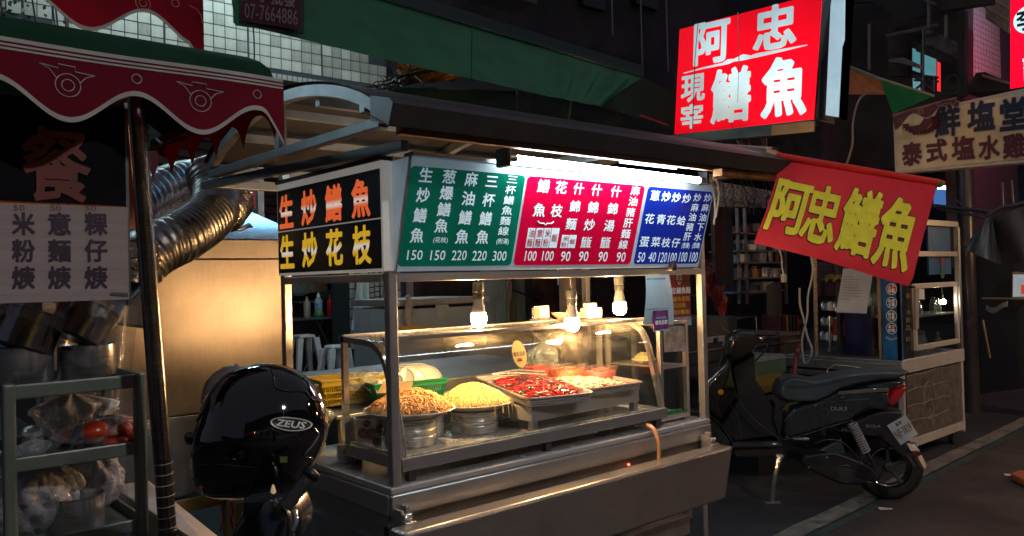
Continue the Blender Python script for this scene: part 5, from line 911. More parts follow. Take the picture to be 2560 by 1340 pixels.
pt_=mat('poster_brown',(.16,.11,.09),.8,noise=.1); pane(1440,1478,684,738,3.15,mat('poster_grey',(.30,.26,.23),.8,noise=.1),'poster','upper poster with two round black drawings','poster',.004); pane(1440,1477,740,790,3.16,pt_,'poster','lower brown printed notice','poster',.004)
pz=Plane(at(1440,738,Y=3.145),(1,0,0),(0,0,1)); mb=MB()
for x in (1452,1464): u,v=pz.uv(x,688); mb.add([pz.p(u+.018*math.cos(i*.52),v+.022*math.sin(i*.52),.001) for i in range(12)],[tuple(range(12))])
for i in range(6): u,v=pz.uv(1447,702+i*5); mb.add([pz.p(u,v,.001),pz.p(u+.09,v,.001),pz.p(u+.09,v+.006,.001),pz.p(u,v+.006,.001)],[(0,1,2,3)])
tag(mb.build('poster_print',mat('poster_ink',(.03,.03,.03),.7)),'black print on the upper poster behind the bulbs','print')
pane(1050,1170,690,744,4.5,mat('shelf_dark_brown',(.035,.02,.025),.4,noise=.3),'dark_cabinet','dark brown cabinet above the freezer','cabinet',.3); pane(1022,1034,690,742,3.4,mat('frame_pale',(.2,.2,.19),.5),'window_post','grey window post above the freezer','post',.04)
tag(MB().tube([at(1280,680,Y=3.0),at(1281,725,Y=3.0),at(1330,742,Y=3.0)],.012,8).build('water_pipe',BLK,smooth=True),'thin black pipe bending to the right in front of the doors','pipe')
tag(MB().tube([at(1271,725,Y=3.0),at(1272,860,Y=3.0)],.012,8).tube(smoothpts([at(1268,730,Y=2.98),at(1270,705,Y=2.98),at(1277,715,Y=2.98),at(1274,755,Y=2.98)]),.014,8).build('hose_hook',mat('hook_brown',(.12,.09,.07),.5),smooth=True),'brown pipe with a coiled hose in front of the doors','pipe')
tag(MB().box(at(1412,760,Y=2.2).x,at(1440,760,Y=2.2).x,2.2,2.26,.0,1.9).build('wooden_column',mat('column_tan',(.33,.24,.15),.5,.2,noise=.15)),'tan square column behind the lowest bulb','column')
q=at(1300,900,Y=1.3); tag(MB().box(.45,1.9,1.0,1.9,.0,1.0).build('work_counter',S_D,bevel=.01),'low steel work counter behind the cart','counter')
tag(MB().box(at(1215,900,Y=2.0).x,at(1330,900,Y=2.0).x,2.0,2.5,.0,at(1280,830,Y=2.0).z).build('steel_locker',mat('locker_grey',(.25,.27,.26),.4,.4,noise=.2)),'grey steel locker seen through the case glass','locker')
# ================================================================ red lit sign
def quadpl(bl,br,tl): 
    return Plane(bl,br-bl,tl-bl)
def backlit(name,c1,spots,e0,e1,obj_scale=1):
    m=bpy.data.materials.new(name); m.use_nodes=True; N=m.node_tree.nodes; L=m.node_tree.links; b=N['Principled BSDF']; b.inputs['Base Color'].default_value=(*c1,1); b.inputs['Roughness'].default_value=.25
    tc=N.new('ShaderNodeTexCoord'); acc=None
    for (p,r,s) in spots:
        vm=N.new('ShaderNodeVectorMath'); vm.operation='DISTANCE'; vm.inputs[1].default_value=tuple(p); L.new(tc.outputs['Object'],vm.inputs[0]); mr=N.new('ShaderNodeMapRange'); mr.interpolation_type='SMOOTHSTEP'; mr.inputs['From Min'].default_value=0; mr.inputs['From Max'].default_value=r; mr.inputs['To Min'].default_value=s; mr.inputs['To Max'].default_value=0; L.new(vm.outputs['Value'],mr.inputs[0])
        if acc is None: acc=mr.outputs[0]
        else: ad=N.new('ShaderNodeMath'); L.new(acc,ad.inputs[0]); L.new(mr.outputs[0],ad.inputs[1]); acc=ad.outputs[0]
    ad=N.new('ShaderNodeMath'); ad.inputs[1].default_value=e0; L.new(acc,ad.inputs[0]); nz=N.new('ShaderNodeTexNoise'); nz.inputs['Scale'].default_value=3.5; nz.inputs['Detail'].default_value=8; L.new(tc.outputs['Object'],nz.inputs['Vector']); mr=N.new('ShaderNodeMapRange'); mr.inputs['From Min'].default_value=.3; mr.inputs['From Max'].default_value=.7; mr.inputs['To Min'].default_value=.62; mr.inputs['To Max'].default_value=.86; L.new(nz.outputs[0],mr.inputs[0]); mm=N.new('ShaderNodeMath'); mm.operation='MULTIPLY'; L.new(ad.outputs[0],mm.inputs[0]); L.new(mr.outputs[0],mm.inputs[1]); L.new(mm.outputs[0],b.inputs['Emission Strength']); b.inputs['Emission Color'].default_value=(*e1,1); return m
SX=3.0; rs=T('lit_sign','large red light box with glowing white characters above the cart roof','light box sign',(3.1,.5,2.8))
BL,BR,TL,TR_=at(1688,336,X=SX),at(2036,300,X=SX+.0),at(1701,74,X=SX),at(2058,-18,X=SX)
pls=quadpl(BL,BR,TL); thk=Vector((.22,0,0))
MB().slab([BL,BR,TR_,TL],.24,(1,0,0)).build('sign_box',mat('sign_box_dark',(.02,.02,.025),.5),rs)
o=Vector((-.004,0,0)); spots=[(at(1960,225,X=SX),.42,.75),(at(1840,190,X=SX),.35,.35),(at(1790,120,X=SX),.3,.2),(at(1960,80,X=SX),.35,.15)]
spots=[(p,r,s) for p,r,s in spots]
MB().slab([BL+o,BR+o,TR_+o,TL+o],.004,(-1,0,0)).build('red_face',backlit('sign_red_face',(.5,0,.01),spots,.70,(1,.0,.012)),rs)
LM=backlit('sign_letter_glow',(.5,.55,.55),[(p,r*.8,s*1.5) for p,r,s in spots],.42,(.66,.93,1.0)); mb=MB(); me_=MB()
for ch,x,y,w,h,wt in (('阿',1781,106,90,108,.05),('忠',1939,68,108,112,.055),('現',1735,221,60,68,.05),('宰',1732,291,56,62,.05),('鱔',1829,238,100,138,.05),('魚',1962,217,114,152,.06)):
    MB().tpx(ch,pls,x,y,w,h,wt=wt,N=70 if w>80 else 50,n=.012).build('character',LM,rs)
def ps(px,py,k=-.010): return at(px,py,X=SX)+Vector((k,0,0))
pts=[(1711,184),(1760,171),(1808,161),(1822,155),(1838,151),(1860,144),(1880,143),(1895,139),(1960,126),(2021,113)]; ws=[.003,.006,.008,.016,.009,.020,.010,.013,.008,.003]
pp_=[ps(*p,-.011) for p in pts]; vs=[]; 
for p,w in zip(pp_,ws): vs+=[p+Vector((0,0,-w)),p+Vector((0,0,w))]
MB().add(vs,[(2*i,2*i+2,2*i+3,2*i+1) for i in range(len(pp_)-1)]).build('flourish_line',LM,rs)
MB().tube([ps(1748,58),ps(1740,150),ps(1734,326)],.004,5).tube([ps(1847,32),ps(1850,150),ps(1847,256)],.003,5).tube([ps(1822,290),ps(1826,302),ps(1834,318)],.002,5).build('panel_seam',BLK,rs)
a,b,c_,d_=at(2062,288,X=SX+.02),at(2096,293,X=SX-.0),at(2112,-20,X=SX-.0),at(2080,-20,X=SX+.02)
MB().add([at(2064,288,Y=-.02),at(2097,293,Y=-.10),at(2106,118,Y=-.10),at(2112,100,Y=-.10),at(2114,-20,Y=-.10),at(2078,-20,Y=-.02)],[(0,1,2,3,4,5)]).build('side_light_panel',mat('side_panel_pale',(.5,.62,.66),.35,emit=.38,ecol=(.5,.82,1.0)),rs)
MB().slab([at(2040,296,Y=.02),at(2064,300,Y=.0),at(2080,-20,Y=.0),at(2060,-20,Y=.02)],.1,(1,0,0)).slab([at(2097,296,Y=-.09),at(2112,300,Y=-.09),at(2130,-20,Y=-.09),at(2114,-20,Y=-.09)],.03,(1,0,0)).build('side_frame',BLK,rs)
MB().beam(at(1676,352,X=SX-.02),at(2034,314,X=SX-.02),.04,.07).build('lower_rail',mat('rail_greygreen',(.12,.15,.14),.5,.3,dirt=.4),rs,bevel=.003); MB().beam(at(1930,326,X=SX-.045),at(2036,316,X=SX-.045),.01,.06).build('gilt_rail',mat('rail_gilt',(.40,.26,.12),.45,.3),rs)
for x0_,x1_ in ((1845,1880),(1908,1915)): MB().tube([at(x0_,330,X=SX+.1),at(x1_,400,X=SX+.1)],.035 if x0_<1900 else .018,10).build('bracket',BLM,rs,smooth=True)
MB().tube([at(1690,352,X=SX),at(1800,370,X=SX-.1),at(1935,382,X=2.3)],.03,10).build('support_pipe',mat('pipe_teal',(.06,.08,.08),.4,.5),rs,smooth=True)
# ================================================================ red cloth banner
bn=T('cloth_banner','red cloth banner with yellow outlined characters hanging from a tilted rod','banner',at(1950,388,D=3.75))
c00,c10,c01,c11=at(1893,604,D=3.62),at(2283,712,D=3.78),at(1951,398,D=3.75),at(2343,462,D=3.9)
nrm=(c10-c00).cross(c01-c00).normalized(); 
if nrm.dot(Vector(CAM)-c00)<0: nrm=-nrm
def bf(u,v,n=0):
    p=(c00.lerp(c10,u)).lerp(c01.lerp(c11,u),v); w=.012*math.sin(u*5+v*2)*(1-v)+.02*math.sin(v*3.14)*(.6-u)-.035*(1-v)**2*(1-u)**2 +.05*max(0,.12-v)*8*(.15)
    q=p+nrm*(w+n); 
    if v<.12: q+=nrm*(-((.12-v)/.12)**2*.03*(u)); q.z+=.0
    return q
BNM=mat('banner_red',(.95,.07,.08),.75,noise=.12,nscale=4,spec=.1,col2=(.80,.04,.07)); nb=BNM.node_tree; tb_=nb.nodes.new('ShaderNodeBsdfTranslucent'); tb_.inputs[0].default_value=(.7,.05,.05,1); ms_=nb.nodes.new('ShaderNodeMixShader'); ms_.inputs[0].default_value=.35
nb.links.new(nb.nodes['Principled BSDF'].outputs[0],ms_.inputs[1]); nb.links.new(tb_.outputs[0],ms_.inputs[2]); nb.links.new(ms_.outputs[0],nb.nodes['Material Output'].inputs[0])
MB().grid(60,36,lambda u,v:bf(u,v)).build('cloth',BNM,bn,smooth=2)
MB().tube([at(1935,384,D=3.74),c01+Vector((0,0,.012)),c11+Vector((0,0,.012)),c11+(c11-c01).normalized()*.03+Vector((0,0,.008))],.017,14).build('rod_sleeve',mat('sleeve_red',(.70,.03,.02),.35,noise=.05),bn,smooth=True)
MB().tube([at(1912,381,D=3.74),at(1938,387,D=3.742)],.02,14).build('rod_end',mat('rod_tan',(.42,.30,.14),.4),bn,smooth=True); MB().tube([at(2342,458,D=3.9),at(2352,462,D=3.9)],.019,12).build('rod_tip',mat('tip_green',(.01,.12,.06),.4),bn,smooth=True)
YL=mat('banner_yellow',(.97,.82,.05),.8,noise=.08,nscale=20); DO=mat('banner_outline',(.07,.03,.02),.6); m1,m2=MB(),MB()
def uvb(px,py):  # invert the quad by iteration
    u=v=.5
    for _ in range(12):
        def pj(p): c=MR@(np.array(p)-CAM); return np.array((1280+F_PX*c[0]/c[2],670-F_PX*c[1]/c[2]))
        p0=pj(bf(u,v)); J=np.stack([(pj(bf(u+.01,v))-p0)/.01,(pj(bf(u,v+.01))-p0)/.01],1); du=np.linalg.solve(J,np.array((px,py))-p0); u+=du[0]; v+=du[1]
    return u,v
pu=Plane((0,0,0),(1,0,0),(0,1,0))
for ch,x,y,w,h in (('阿',1974,517,.225,.60),('忠',2053,536,.215,.64),('鱔',2147,556,.245,.70),('魚',2239,584,.245,.72)):
    u,v=uvb(x,y)
    for mb,wt,n,k in ((0,.082,.0035,1.03),(1,.050,.0065,1)): MB().text(ch,pu,u,v,w*k,h*k,wt=wt,N=64,n=n,fn=lambda a,b_,n_:bf(a,b_,n_)).build(('character_outline','character')[mb],(DO,YL)[mb],bn)
# ================================================================ parked scooter
so=Vector((3.83,.06,0)); fw=Vector((-.62,.7846,0)); lf=Vector((-.7846,-.62,0)); SM=Matrix([[fw.x,lf.x,0,so.x],[fw.y,lf.y,0,so.y],[0,0,1,0],[0,0,0,1]])
def sl(x,y,off=.14):  # zoom pixel -> local x,z on the scooter's side plane
    px,py=1740+x/2.9125,800+y/2.9125; r=Vector(ray(px,py)); P0=so+lf*off; t=(P0-Vector(CAM)).dot(lf)/r.dot(lf); p=Vector(CAM)+r*t-so; return p.dot(fw),p.z
sc=T('parked_scooter','black step-through scooter parked beside the right end of the cart','scooter',so)
SB=mat('scooter_black',(.024,.03,.034),.16,coat=1,noise=.15); SEAT=mat('seat_vinyl',(.045,.062,.075),.42,noise=.15,bump=.1,bscale=80,spec=.6); SDK=mat('scooter_dark',(.014,.014,.016),.5); CHR=mat('chrome',(.7,.7,.7),.08,1)
def puff(pts,hw,y0=0,inset=.86,e=.6,off=None):
    P_=[sl(x,y,off if off is not None else hw) for x,y in pts]; cx=sum(p[0] for p in P_)/len(P_); cz=sum(p[1] for p in P_)/len(P_); k=len(P_); vs=[]
    for y,s_ in ((-hw,inset),(-hw*e,1),(hw*e,1),(hw,inset)): vs+=[SM@Vector((cx+(a-cx)*s_,y0+y,cz+(b-cz)*s_)) for a,b in P_]
    fs=[tuple(range(k)),tuple(3*k+i for i in range(k))[::-1]]+[(j*k+i,(j+1)*k+i,(j+1)*k+(i+1)%k,j*k+(i+1)%k) for j in range(3) for i in range(k)]
    return MB().add(vs,fs)
def sp_(mb,n,m,par=sc,**k): k.setdefault('bevel',.006); k.setdefault('smooth',1); return mb.build(n,m,par,**k)
sp_(puff([(585,500),(620,445),(680,418),(760,425),(850,445),(950,430),(1080,395),(1250,375),(1400,365),(1555,372),(1580,392),(1500,425),(1380,432),(1200,458),(1060,500),(970,560),(870,602),(700,608),(610,590),(575,550)],.13,inset=.90),'seat',SEAT,bevel=.015,seg=3)
sp_(puff([(640,700),(690,650),(860,605),(1040,520),(1250,488),(1410,520),(1440,600),(1380,655),(1270,640),(1120,735),(990,770),(800,830),(640,872),(618,820)],.14,inset=.93),'side_panel',SB,bevel=.012,seg=3)
sp_(puff([(1040,515),(1250,470),(1400,440),(1500,435),(1545,440),(1520,470),(1420,515),(1250,545),(1060,560)],.09),'tail_cowl',SB,bevel=.01)
sp_(puff([(640,690),(620,830),(640,900),(640,1000),(280,1003),(250,890),(600,885),(590,800),(560,720),(575,600)],.12,inset=.97),'floorboard',SDK)
sp_(puff([(262,905),(630,895),(630,925),(262,935)],.15,inset=.98),'floor_trim',SB)
sp_(puff([(200,330),(245,285),(262,330),(240,420),(200,520),(170,620),(200,740),(130,720),(60,650),(10,625),(12,560),(90,430),(150,370)],.15,inset=.9,off=.12),'leg_shield',SB,bevel=.02,seg=3)
sp_(puff([(250,330),(420,240),(430,420),(600,700),(610,830),(270,880),(170,760),(300,560)],.10,inset=.95,off=.02),'inner_shield',SDK)
sp_(puff([(100,480),(20,560),(10,600),(45,590),(95,520)],.185,inset=.9,off=.16),'headlight',mat('lens_grey',(.25,.33,.33),.1,coat=1))
sp_(puff([(190,240),(228,115),(290,70),(450,78),(505,130),(440,180),(400,240),(300,300),(225,310)],.15,inset=.8,off=.05),'handlebar_cowl',SB,bevel=.02,seg=3)
def spt(x,y,off,yy=None): a,b=sl(x,y,off); return SM@Vector((a,off if yy is None else yy,b))
sp_(MB().tube([spt(440,100,.16),spt(595,100,.30)],.017,12),'handle_grip',RUB,bevel=0); sp_(MB().tube([spt(240,95,-.2),spt(200,60,-.22),spt(170,15,-.24)],.006,8),'mirror_stem',BLM,bevel=0); sp_(MB().tube([spt(445,85,.1),spt(440,30,.1),spt(437,-20,.1)],.005,8),'mirror_stem',BLM,bevel=0)
gx,gz=sl(345,130,.05); sp_(MB().lathe([(.04,0),(.055,.008),(.05,.012),(.001,.012)],24,SM@Tm(gx,.04,gz)@Rm(-50,'Y')@Rm(-20,'X')),'gauge',mat('gauge_grey',(.13,.14,.15),.2,noise=.5,nscale=60),bevel=0)
gx,gz=sl(182,528,.17); sp_(MB().lathe([(.001,-.0),(.018,0),(.018,.008),(.001,.014)],18,SM@Tm(gx,.150,gz)@Rm(-90,'X')),'indicator',mat('indicator_amber',(.5,.25,.02),.25,emit=.04,ecol=(1,.5,.05)),bevel=0)
sp_(MB().hexa([spt(1035,545,.15),spt(1035,520,.15),spt(1400,490,.15),spt(1410,520,.15)],[spt(1035,545,.13),spt(1035,520,.13),spt(1400,490,.12),spt(1410,520,.12)]).tube([spt(1075,540,.14),spt(1080,575,.13)],.007,8).tube([spt(1340,510,.13),spt(1340,560,.10)],.007,8),'grab_rail',mat('rail_silver',(.40,.38,.34),.25,.9),bevel=.003)
sp_(puff([(1425,512),(1530,474),(1538,492),(1500,560),(1450,612),(1415,632),(1392,592)],.075,inset=.85,off=.06),'tail_light',mat('tail_red',(.28,.004,.008),.12,coat=1,emit=.03,ecol=(1,.02,.02)))
sp_(puff([(1258,562),(1330,540),(1410,528),(1392,590),(1340,622),(1275,602)],.12,inset=.85,off=.11),'indicator_lens',mat('lens_clear',(.42,.42,.38),.12,coat=1,noise=.5,nscale=25))
sp_(puff([(1500,660),(1420,650),(1300,660),(1120,740),(1040,800),(1180,830),(1330,850),(1440,940),(1560,1040),(1640,1090),(1600,1000),(1520,880)],.07,inset=.92,off=.05),'rear_fender',SDK)
wx,wz=sl(1310,1100,.03); wz=.215; WM=SM@Tm(0,0,wz)@Rm(90,'X')
sp_(MB().lathe([(.135,-.045),(.17,-.055),(.2,-.042),(.213,-.02),(.216,0),(.213,.02),(.2,.042),(.17,.055),(.135,.045),(.135,-.045)],48,WM,True),'tyre',RUB,bevel=0)
rim=sp_(MB().lathe([(.136,-.046),(.128,-.03),(.126,.03),(.136,.046),(.131,.047),(.120,.03),(.120,-.03),(.131,-.047)],48,WM,True),'rim',CHR,bevel=0)
mb=MB()
for i in range(5): a=i*1.2566+.3; mb.beam(SM@Vector((.02*math.cos(a),.0,wz+.02*math.sin(a))),SM@Vector((.125*math.cos(a),.01,wz+.125*math.sin(a))),.022,.02,lf)
mb.lathe([(.03,-.05),(.035,-.03),(.035,.03),(.02,.055),(.001,.056)],20,WM); sp_(mb,'wheel_hub',BLM,rim)
sp_(puff([(780,985),(1000,955),(1160,1010),(1290,1070),(1330,1150),(1230,1210),(1040,1195),(860,1110),(760,1045)],.045,.11,inset=.93,off=.15),'crankcase',mat('engine_dark',(.035,.034,.036),.45,.5,noise=.3),bevel=.008)
gx,gz=sl(1090,1120,.16); sp_(MB().tube([SM@Vector((gx+.055*math.cos(t*.2618),.16,gz+.055*math.sin(t*.2618))) for t in range(25)],.0035,6).lathe([(.001,.0),(.045,.0),(.048,-.005),(.052,-.02)],28,SM@Tm(gx,.16,gz)@Rm(-90,'X')),'clutch_cover',mat('cover_grey',(.10,.10,.10),.3,.7),bevel=0)
sp_(puff([(890,950),(1060,860),(1090,980),(1000,985)],.02,.13,off=.14),'fairing_tip',mat('fairing_teal',(.05,.065,.07),.35,.3))
# spring shock
A,B=spt(1135,748,.17),spt(1243,965,.16); d=(B-A); ax=d.normalized(); e1=ax.orthogonal().normalized(); e2=ax.cross(e1); sp_(MB().tube([A+d*(i/190)+(e1*math.cos(i*.42)+e2*math.sin(i*.42))*.026 for i in range(191)],.0055,6),'shock_spring',mat('spring_white',(.6,.6,.58),.25,.5),bevel=0)
sp_(MB().tube([A-ax*.02,B,spt(1290,1045,.14),spt(1300,1100,.12)],[.012,.012,.010,.014],10),'shock_rod',BLM,bevel=0)
# plate, flap, reflector
pq=[spt(1490,912,.0),spt(1616,832,.0),spt(1526,690,.0),spt(1390,768,.0)]
pq=[Vector(p) for p in (at(1740+1490/2.9125,800+912/2.9125,D=4.95),at(1740+1616/2.9125,800+832/2.9125,D=4.9),at(1740+1526/2.9125,800+690/2.9125,D=4.98),at(1740+1390/2.9125,800+768/2.9125,D=5.03))]
pnn=(pq[1]-pq[0]).cross(pq[3]-pq[0]).normalized(); pnn=pnn if pnn.dot(Vector(CAM)-pq[0])>0 else -pnn
o=sp_(MB().slab(pq,.004,-pnn),'licence_plate',mat('plate_white',(.42,.41,.38),.5,noise=.1),bevel=.001,smooth=0)
def pf(a,b_,n): return pq[0].lerp(pq[1],a).lerp(pq[3].lerp(pq[2],a),b_)+pnn*n
MB().text('NJF·3839',pu,.5,.40,.86,.46,wt=.012,N=46,n=.002,fn=pf).text('臺灣',pu,.5,.82,.3,.16,wt=.02,N=30,n=.002,fn=pf).build('plate_lettering',mat('plate_ink',(.02,.02,.02),.6),o)
sp_(MB().slab([at(2266,1110,D=4.95),at(2290,1105,D=4.93),at(2318,1165,D=4.86),at(2312,1174,D=4.86),at(2290,1165,D=4.88),at(2272,1135,D=4.92)],.02,fw),'mud_flap',BLK,bevel=.003)
sp_(MB().slab([at(2270,1108,D=4.9),at(2288,1112,D=4.89),at(2296,1126,D=4.87),at(2281,1128,D=4.88)],.008,fw).slab([at(2298,1142,D=4.85),at(2305,1138,D=4.84),at(2317,1163,D=4.82),at(2314,1172,D=4.82)],.008,fw),'flap_reflector',mat('reflector_cream',(.6,.45,.28),.3),bevel=.002,smooth=0)
sp_(MB().slab([at(2285,1132,D=4.88),at(2300,1128,D=4.86),at(2304,1136,D=4.86),at(2294,1145,D=4.87)],.01,fw),'red_reflector',mat('reflector_dark_red',(.12,.01,.01),.2,coat=1),bevel=.002,smooth=0)
mb=MB(); q=Plane(so+lf*.143,fw*-1,(0,0,1))
for s_,x,y,w,h in (('DUKE',1042,645,108,28),): a,b=sl(x,y,.143); mb.text(s_,q,-a,b,w/2.9125/373,h/2.9125/373,wt=.0,N=44,n=.004)
for s_,x,y,w,h in (('AL',1083,798,50,26),('DOLA',1290,772,95,20)): a,b=sl(x,y,.10); mb.text(s_,Plane(so+lf*.10,-fw,(0,0,1)),-a,b,w/2.9125/373,h/2.9125/373,wt=.0,N=40,n=.004)
sp_(mb,'scooter_lettering',mat('dim_white',(.35,.36,.36),.4),bevel=0,smooth=0)
a,b=sl(937,682,.143); sp_(MB().tube([SM@Vector((a+x*.022,.146,b+z_*.03)) for x,z_ in ((-1,.8),(0,1),(1,.8),(.8,-.3),(0,-1),(-.8,-.3),(-1,.8))],.0016,6),'shield_emblem',mat('emblem_gold',(.25,.2,.1),.3,.6),bevel=0)
sp_(MB().tube(smoothpts([spt(640,740,.143),spt(700,680,.147),spt(800,635,.147),spt(950,600,.147),spt(1100,585,.147),spt(1260,575,.14)]),.0018,6),'pinstripe',mat('pin_teal',(.10,.16,.17),.3,.3),bevel=0)
sp_(MB().box(-.5,.5,0,1,0,1,SM@Tm(sl(765,860,.15)[0],.146,sl(765,860,.15)[1]-.012)@Matrix.Diagonal((.10,.012,.016,1))),'footpeg',S_P,bevel=.003)
ks=[spt(605,1000,.17),spt(590,1060,.19),spt(575,1130,.21),spt(565,1190,.20),spt(553,1232,.17)]; ks[-1].z=.01
sp_(MB().tube(ks,[.022,.016,.015,.013,.013],8).box(-.05,.05,-.02,.02,0,.008,Tm(ks[-1].x,ks[-1].y,0)@Rm(140,'Z')).tube([spt(580,990,.16),spt(635,995,.16)],.017,10).tube([spt(612,1030,.17),spt(572,1128,.20)],.005,6),'kickstand',S_P,bevel=0)
FWM=SM@Tm(1.24,0,.215)@Rm(90,'X'); sp_(MB().lathe([(.135,-.04),(.19,-.045),(.215,0),(.19,.045),(.135,.04)],40,FWM),'tyre',RUB,bevel=0); sp_(MB().lathe([(.001,-.02),(.12,-.03),(.135,-.04),(.135,.04),(.12,.03),(.001,.02)],30,FWM),'front_rim',BLM,bevel=0)
sp_(MB().beam(SM@Vector((1.0,.0,.95)),SM@Vector((1.24,0,.25)),.05,.06),'fork',SDK)
sp_(puff([(-60,640),(60,640),(170,760),(260,880),(200,960),(0,900)],.07,off=.0,inset=.95),'front_fender',SB)
MB().lathe([(.001,0),(.05,.01),(.045,.05),(.02,.09),(.01,.10)],16,Tm(spt(390,500,.05))@Tm(0,0,-.06)).build('pink_bag',mat('pink_film',(.22,.14,.14),.3,noise=.3,nscale=20,bump=.6,bscale=30),sc,smooth=2)
for pts_,r_ in (([(30,630),(110,700),(180,765),(262,880)],.004),([(245,300),(262,420),(300,560),(420,720),(600,860)],.003),([(640,872),(800,832),(990,772),(1120,737)],.003),([(205,560),(300,690),(330,860)],.0025),([(620,455),(760,470),(900,462),(1100,420),(1300,398),(1480,395)],.0025)):
    sp_(MB().tube(smoothpts([spt(x,y,.165) for x,y in pts_]),r_,6),'panel_seam',mat('seam_teal',(.07,.10,.11),.25,.3),bevel=0)
for pts_ in ([(870,900),(960,870),(1080,900),(1180,1010)],[(880,1000),(1000,1080),(1180,1160),(1280,1190)],[(450,150),(520,190),(470,260),(430,300)]): sp_(MB().tube(smoothpts([spt(x,y,.15) for x,y in pts_]),.006,6),'cable',CBL,bevel=0)
for i in range(7): sp_(MB().beam(spt(800+i*24,1005+i*6,.15),spt(830+i*24,1075+i*9,.15),.006,.02),'cooling_fin',BLM,bevel=.001)
for x,y in ((868,622),(1060,560),(660,850),(950,1000),(1200,1040),(1250,1180),(820,1070)): gx,gz=sl(x,y,.15); sp_(MB().lathe([(.001,0),(.008,0),(.008,.006),(.001,.008)],8,SM@Tm(gx,.158,gz)@Rm(-90,'X')),'bolt',CHR,bevel=0)
# ================================================================ right cart (drinks)
rc=T('drinks_cart','metal edged drinks cart with a blue side banner and a glass cabinet of bottles','food cart',(5.4,.9,0))
RGD=steel('steel_warm_lit',.72,.35,(3,3,3),warm=.10,metal=.5,dirt=.2); RDD=steel('steel_shadow',.32,.4,(3,3,3))  # same steel twice: warm light painted into one colour, shade into the other
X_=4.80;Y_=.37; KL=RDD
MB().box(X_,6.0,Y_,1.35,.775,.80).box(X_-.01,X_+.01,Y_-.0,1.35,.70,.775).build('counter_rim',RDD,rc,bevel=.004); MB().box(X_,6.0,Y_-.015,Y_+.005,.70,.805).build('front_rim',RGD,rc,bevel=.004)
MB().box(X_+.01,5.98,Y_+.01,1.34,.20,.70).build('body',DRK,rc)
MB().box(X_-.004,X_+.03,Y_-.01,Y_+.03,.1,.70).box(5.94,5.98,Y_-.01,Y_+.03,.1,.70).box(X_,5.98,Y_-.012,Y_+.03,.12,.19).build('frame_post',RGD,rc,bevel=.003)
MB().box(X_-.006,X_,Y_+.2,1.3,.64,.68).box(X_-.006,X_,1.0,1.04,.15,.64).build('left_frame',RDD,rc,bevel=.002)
STN=mat('stone_print',(.17,.145,.12),.45,noise=.35,nscale=14,dirt=.5); o=MB().box(X_+.06,5.93,Y_-.006,Y_,.20,.685).build('stone_panel',STN,rc)
mb=MB(); rnd=random.Random(6)
for r_ in range(4):
    z0_=.20+r_*.12; x=X_+.06
    mb.tube([(X_+.06+k_*.135,Y_-.008,z0_+.12+rnd.uniform(-.012,.012)) for k_ in range(7)],.003,4)
    while x<5.85: x+=rnd.uniform(.12,.24); mb.tube([(x,Y_-.008,z0_),(x+rnd.uniform(-.02,.02),Y_-.008,z0_+.12)],.003,4)
mb.tube([(X_+.45+.10*math.cos(t*.2618),Y_-.009,.45+.15*math.sin(t*.2618)) for t in range(25)],.004,5); mb.build('stone_joints',mat('joint_pale',(.3,.24,.17),.6),o,kind='stuff')
mb=MB(); mb.ball((X_+.45,Y_+.004,.45),.09,16,8,(1,.14,1.5)); mb.build('oval_crest',mat('crest_brown',(.12,.11,.05),.5,noise=.5,nscale=20),o,smooth=2)
plx=Plane((X_-.008,0,0),(0,-1,0),(0,0,1)); q0=[plx.uv(*p) for p in ((2070,985),(2068,925),(2085,912),(2130,915),(2165,922))]; mb=MB().tube([plx.p(u,v) for u,v in q0],.004,6); mb.tube([plx.p(*plx.uv(2135,917)),plx.p(*plx.uv(2185,926))],.004,6); mb.build('white_outline',WHT,rc); mb=MB()
for i,ch in enumerate('本店七'): mb.tpx(ch,plx,2071+i*13,937,10,11,wt=.02,N=30)
mb.build('panel_lettering',WHT,rc)
# blue side banner with round badges
BLB=mat('banner_blue',(.01,.10,.24),.35,noise=.6,nscale=5,stretch=(1,2,.6),col2=(.005,.03,.10)); y0b,y1b=at(2205,800,X=X_).y,at(2253,800,X=X_).y
bb=MB().box(X_+.0,X_+.02,y1b,y0b,.80,1.50).build('blue_banner',BLB,rc); MB().box(X_+.03,X_+.04,Y_+.0,y1b+.0,.8,1.5).build('dark_banner',mat('banner_dusk',(.02,.04,.06),.3,noise=.5),rc) if 0 else None
plb=Plane((X_-.003,0,0),(0,-1,0),(0,0,1))
for (py,cc,s_) in ((672,(.02,.18,.06),'香草甘露'),(723,(.35,.02,.03),'火工辣露'),(757,(.07,.02,.03),'和風玉露'),(790,(.02,.02,.025),'蒜香甘露'),(821,(.12,.02,.03),'漢方椒鹽')):
    u,v=plb.uv(2229,py); MB().add([plb.p(u+.041*math.cos(i*.2618),v+.044*math.sin(i*.2618)) for i in range(24)],[tuple(range(24))]).build('badge_ring',WHT,bb); MB().add([plb.p(u+.036*math.cos(i*.2618),v+.039*math.sin(i*.2618),.002) for i in range(24)],[tuple(range(24))]).build('badge',mat('badge_%d'%py,cc,.4),bb); mb=MB()
    for i,ch in enumerate(s_): mb.text(ch,plb,u+(-.0135 if i%2==0 else .0135),v+(.014 if i<2 else -.014),.024,.026,wt=.03,N=30,n=.004)
    mb.build('badge_lettering',WHT,bb)
u,v=plb.uv(2229,845); mb=MB()
for i in range(5): a=-2.4+i*.41; mb.add([plb.p(u+.05*math.cos(a)+dx,v+.03+.04*math.sin(a)+dz,.001) for dx,dz in ((-.008,-.008),(.008,-.008),(.008,.008),(-.008,.008))],[(0,1,2,3)])
mb.build('badge_arc_lettering',mat('dim_blue_white',(.3,.4,.45),.5),bb)
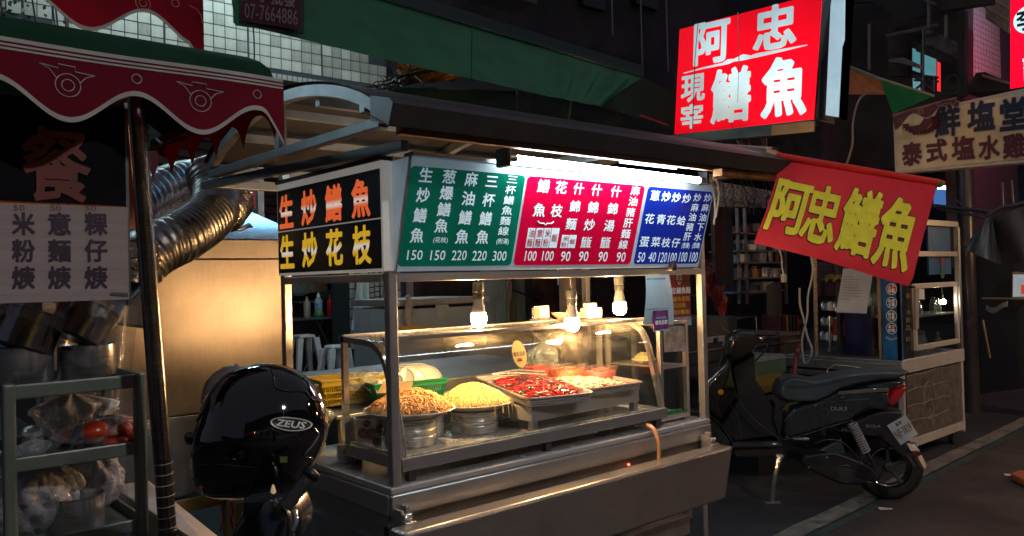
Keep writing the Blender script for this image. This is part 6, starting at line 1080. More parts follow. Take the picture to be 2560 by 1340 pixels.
MB().box(X_-.006,X_+.02,y0b+.006,y0b+.028,.8,1.62).build('brass_post',mat('brass_lit',(.5,.34,.18),.35,.7),rc); MB().box(X_+.0,X_+.03,Y_-.004,Y_+.026,.8,1.9).build('corner_post',S_V,rc); MB().box(5.96,6.0,Y_-.01,Y_+.03,.80,1.85).build('right_post',S_D,rc,bevel=.003)
DUS=mat('dusk_panel',(.03,.035,.04),.2,coat=.3,noise=.4,nscale=12); MB().box(X_+.04,5.03,Y_+.002,Y_+.012,.80,1.40).build('corner_panel',DUS,rc)
mb=MB(); pk=Plane((X_,Y_-.001,0),(1,0,0),(0,0,1))
for ch,py in (('茶',740),('冰',780),('飲',800),('品',820),('鮮',848)): mb.tpx(ch,pk,2269,py,13,13,wt=.02,N=30,n=.004)
mb.build('gold_lettering',mat('faint_gold',(.16,.13,.04),.5),rc)
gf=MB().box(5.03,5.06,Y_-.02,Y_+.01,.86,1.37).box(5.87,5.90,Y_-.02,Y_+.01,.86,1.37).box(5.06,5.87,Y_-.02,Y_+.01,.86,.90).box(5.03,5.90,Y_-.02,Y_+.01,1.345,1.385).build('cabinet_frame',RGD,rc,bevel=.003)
MB().box(5.06,5.87,Y_-.008,Y_-.004,.90,1.345).build('cabinet_glass',G,gf); MB().box(5.03,5.92,Y_+.03,Y_+.40,1.11,1.125).build('cabinet_shelf',RDD,rc); MB().box(5.03,5.92,Y_+.42,Y_+.43,.86,1.385).build('cabinet_back',DUS,rc)
GLS=glass_mat('bottle_glass',(.8,.85,.82),rough=.05,refl=2.0,milky=.12); rnd=random.Random(12)
bm_=MB().lathe([(.022,0),(.024,.01),(.024,.08),(.012,.11),(.010,.14),(.012,.145)],14); bo=bm_.build('glass_bottle',GLS,smooth=True); k_=0
for z_,n_ in ((1.125,11),(.815,13)):
    for i in range(n_):
        o=bo if k_==0 else bo.copy()
        if k_: COL.objects.link(o)
        s_=rnd.uniform(.8,1.25); o.matrix_basis=Tm(5.12+i*(.70/n_)+rnd.uniform(-.01,.01),Y_+rnd.uniform(.06,.34),z_ if z_>1 else .80)@Matrix.Diagonal((1.15,1.15,s_*(1.15 if z_<1 else .95),1)); tag(o,nth(i,n_)+' clear glass bottle on the %s shelf of the drinks cart cabinet'%('upper' if z_>1 else 'lower'),'bottle','bottles in the drinks cart cabinet'); k_+=1
lo=T('cabinet_lamp','small bright lamp inside the glass cabinet of the drinks cart','lamp',(5.78,Y_+.06,1.22)); MB().ball((5.78,Y_+.06,1.215),.022,16,10).build('lamp_globe',emis('cabinet_lamp_glow',(1,.85,.6),60),lo,smooth=True); MB().tube([(5.78,Y_+.06,1.235),(5.80,Y_+.08,1.345)],.005,6).build('lamp_cord',CWH,lo)
tag(MB().slab([(5.12,Y_-.012,1.26),(5.22,Y_-.012,1.255),(5.22,Y_-.012,1.34),(5.12,Y_-.012,1.345)],.002,(0,-1,0)).build('pinned_note',PAP),'small white note taped to the cabinet glass of the drinks cart','note')
tag(MB().hexa([(5.01,Y_-.03,1.03),(5.06,Y_-.03,1.03),(5.06,Y_-.01,1.03),(5.01,Y_-.01,1.03)],[(5.02,Y_-.03,1.35),(5.09,Y_-.03,1.34),(5.09,Y_-.01,1.34),(5.02,Y_-.01,1.35)]).build('hanging_towel',mat('towel_grey',(.35,.3,.26),.9),bevel=.004),'grey towel hanging at the left of the drinks cart cabinet','towel')
mb=MB().box(X_,6.0,Y_,1.35,1.85,1.9); mb.build('roof_frame',RDD,rc,bevel=.004); MB().box(4.9,5.95,.9,.93,.8,1.85).build('rear_panel',mat('cart_rear_dark',(.02,.02,.022),.6),rc)
MB().box(5.45,5.90,Y_+.035,Y_+.05,1.45,1.85).build('rear_blue_banner',BLB,rc); mb=MB()
for py,cc in ((653,0),(683,1)): u,v=pk.uv(2366,py); MB().add([pk.p(u+.045*math.cos(i*.2618),v+.045*math.sin(i*.2618),-.03) for i in range(24)],[tuple(range(24))]).build('badge',mat('badge_dim%d'%cc,((.15,.03,.04),(.03,.08,.06))[cc],.4),rc)
MB().box(5.03,5.93,Y_-.01,Y_+.02,1.60,1.64).build('top_rail',RDD,rc)
for x in (4.9,5.85):
    for y in (.42,1.25): MB().lathe([(.001,-.02),(.04,-.02),(.045,0),(.04,.02),(.001,.02)],18,Tm(x,y,.045)@Rm(90,'X')).build('caster',RUB,rc,smooth=True); MB().box(x-.015,x+.015,y-.015,y+.015,.05,.2).build('caster_post',BLM,rc)
for i,(a,b) in enumerate((((2098,655),(2185,675)),)):
    pass
PAP2=mat('receipt_paper',(.42,.41,.40),.7,noise=.08,nscale=9); o=T('order_sheets','hanging white order sheets clipped below the red cloth banner','paper',at(2135,720,X=4.72))
MB().grid(6,8,lambda u,v:at(2090+u*76+v*18*(1-0),781-v*110+u*3,X=4.72+.02*math.sin(v*4))).build('sheet',PAP2,o,smooth=2)
mb=MB(); 
for i in range(9): 
    x0_,y0_=2103+ (8-i)*.0+i*-1.2+8,690+i*7; w=rnd.choice((22,40,50)); p=[at(x0_,y0_,X=4.69),at(x0_+w,y0_+1,X=4.69),at(x0_+w,y0_+2.2,X=4.69),at(x0_,y0_+1.2,X=4.69)]; mb.add(p,[(0,1,2,3)])
mb.build('sheet_print',mat('print_grey',(.2,.17,.17),.8),o)
# ================================================================ dark shop between the cart and the drinks cart
def atx(px,py,Y): return at(px,py,Y=Y)
def boxpx(x0,x1,y0,y1,Y,dep,name,m,label,cat,bevel=.004,par=None):
    a=at(x0,y1,Y=Y); b=at(x1,y1,Y=Y); c=at((x0+x1)/2,y0,Y=Y); o=MB().box(a.x,b.x,Y,Y+dep,(a.z+b.z)/2,c.z).build(name,m,par,bevel=bevel); return tag(o,label,cat) if label else o
cu=T('vinyl_fringe','grey fringed vinyl curtain with cables at the top of the dark shop','curtain',at(1850,480,Y=2.2)); FR=glass_mat('fringe_vinyl',(.6,.62,.66),rough=.2,refl=1.5,milky=.55,mcol=(.30,.30,.33))
for i in range(28): a=at(1784+i*5.3,452+i*.9,Y=2.2); b=at(1784+i*5.3,492+i*.8+random.uniform(-3,3),Y=2.2); MB().slab([a,a+Vector((.030,0,0)),Vector((a.x+.028,2.2,b.z)),Vector((a.x,2.2,b.z))],.004,(0,1,0)).build('vinyl_strip',FR,cu)
MB().grid(20,6,lambda u,v:at(1787+u*140,516-v*34+u*4,Y=2.25)+Vector((0,.05*math.sin(u*22+v*2),0))).build('vinyl_sheet',glass_mat('fringe_milk',(.5,.52,.56),rough=.2,refl=1.5,milky=.9,mcol=(.24,.25,.28)),cu,smooth=2)
mb=MB(); rnd=random.Random(2)
for i in range(9): x=rnd.uniform(1800,1925); mb.tube(smoothpts([at(x,450,Y=2.1),at(x+rnd.uniform(5,20),480,Y=2.1),at(x+rnd.uniform(-5,20),500,Y=2.1),at(x+rnd.uniform(0,50),535,Y=2.1)]),.006,5)
mb.build('cables',CBL,cu,smooth=True)
boxpx(1790,1813,515,700,2.6,.05,'corrugated_panel',mat('corrugated_brown',(.07,.025,.02),.5,stretch=(30,1,1),noise=.5),'dark brown corrugated panel beside the blue menu board','panel')
boxpx(1813,1836,515,720,2.8,.1,'steel_column',mat('column_dark_blue',(.03,.035,.05),.4,.4),'dark blue steel column under the vinyl fringe','column')
boxpx(1700,2260,240,452,3.4,.06,'shop_fascia',mat('fascia_dark',(.03,.03,.037),.7,noise=.4,dirt=.5),'dark shop fascia behind the red lit sign','fascia')
boxpx(1740,2210,452,1010,6.5,.1,'rear_wall_panel',mat('rear_dark',(.02,.016,.022),.7,noise=.4),'dark rear wall of the shop beside the drinks cart','wall')
# rack of steel and plastic ware
sr=T('kitchen_rack','steel kitchen rack crowded with pans under the vinyl fringe','rack',at(1890,600,Y=3)); RY=3.0
for x in (1843,1862,1960): a=at(x,520,Y=RY); b=at(x,760,Y=RY); MB().box(a.x,a.x+.03,RY,RY+.03,b.z,a.z).build('upright',S_D,sr)
for y,n_ in ((580,8),(625,9),(655,6),(695,7),(730,7)): 
    a=at(1835,y,Y=RY); b=at(1962,y,Y=RY); MB().box(a.x,b.x,RY,RY+.35,a.z-.02,a.z).build('shelf',S_D,sr)
rnd=random.Random(77); CM=[S_P,WHP,BLM,mat('tub_frost',(.30,.36,.42),.3,noise=.2),mat('dull_maroon',(.09,.01,.02),.5),mat('jar_amber',(.25,.12,.03),.3),mat('dull_teal',(.03,.09,.10),.4),mat('dull_navy',(.02,.03,.08),.4)]
nm=('pan','container','black_pot','frosted_box','maroon_tin','amber_jar','teal_jar','navy_box')
spots_=[]
for sh_,y in zip(('top','second','third','fourth','lowest'),(580,625,655,695,730)):
    x=1845; kk_=0
    while x<1955:
        w=rnd.uniform(9,26); k=rnd.choice(range(8)); a=at(x,y,Y=RY+.02); b=at(x+w,y,Y=RY+.02); h=rnd.uniform(.06,.15); r=(b.x-a.x)/2; cx=(a.x+b.x)/2
        if k in (0,2,4,5,6): o=MB().lathe([(r*.8,0),(r*.95,.01),(r,h*.9),(r*1.03,h),(r*.9,h),(r*.85,.02),(.001,.02)] if k in(0,2) else [(r*.6,0),(r*.62,h*.75),(r*.4,h*.85),(r*.42,h),(.001,h)],16,Tm(cx,RY+.12,a.z)).build(nm[k],CM[k],smooth=True)
        else: o=MB().hexa([(cx-r*.85,RY+.03,a.z),(cx+r*.85,RY+.03,a.z),(cx+r*.85,RY+.25,a.z),(cx-r*.85,RY+.25,a.z)],[(cx-r,RY+.02,a.z+h),(cx+r,RY+.02,a.z+h),(cx+r,RY+.27,a.z+h),(cx-r,RY+.27,a.z+h)]).build(nm[k],CM[k],bevel=.004)
        kk_+=1; tag(o,'%s, item %s from the left on the %s shelf of the kitchen rack'%(nm[k].replace('_',' '),'first' if kk_==1 else ORD[kk_-1],sh_),nm[k].replace('_',' ').split()[-1],'ware on the kitchen rack'); x+=w+rnd.uniform(0,5)
# tables, chairs, counters
for i,(x0,x1,y,Y) in enumerate(((1812,1925,735,3.6),(1770,1890,800,2.9))):
    a=at(x0,y,Y=Y);b=at(x1,y,Y=Y); t=T('shop_table','dark table with a pale edge in the shop, '+('farther back under the rack' if i==0 else 'nearer and partly behind the scooter mirrors'),'table',a); MB().box(a.x,b.x,Y,Y+.6,a.z-.03,a.z).build('tabletop',mat('table_dark',(.07,.07,.075),.25),t,bevel=.006)
    for x in (a.x+.05,b.x-.08):
        for y_ in (Y+.04,Y+.5): MB().box(x,x+.03,y_,y_+.03,0.0,a.z-.03).build('leg',BLM,t)
    MB().box(a.x,b.x,Y-.008,Y-.001,a.z-.015,a.z+.003).build('edge_strip',S_P,t)
ch=T('office_chair','dark chair with a rounded back among the shop tables','chair',at(1935,760,Y=2.6)); a=at(1935,720,Y=2.6); MB().grid(12,8,lambda u,v:(a.x-.16+.32*u,2.6-.05*math.sin(math.pi*u),a.z-.35+.42*v-(.05*(abs(u-.5)*2)**3 if v>.8 else 0))).build('backrest',DRK,ch,smooth=2); MB().box(a.x-.2,a.x+.2,2.3,2.65,a.z-.42,a.z-.36).build('seat',DRK,ch,bevel=.02); 
for dx in (-.17,.17):
    for dy in (2.33,2.6): MB().box(a.x+dx-.015,a.x+dx+.015,dy,dy+.03,0.01,a.z-.42).build('leg',BLM,ch)
t=T('gas_stove','dark gas stove with a pale control panel behind the scooter','stove',at(1780,840,Y=1.6)); a=at(1750,872,Y=1.5); b=at(1818,828,Y=1.5); MB().box(a.x-.3,b.x+.15,1.5,2.0,a.z-.12,b.z+.12).build('stove_body',DRK,t,bevel=.01); MB().box(a.x,b.x-.05,1.49,1.5,a.z+.04,b.z-.03).build('control_panel',mat('panel_pale',(.28,.29,.28),.5,noise=.3,nscale=50),t); MB().lathe([(.001,-.01),(.02,-.01),(.022,.01),(.001,.012)],16,Tm((a.x+b.x)/2,1.485,(a.z+b.z)/2)@Rm(90,'X')).build('knob',BLK,t,smooth=True); MB().box(a.x-.2,b.x+.1,1.48,1.5,a.z-.02,a.z-.012).build('chrome_strip',S_P,t)
MB().box(a.x-.3,b.x+.15,1.52,1.98,0,a.z-.12).build('stove_stand',DRK,t)
for i,(x,y,m,lb) in enumerate(((1756,725,'bag_red_orange','red orange plastic bag hanging left beside the cart post'),(1790,735,'bag_dark_red','dark red plastic bag hanging in the middle of the row'),(1805,755,'bag_red_orange','red orange plastic bag hanging lowest at the right'),(1772,690,'bag_dark_red','dark red bag with a black strap above the other bags'))):
    q=at(x,y,Y=2.3); col=(.30,.035,.012) if 'orange' in m else (.11,.012,.015); bag((q.x,2.3,q.z-.16),(.075,.05,.32),lb,m=mat(m,col,.3,noise=.3,nscale=9,bump=.6,bscale=12),seed=60+i,grp='plastic bags hanging beside the cart')
a=at(1890,842,Y=1.75); b=at(2002,842,Y=1.75); t=T('steel_counter','dull steel counter behind the scooter handlebar','counter',a); MB().box(a.x,b.x,1.75,2.35,a.z-.03,a.z).build('counter_top',S_H,t,bevel=.004); MB().box(a.x+.02,b.x-.02,1.78,2.33,.0,a.z-.03).build('counter_body',mat('counter_grey',(.09,.09,.10),.5,.3),t); MB().box(a.x,b.x,1.735,1.75,a.z-.09,a.z-.07).build('counter_rail',S_D,t)
mb=MB(); 
for i in range(6): q=at(1950+i*9,800,Y=2.2); mb=MB().box(q.x-.02,q.x+.02,2.2,2.4,q.z-.22,q.z+.05); tag(mb.build('book_binder',CM[(4,2,5,7,2,4)[i]]),nth(i,6)+' narrow box in the upright row on the steel counter','box','narrow boxes in a row on the steel counter')
t=T('storage_crate','pale green box on a yellow crate behind the scooter seat','crate',at(1925,930,X=4.25)); 
def cr(x0,x1,y0,y1,m,n_):
    a=at(x0,y1,Y=1.0); b=at(x1,y1,Y=1.0); c=at(x0,y0,Y=1.0); MB().box(a.x,b.x,1.0,1.25,b.z,c.z).build(n_,m,t,bevel=.02)
cr(1884,1968,900,934,mat('green_box',(.085,.125,.085),.3),'green_box'); cr(1880,1960,936,962,mat('yellow_crate',(.20,.14,.02),.45),'yellow_crate'); cr(1890,1965,964,985,mat('crate_slats',(.12,.085,.02),.5),'lower_crate'); a=at(1889,895,Y=1.0); b=at(1960,899,Y=1.0); MB().box(a.x,b.x,.99,1.26,a.z-.035,a.z).build('lid',mat('lid_pale',(.20,.24,.22),.35),t,bevel=.004); MB().box(a.x,b.x,1.0,1.25,0,at(1900,985,Y=1.0).z).build('crate_stand',DRK,t)
tag(MB().tube(smoothpts([at(2002,862,X=4.6),at(1992,890,X=4.55),at(1986,930,X=4.5),at(1985,960,X=4.5)]),.018,10).build('gas_hose',mat('hose_red_orange',(.35,.06,.03),.4),smooth=True),'red orange gas hose left of the drinks cart','hose')
def cab(name,pts,r,label,m=CWH): return tag(MB().tube(smoothpts(pts),r,6).build(name,m,smooth=True),label,'cable')
cab('charging_cable',[at(1942,610,X=4.2),at(1953,640,X=4.2),at(1955,665,X=4.2),at(1960,690,X=4.2)],.007,'short cream cable with a plug hanging below the banner'); 
q=at(1959,695,X=4.2); tag(MB().box(-.02,.02,-.015,.015,-.035,.03,Tm(*q)).build('plug',mat('plug_cream',(.5,.45,.36),.4),bevel=.006),'cream electric plug on the end of the short cable','plug')
cab('loop_cable',[at(2028,640,X=4.5),at(2032,680,X=4.5),at(2020,740,X=4.5),at(2018,790,X=4.5),at(2005,850,X=4.5),at(2010,905,X=4.5),at(2022,900,X=4.5),at(2030,875,X=4.5),at(2018,840,X=4.5),at(2010,800,X=4.5),at(2000,760,X=4.5),at(1999,720,X=4.5)],.009,'cream cable hanging in a long loop at the left end of the drinks cart')
cab('awning_cable',[at(2205,230,X=4),at(2170,232,X=4),at(2145,255,X=4),at(2132,310,X=4),at(2131,360,X=4),at(2115,415,X=4)],.007,'thin pale cable curving down behind the red cloth banner',mat('cable_tan',(.2,.15,.13),.5))
tag(MB().tube([at(2037,640,X=4.75),at(2041,890,X=4.75)],.016,10).build('bamboo_pole',mat('pole_lit_tan',(.50,.32,.17),.35,noise=.5,nscale=30,stretch=(1,1,6)),smooth=True),'thin tan pole with dark rings at the left end of the drinks cart','pole')
tag(MB().tube([at(2074,790,X=4.9),at(2074,880,X=4.9)],.010,8).build('steel_rod',S_P,smooth=True),'short bright steel rod standing behind the drinks cart counter','rod')
for x0,x1,y0,y1,m,n_,lb in ((2082,2110,797,838,'crate_red','red_crate','red plastic crate behind the drinks cart counter'),(2112,2180,765,884,'panel_deep_blue','deep_blue_panel','deep blue panel standing on the drinks cart counter'),(2045,2112,655,740,'cloth_dark_red','dark_red_cloth','dark red cloth hanging behind the wire shelf')):
    cc={'crate_red':(.30,.03,.015),'panel_deep_blue':(.008,.01,.07),'cloth_dark_red':(.07,.008,.015)}[m]; X=4.95; a=at(x0,y1,X=X);b=at(x1,y1,X=X);c=at(x0,y0,X=X); tag(MB().box(X,X+.06,b.y,a.y,a.z,c.z).build(n_,mat(m,cc,.45,noise=.25),bevel=.004),lb,n_.split('_')[-1])
mb=MB()
for i in range(8): mb.tube([at(2050,660+i*13,X=4.93),at(2110,662+i*13,X=4.93)],.003,4)
for i in range(10): mb.tube([at(2050+i*6.5,655,X=4.93),at(2050+i*6.5,755,X=4.93)],.003,4)
tag(mb.build('wire_grid',BLM),'dark wire grid hanging in front of the dark red cloth','grid')
tag(strands(MB(),tuple(at(2085,700,X=4.9)),.08,.03,26,.01,6,.03,55).build('yellow_leaves',mat('leaf_yellow',(.14,.10,.015),.5),smooth=2),'dull yellow dried leaves hanging on the wire grid','leaves')
rnd=random.Random(5)
for i in range(12):
    x=2060+(i%4)*15+rnd.uniform(-3,3); y=775+(i//4)*40+rnd.uniform(-4,4); q=at(x,y,X=5.0); k=rnd.choice((0,1,2,7)); tag(MB().lathe([(.02,0),(.03,.01),(.03,.06),(.015,.08),(.001,.08)],12,Tm(*q)).build('small_jar',CM[k],smooth=True),nth(i%4,4)+' small jar, %s row, behind the drinks cart'%('top','middle','lowest')[i//4],'jar','jars behind the drinks cart counter')
# ================================================================ yellow sign board and right hand awning
YX=5.2; yb_=T('shop_sign_board','large cream sign board with navy and maroon characters at the right','sign board',at(2400,340,X=YX)); bl,br,tl,tr=at(2238,434,X=YX),at(2600,402,X=YX),at(2233,292,X=YX),at(2600,212,X=YX); ply=quadpl(bl,br,tl)
MB().slab([bl,br,tr,tl],.14,(1,0,0)).build('board',mat('board_cream_frame',(.62,.5,.42),.5,dirt=.3),yb_); o_=Vector((-.006,0,0)); q4=[at(2246,428,X=YX),at(2600,392,X=YX),at(2600,224,X=YX),at(2241,297,X=YX)]
MB().slab([p+o_ for p in q4],.004,(-1,0,0)).build('board_face',mat('board_cream',(.80,.60,.34),.5,noise=.15,nscale=2,dirt=.35),yb_)
NV=mat('navy_paint',(.012,.018,.05),.5); MV=mat('maroon_paint',(.10,.012,.02),.5); HL=mat('halo_white',(.50,.40,.33),.5)
for s_,m in ((('鮮',2371,300,64,84),('塩',2455,290,70,76),('堂',2537,285,72,82)),NV),((('泰',2282,385,50,60),('式',2344,377,52,58),('塩',2410,370,58,60),('水',2475,369,54,60),('雞',2538,365,58,62)),MV):
    for ch_,x,y,w,h in s_:
        MB().tpx(ch_,ply,x,y,w*1.06,h*1.06,wt=.095,N=54,n=.014).build('lettering_halo',HL,yb_); MB().tpx(ch_,ply,x,y,w,h,wt=.055,N=54,n=.018).build('board_lettering',m,yb_)
mb=MB(); 
for i in range(30):
    t_=i/29*3.4-1.1; mb.tube([at(2300+34*math.cos(t_+.6)*.9,305+40*math.sin(t_+.6)*.55,X=YX-.03),at(2300+(46+4*(i%2))*math.cos(t_+.6)*.95,305+(52+5*(i%2))*math.sin(t_+.6)*.55,X=YX-.03)],.007,5)
mb.slab([at(2262,318,X=YX-.025),at(2285,338,X=YX-.025),at(2310,330,X=YX-.025),at(2330,305,X=YX-.025),at(2322,278,X=YX-.025),at(2300,312,X=YX-.025)],.006,(-1,0,0)); mb.build('crest_drawing',MV,yb_,kind='stuff')
ra=T('right_awning','green awning with a scalloped maroon valance in front of the cream sign board','awning',at(2250,270,X=4.9)); AX=4.85
MB().add([at(2199,197,X=AX),at(2334,240,X=AX+.6),at(2232,285,X=AX)],[(0,1,2)]).build('awning_cloth',mat('awning_green_lit',(.01,.13,.045),.9,spec=.1),ra); MB().tube([at(2118,165,X=AX),at(2200,197,X=AX),at(2334,240,X=AX+.6)],.012,8).build('edge_pipe',mat('edge_pale_green',(.16,.2,.17),.5),ra)
MVL=mat('valance_maroon',(.10,.012,.025),.5,noise=.1); 
def rv(u,v,k=0): 
    top=(2231+u*160,286-u*46+(4 if u>.6 else 0)*(u-.6)); d=(26+14*math.cos(u*2*math.pi*2.0-.3))*(1-.35*u); return at(top[0]+v*6,top[1]+d*v,X=AX-.02-k)
MB().grid(60,3,lambda u,v:rv(u,v)).build('valance',MVL,ra); MB().grid(60,1,lambda u,v:rv(u,.94+v*.09,.004)).grid(60,1,lambda u,v:rv(u,.02+v*.06,.004)).grid(60,1,lambda u,v:rv(u,.13+v*.04,.004)).build('valance_border',mat('border_tan',(.33,.24,.2),.6),ra)
mb=MB()
for u,v,r in ((.10,.6,5),(.42,.5,7),(.42,.5,4),(.70,.45,4),(.93,.45,6)):
    c=rv(u,v,.008); rr=r*.0031; mb.tube([c+Vector((0,rr*math.cos(i*.33),rr*math.sin(i*.33))) for i in range(20)],.0018,4)
mb.build('valance_motifs',mat('border_tan',(.33,.24,.2)),ra)
ol=mat('orange_lining2',(.22,.075,.03),.6,noise=.2); o=T('far_awning','dull orange awning underside right of the lit sign','awning',at(2150,220,X=5)); MB().add([at(2116,165,X=5.2),at(2230,208,X=5.6),at(2215,236,X=5.6),at(2116,236,X=5.2)],[(0,1,2,3)]).build('awning_lining',ol,o)
# ================================================================ buildings at the right
rb=T('right_building','dark apartment building with balconies and cooler boxes behind the cream sign','building',(10,4,3)); DB=mat('facade_grey',(.055,.05,.058),.8,noise=.3,nscale=1.5,dirt=.5)
BX=8.5
def bq(name,m,pts,X=BX,th=.1,par=None): return MB().slab([at(x,y,X=X) for x,y in pts],th,(1,0,0)).build(name,m,par or rb)
bq('wall',DB,[(2090,420),(2410,420),(2410,-60),(2090,-60)],9.2,.3); bq('parapet',mat('parapet_tiles',(.16,.10,.11),.5,noise=.4,nscale=14,dirt=.4),[(2312,68),(2394,105),(2394,150),(2312,122)]); bq('upper_slab',mat('slab_dark',(.03,.028,.033),.8),[(2060,-60),(2480,-60),(2480,8),(2330,30),(2270,50),(2180,5),(2060,5)],8.3)
bq('lower_slab',mat('slab_dark',(.03,.028,.033),.8),[(2290,105),(2394,150),(2394,168),(2290,128)],8.4); bq('wall_pier',DB,[(2220,68),(2270,66),(2270,190),(2220,190)],8.7); bq('wall_pier',mat('pier_dark',(.02,.02,.025),.8),[(2394,30),(2412,25),(2412,240),(2394,240)],8.3)
GLW=mat('window_teal',(.03,.09,.10),.15,emit=.22,ecol=(.25,.75,.85),noise=.4,nscale=3)
for pts in ([(2281,120),(2300,128),(2300,182),(2281,175)],[(2308,135),(2340,148),(2340,190),(2308,186)],[(2282,195),(2300,200),(2300,228),(2282,222)]):
    f=bq('window',mat('window_frame_dark',(.05,.05,.055),.5),[(x+(-2 if i in(0,3) else 2),y+(-2 if i<2 else 2)) for i,(x,y) in enumerate(pts)],8.68,.05); bq('pane',GLW,pts,8.66,.01,f)
bq('red_light_strip',emis('red_strip_glow',(1,.03,.03),.9),[(2343,154),(2348,156),(2348,228),(2343,227)],8.5,.04)
for pts in ([(2222,148),(2256,143),(2292,160),(2290,168),(2256,158),(2222,155)],): bq('cooler_shelf',mat('shelf_grey',(.14,.13,.135),.6),pts,8.3,.2)
for a,b in (((2312,0),(2340,12)),((2322,5),(2322,70)),((2365,38),(2365,94)),((2173,60),(2173,175)),((2215,90),(2345,62))): MB().tube([at(*a,X=8.2),at(*b,X=8.2)],.02,6).build('pipe',mat('pipe_grey',(.16,.14,.14),.4,.5),rb)
for a,b in (((2308,70),(2308,228)),((2285,190),(2346,194)),((2285,200),(2346,204)),((2290,190),(2330,226)),((2330,192),(2290,222)),((2310,188),(2310,230)),((2336,190),(2336,230))): MB().tube([at(*a,X=8.1),at(*b,X=8.1)],.014,6).build('grille_bar',BLM,rb)
MB().tube([at(2382+18*math.cos(i*.3),212+24*math.sin(i*.3),X=8.2) for i in range(22)],.016,6).build('cable_loop',CBL,rb)
# pink lit tiled house: tiles as pieces
th=T('pink_lit_house','tiled house wall lit pink and pale blue beside the red sign at the top right','building',(10.5,2,4)); HY=1.75; a=at(2409,20,Y=HY); b=at(2502,230,Y=HY); MB().box(a.x,b.x+.6,HY,HY+.3,1.5,6).build('backing_wall',mat('house_grout',(.08,.06,.08),.8),th)
nx_=12; nz_=17; z0_=at(2450,240,Y=HY).z; z1_=at(2450,15,Y=HY).z; w_=(b.x-a.x)/nx_; h_=(z1_-z0_)/nz_; hm_=tilemesh(w_*.96,h_*.92,'tile',mat('house_tile',(.55,.45,.47),.3,noise=.1,nscale=3,dirt=.2),.01)
for i in range(nx_):
    for j in range(nz_): tile(hm_,a.x+w_*(i+.5),HY-.001,z0_+h_*(j+.5),th)
wg=T('balcony_grille','barred window balcony above the pink lit wall','balcony',at(2495,40,Y=1.5)); GBM=mat('grille_pale',(.38,.33,.33),.4,.3)
for i in range(10): x=2468+i*6; a_=at(x,-20,X=9.4); b_=at(x,46+i*4.2,X=9.4); MB().tube([a_,b_],.014,6).build('bar',GBM,wg)
for y in (0,30): MB().tube([at(2466,y-10,X=9.39),at(2526,y+24,X=9.39)],.018,6).build('rail',GBM,wg)
MB().slab([at(2464,46,X=9.4),at(2526,88,X=9.4),at(2526,78,X=9.4),at(2464,36,X=9.4)],.8,(1,0,0)).build('balcony_floor',mat('balcony_rose',(.14,.07,.08),.6),wg)
o=T('corrugated_roof','dark lean-to roof under the pink lit wall','roof',at(2480,210,X=8.5)); MB().slab([at(2412,232,X=8.6),at(2440,182,X=8.6),at(2462,180,X=8.6),at(2532,210,X=8.6),at(2532,226,X=8.6)],.5,(1,0,0)).build('roof_panel',mat('lean_roof',(.02,.02,.024),.6),o); MB().slab([at(2455,184,X=8.5),at(2532,208,X=8.5),at(2532,214,X=8.5),at(2455,191,X=8.5)],.3,(1,0,0)).build('roof_edge',mat('roof_pink_edge',(.25,.12,.14),.6),o)
r2=T('red_vertical_sign','tall red lit sign with a round pale badge at the right edge','light box sign',at(2545,100,X=6)); RX=6.0; q=[at(2528,-60,X=RX),at(2640,-60,X=RX),at(2640,205,X=RX),at(2527,222,X=RX)]
RF2=mat('red_sign_face2',(.5,0,.01),.3,emit=1.6,ecol=(1,.0,.015),noise=.02); MB().slab(q,.25,(1,0,0)).build('sign_box',BLK,r2); MB().slab([p+Vector((-.006,0,0)) for p in q],.004,(-1,0,0)).build('red_face',RF2,r2)
cc=at(2577,47,X=RX-.014); rad=(at(2577,47,X=RX).y-at(2620,47,X=RX).y); MB().add([cc+Vector((0,rad*1.05*math.cos(i*.2094),rad*.98*math.sin(i*.2094))) for i in range(30)],[tuple(range(30))]).build('round_badge',mat('badge_glow',(.5,.6,.62),.4,emit=.75,ecol=(.6,.92,1)),r2)
plr=Plane(at(2530,200,X=RX-.02),(0,-1,0),(0,0,1)); MB().tpx('李',plr,2566,48,50,56,wt=.05,N=60,n=.003).build('badge_lettering',mat('badge_navy',(.02,.03,.05),.4),r2); MB().tpx('記',plr,2585,165,56,70,wt=.05,N=60,n=.003).build('sign_lettering',mat('sign2_white',(.5,.5,.5),.4,emit=1,ecol=(.9,.95,1)),r2)
MB().slab([(17,-9,0),(17,14,0),(17,14,9),(17,-9,9)],.3,(1,0,0)).build('rear_facade',mat('far_facade',(.02,.02,.025),.8,noise=.4),rb)
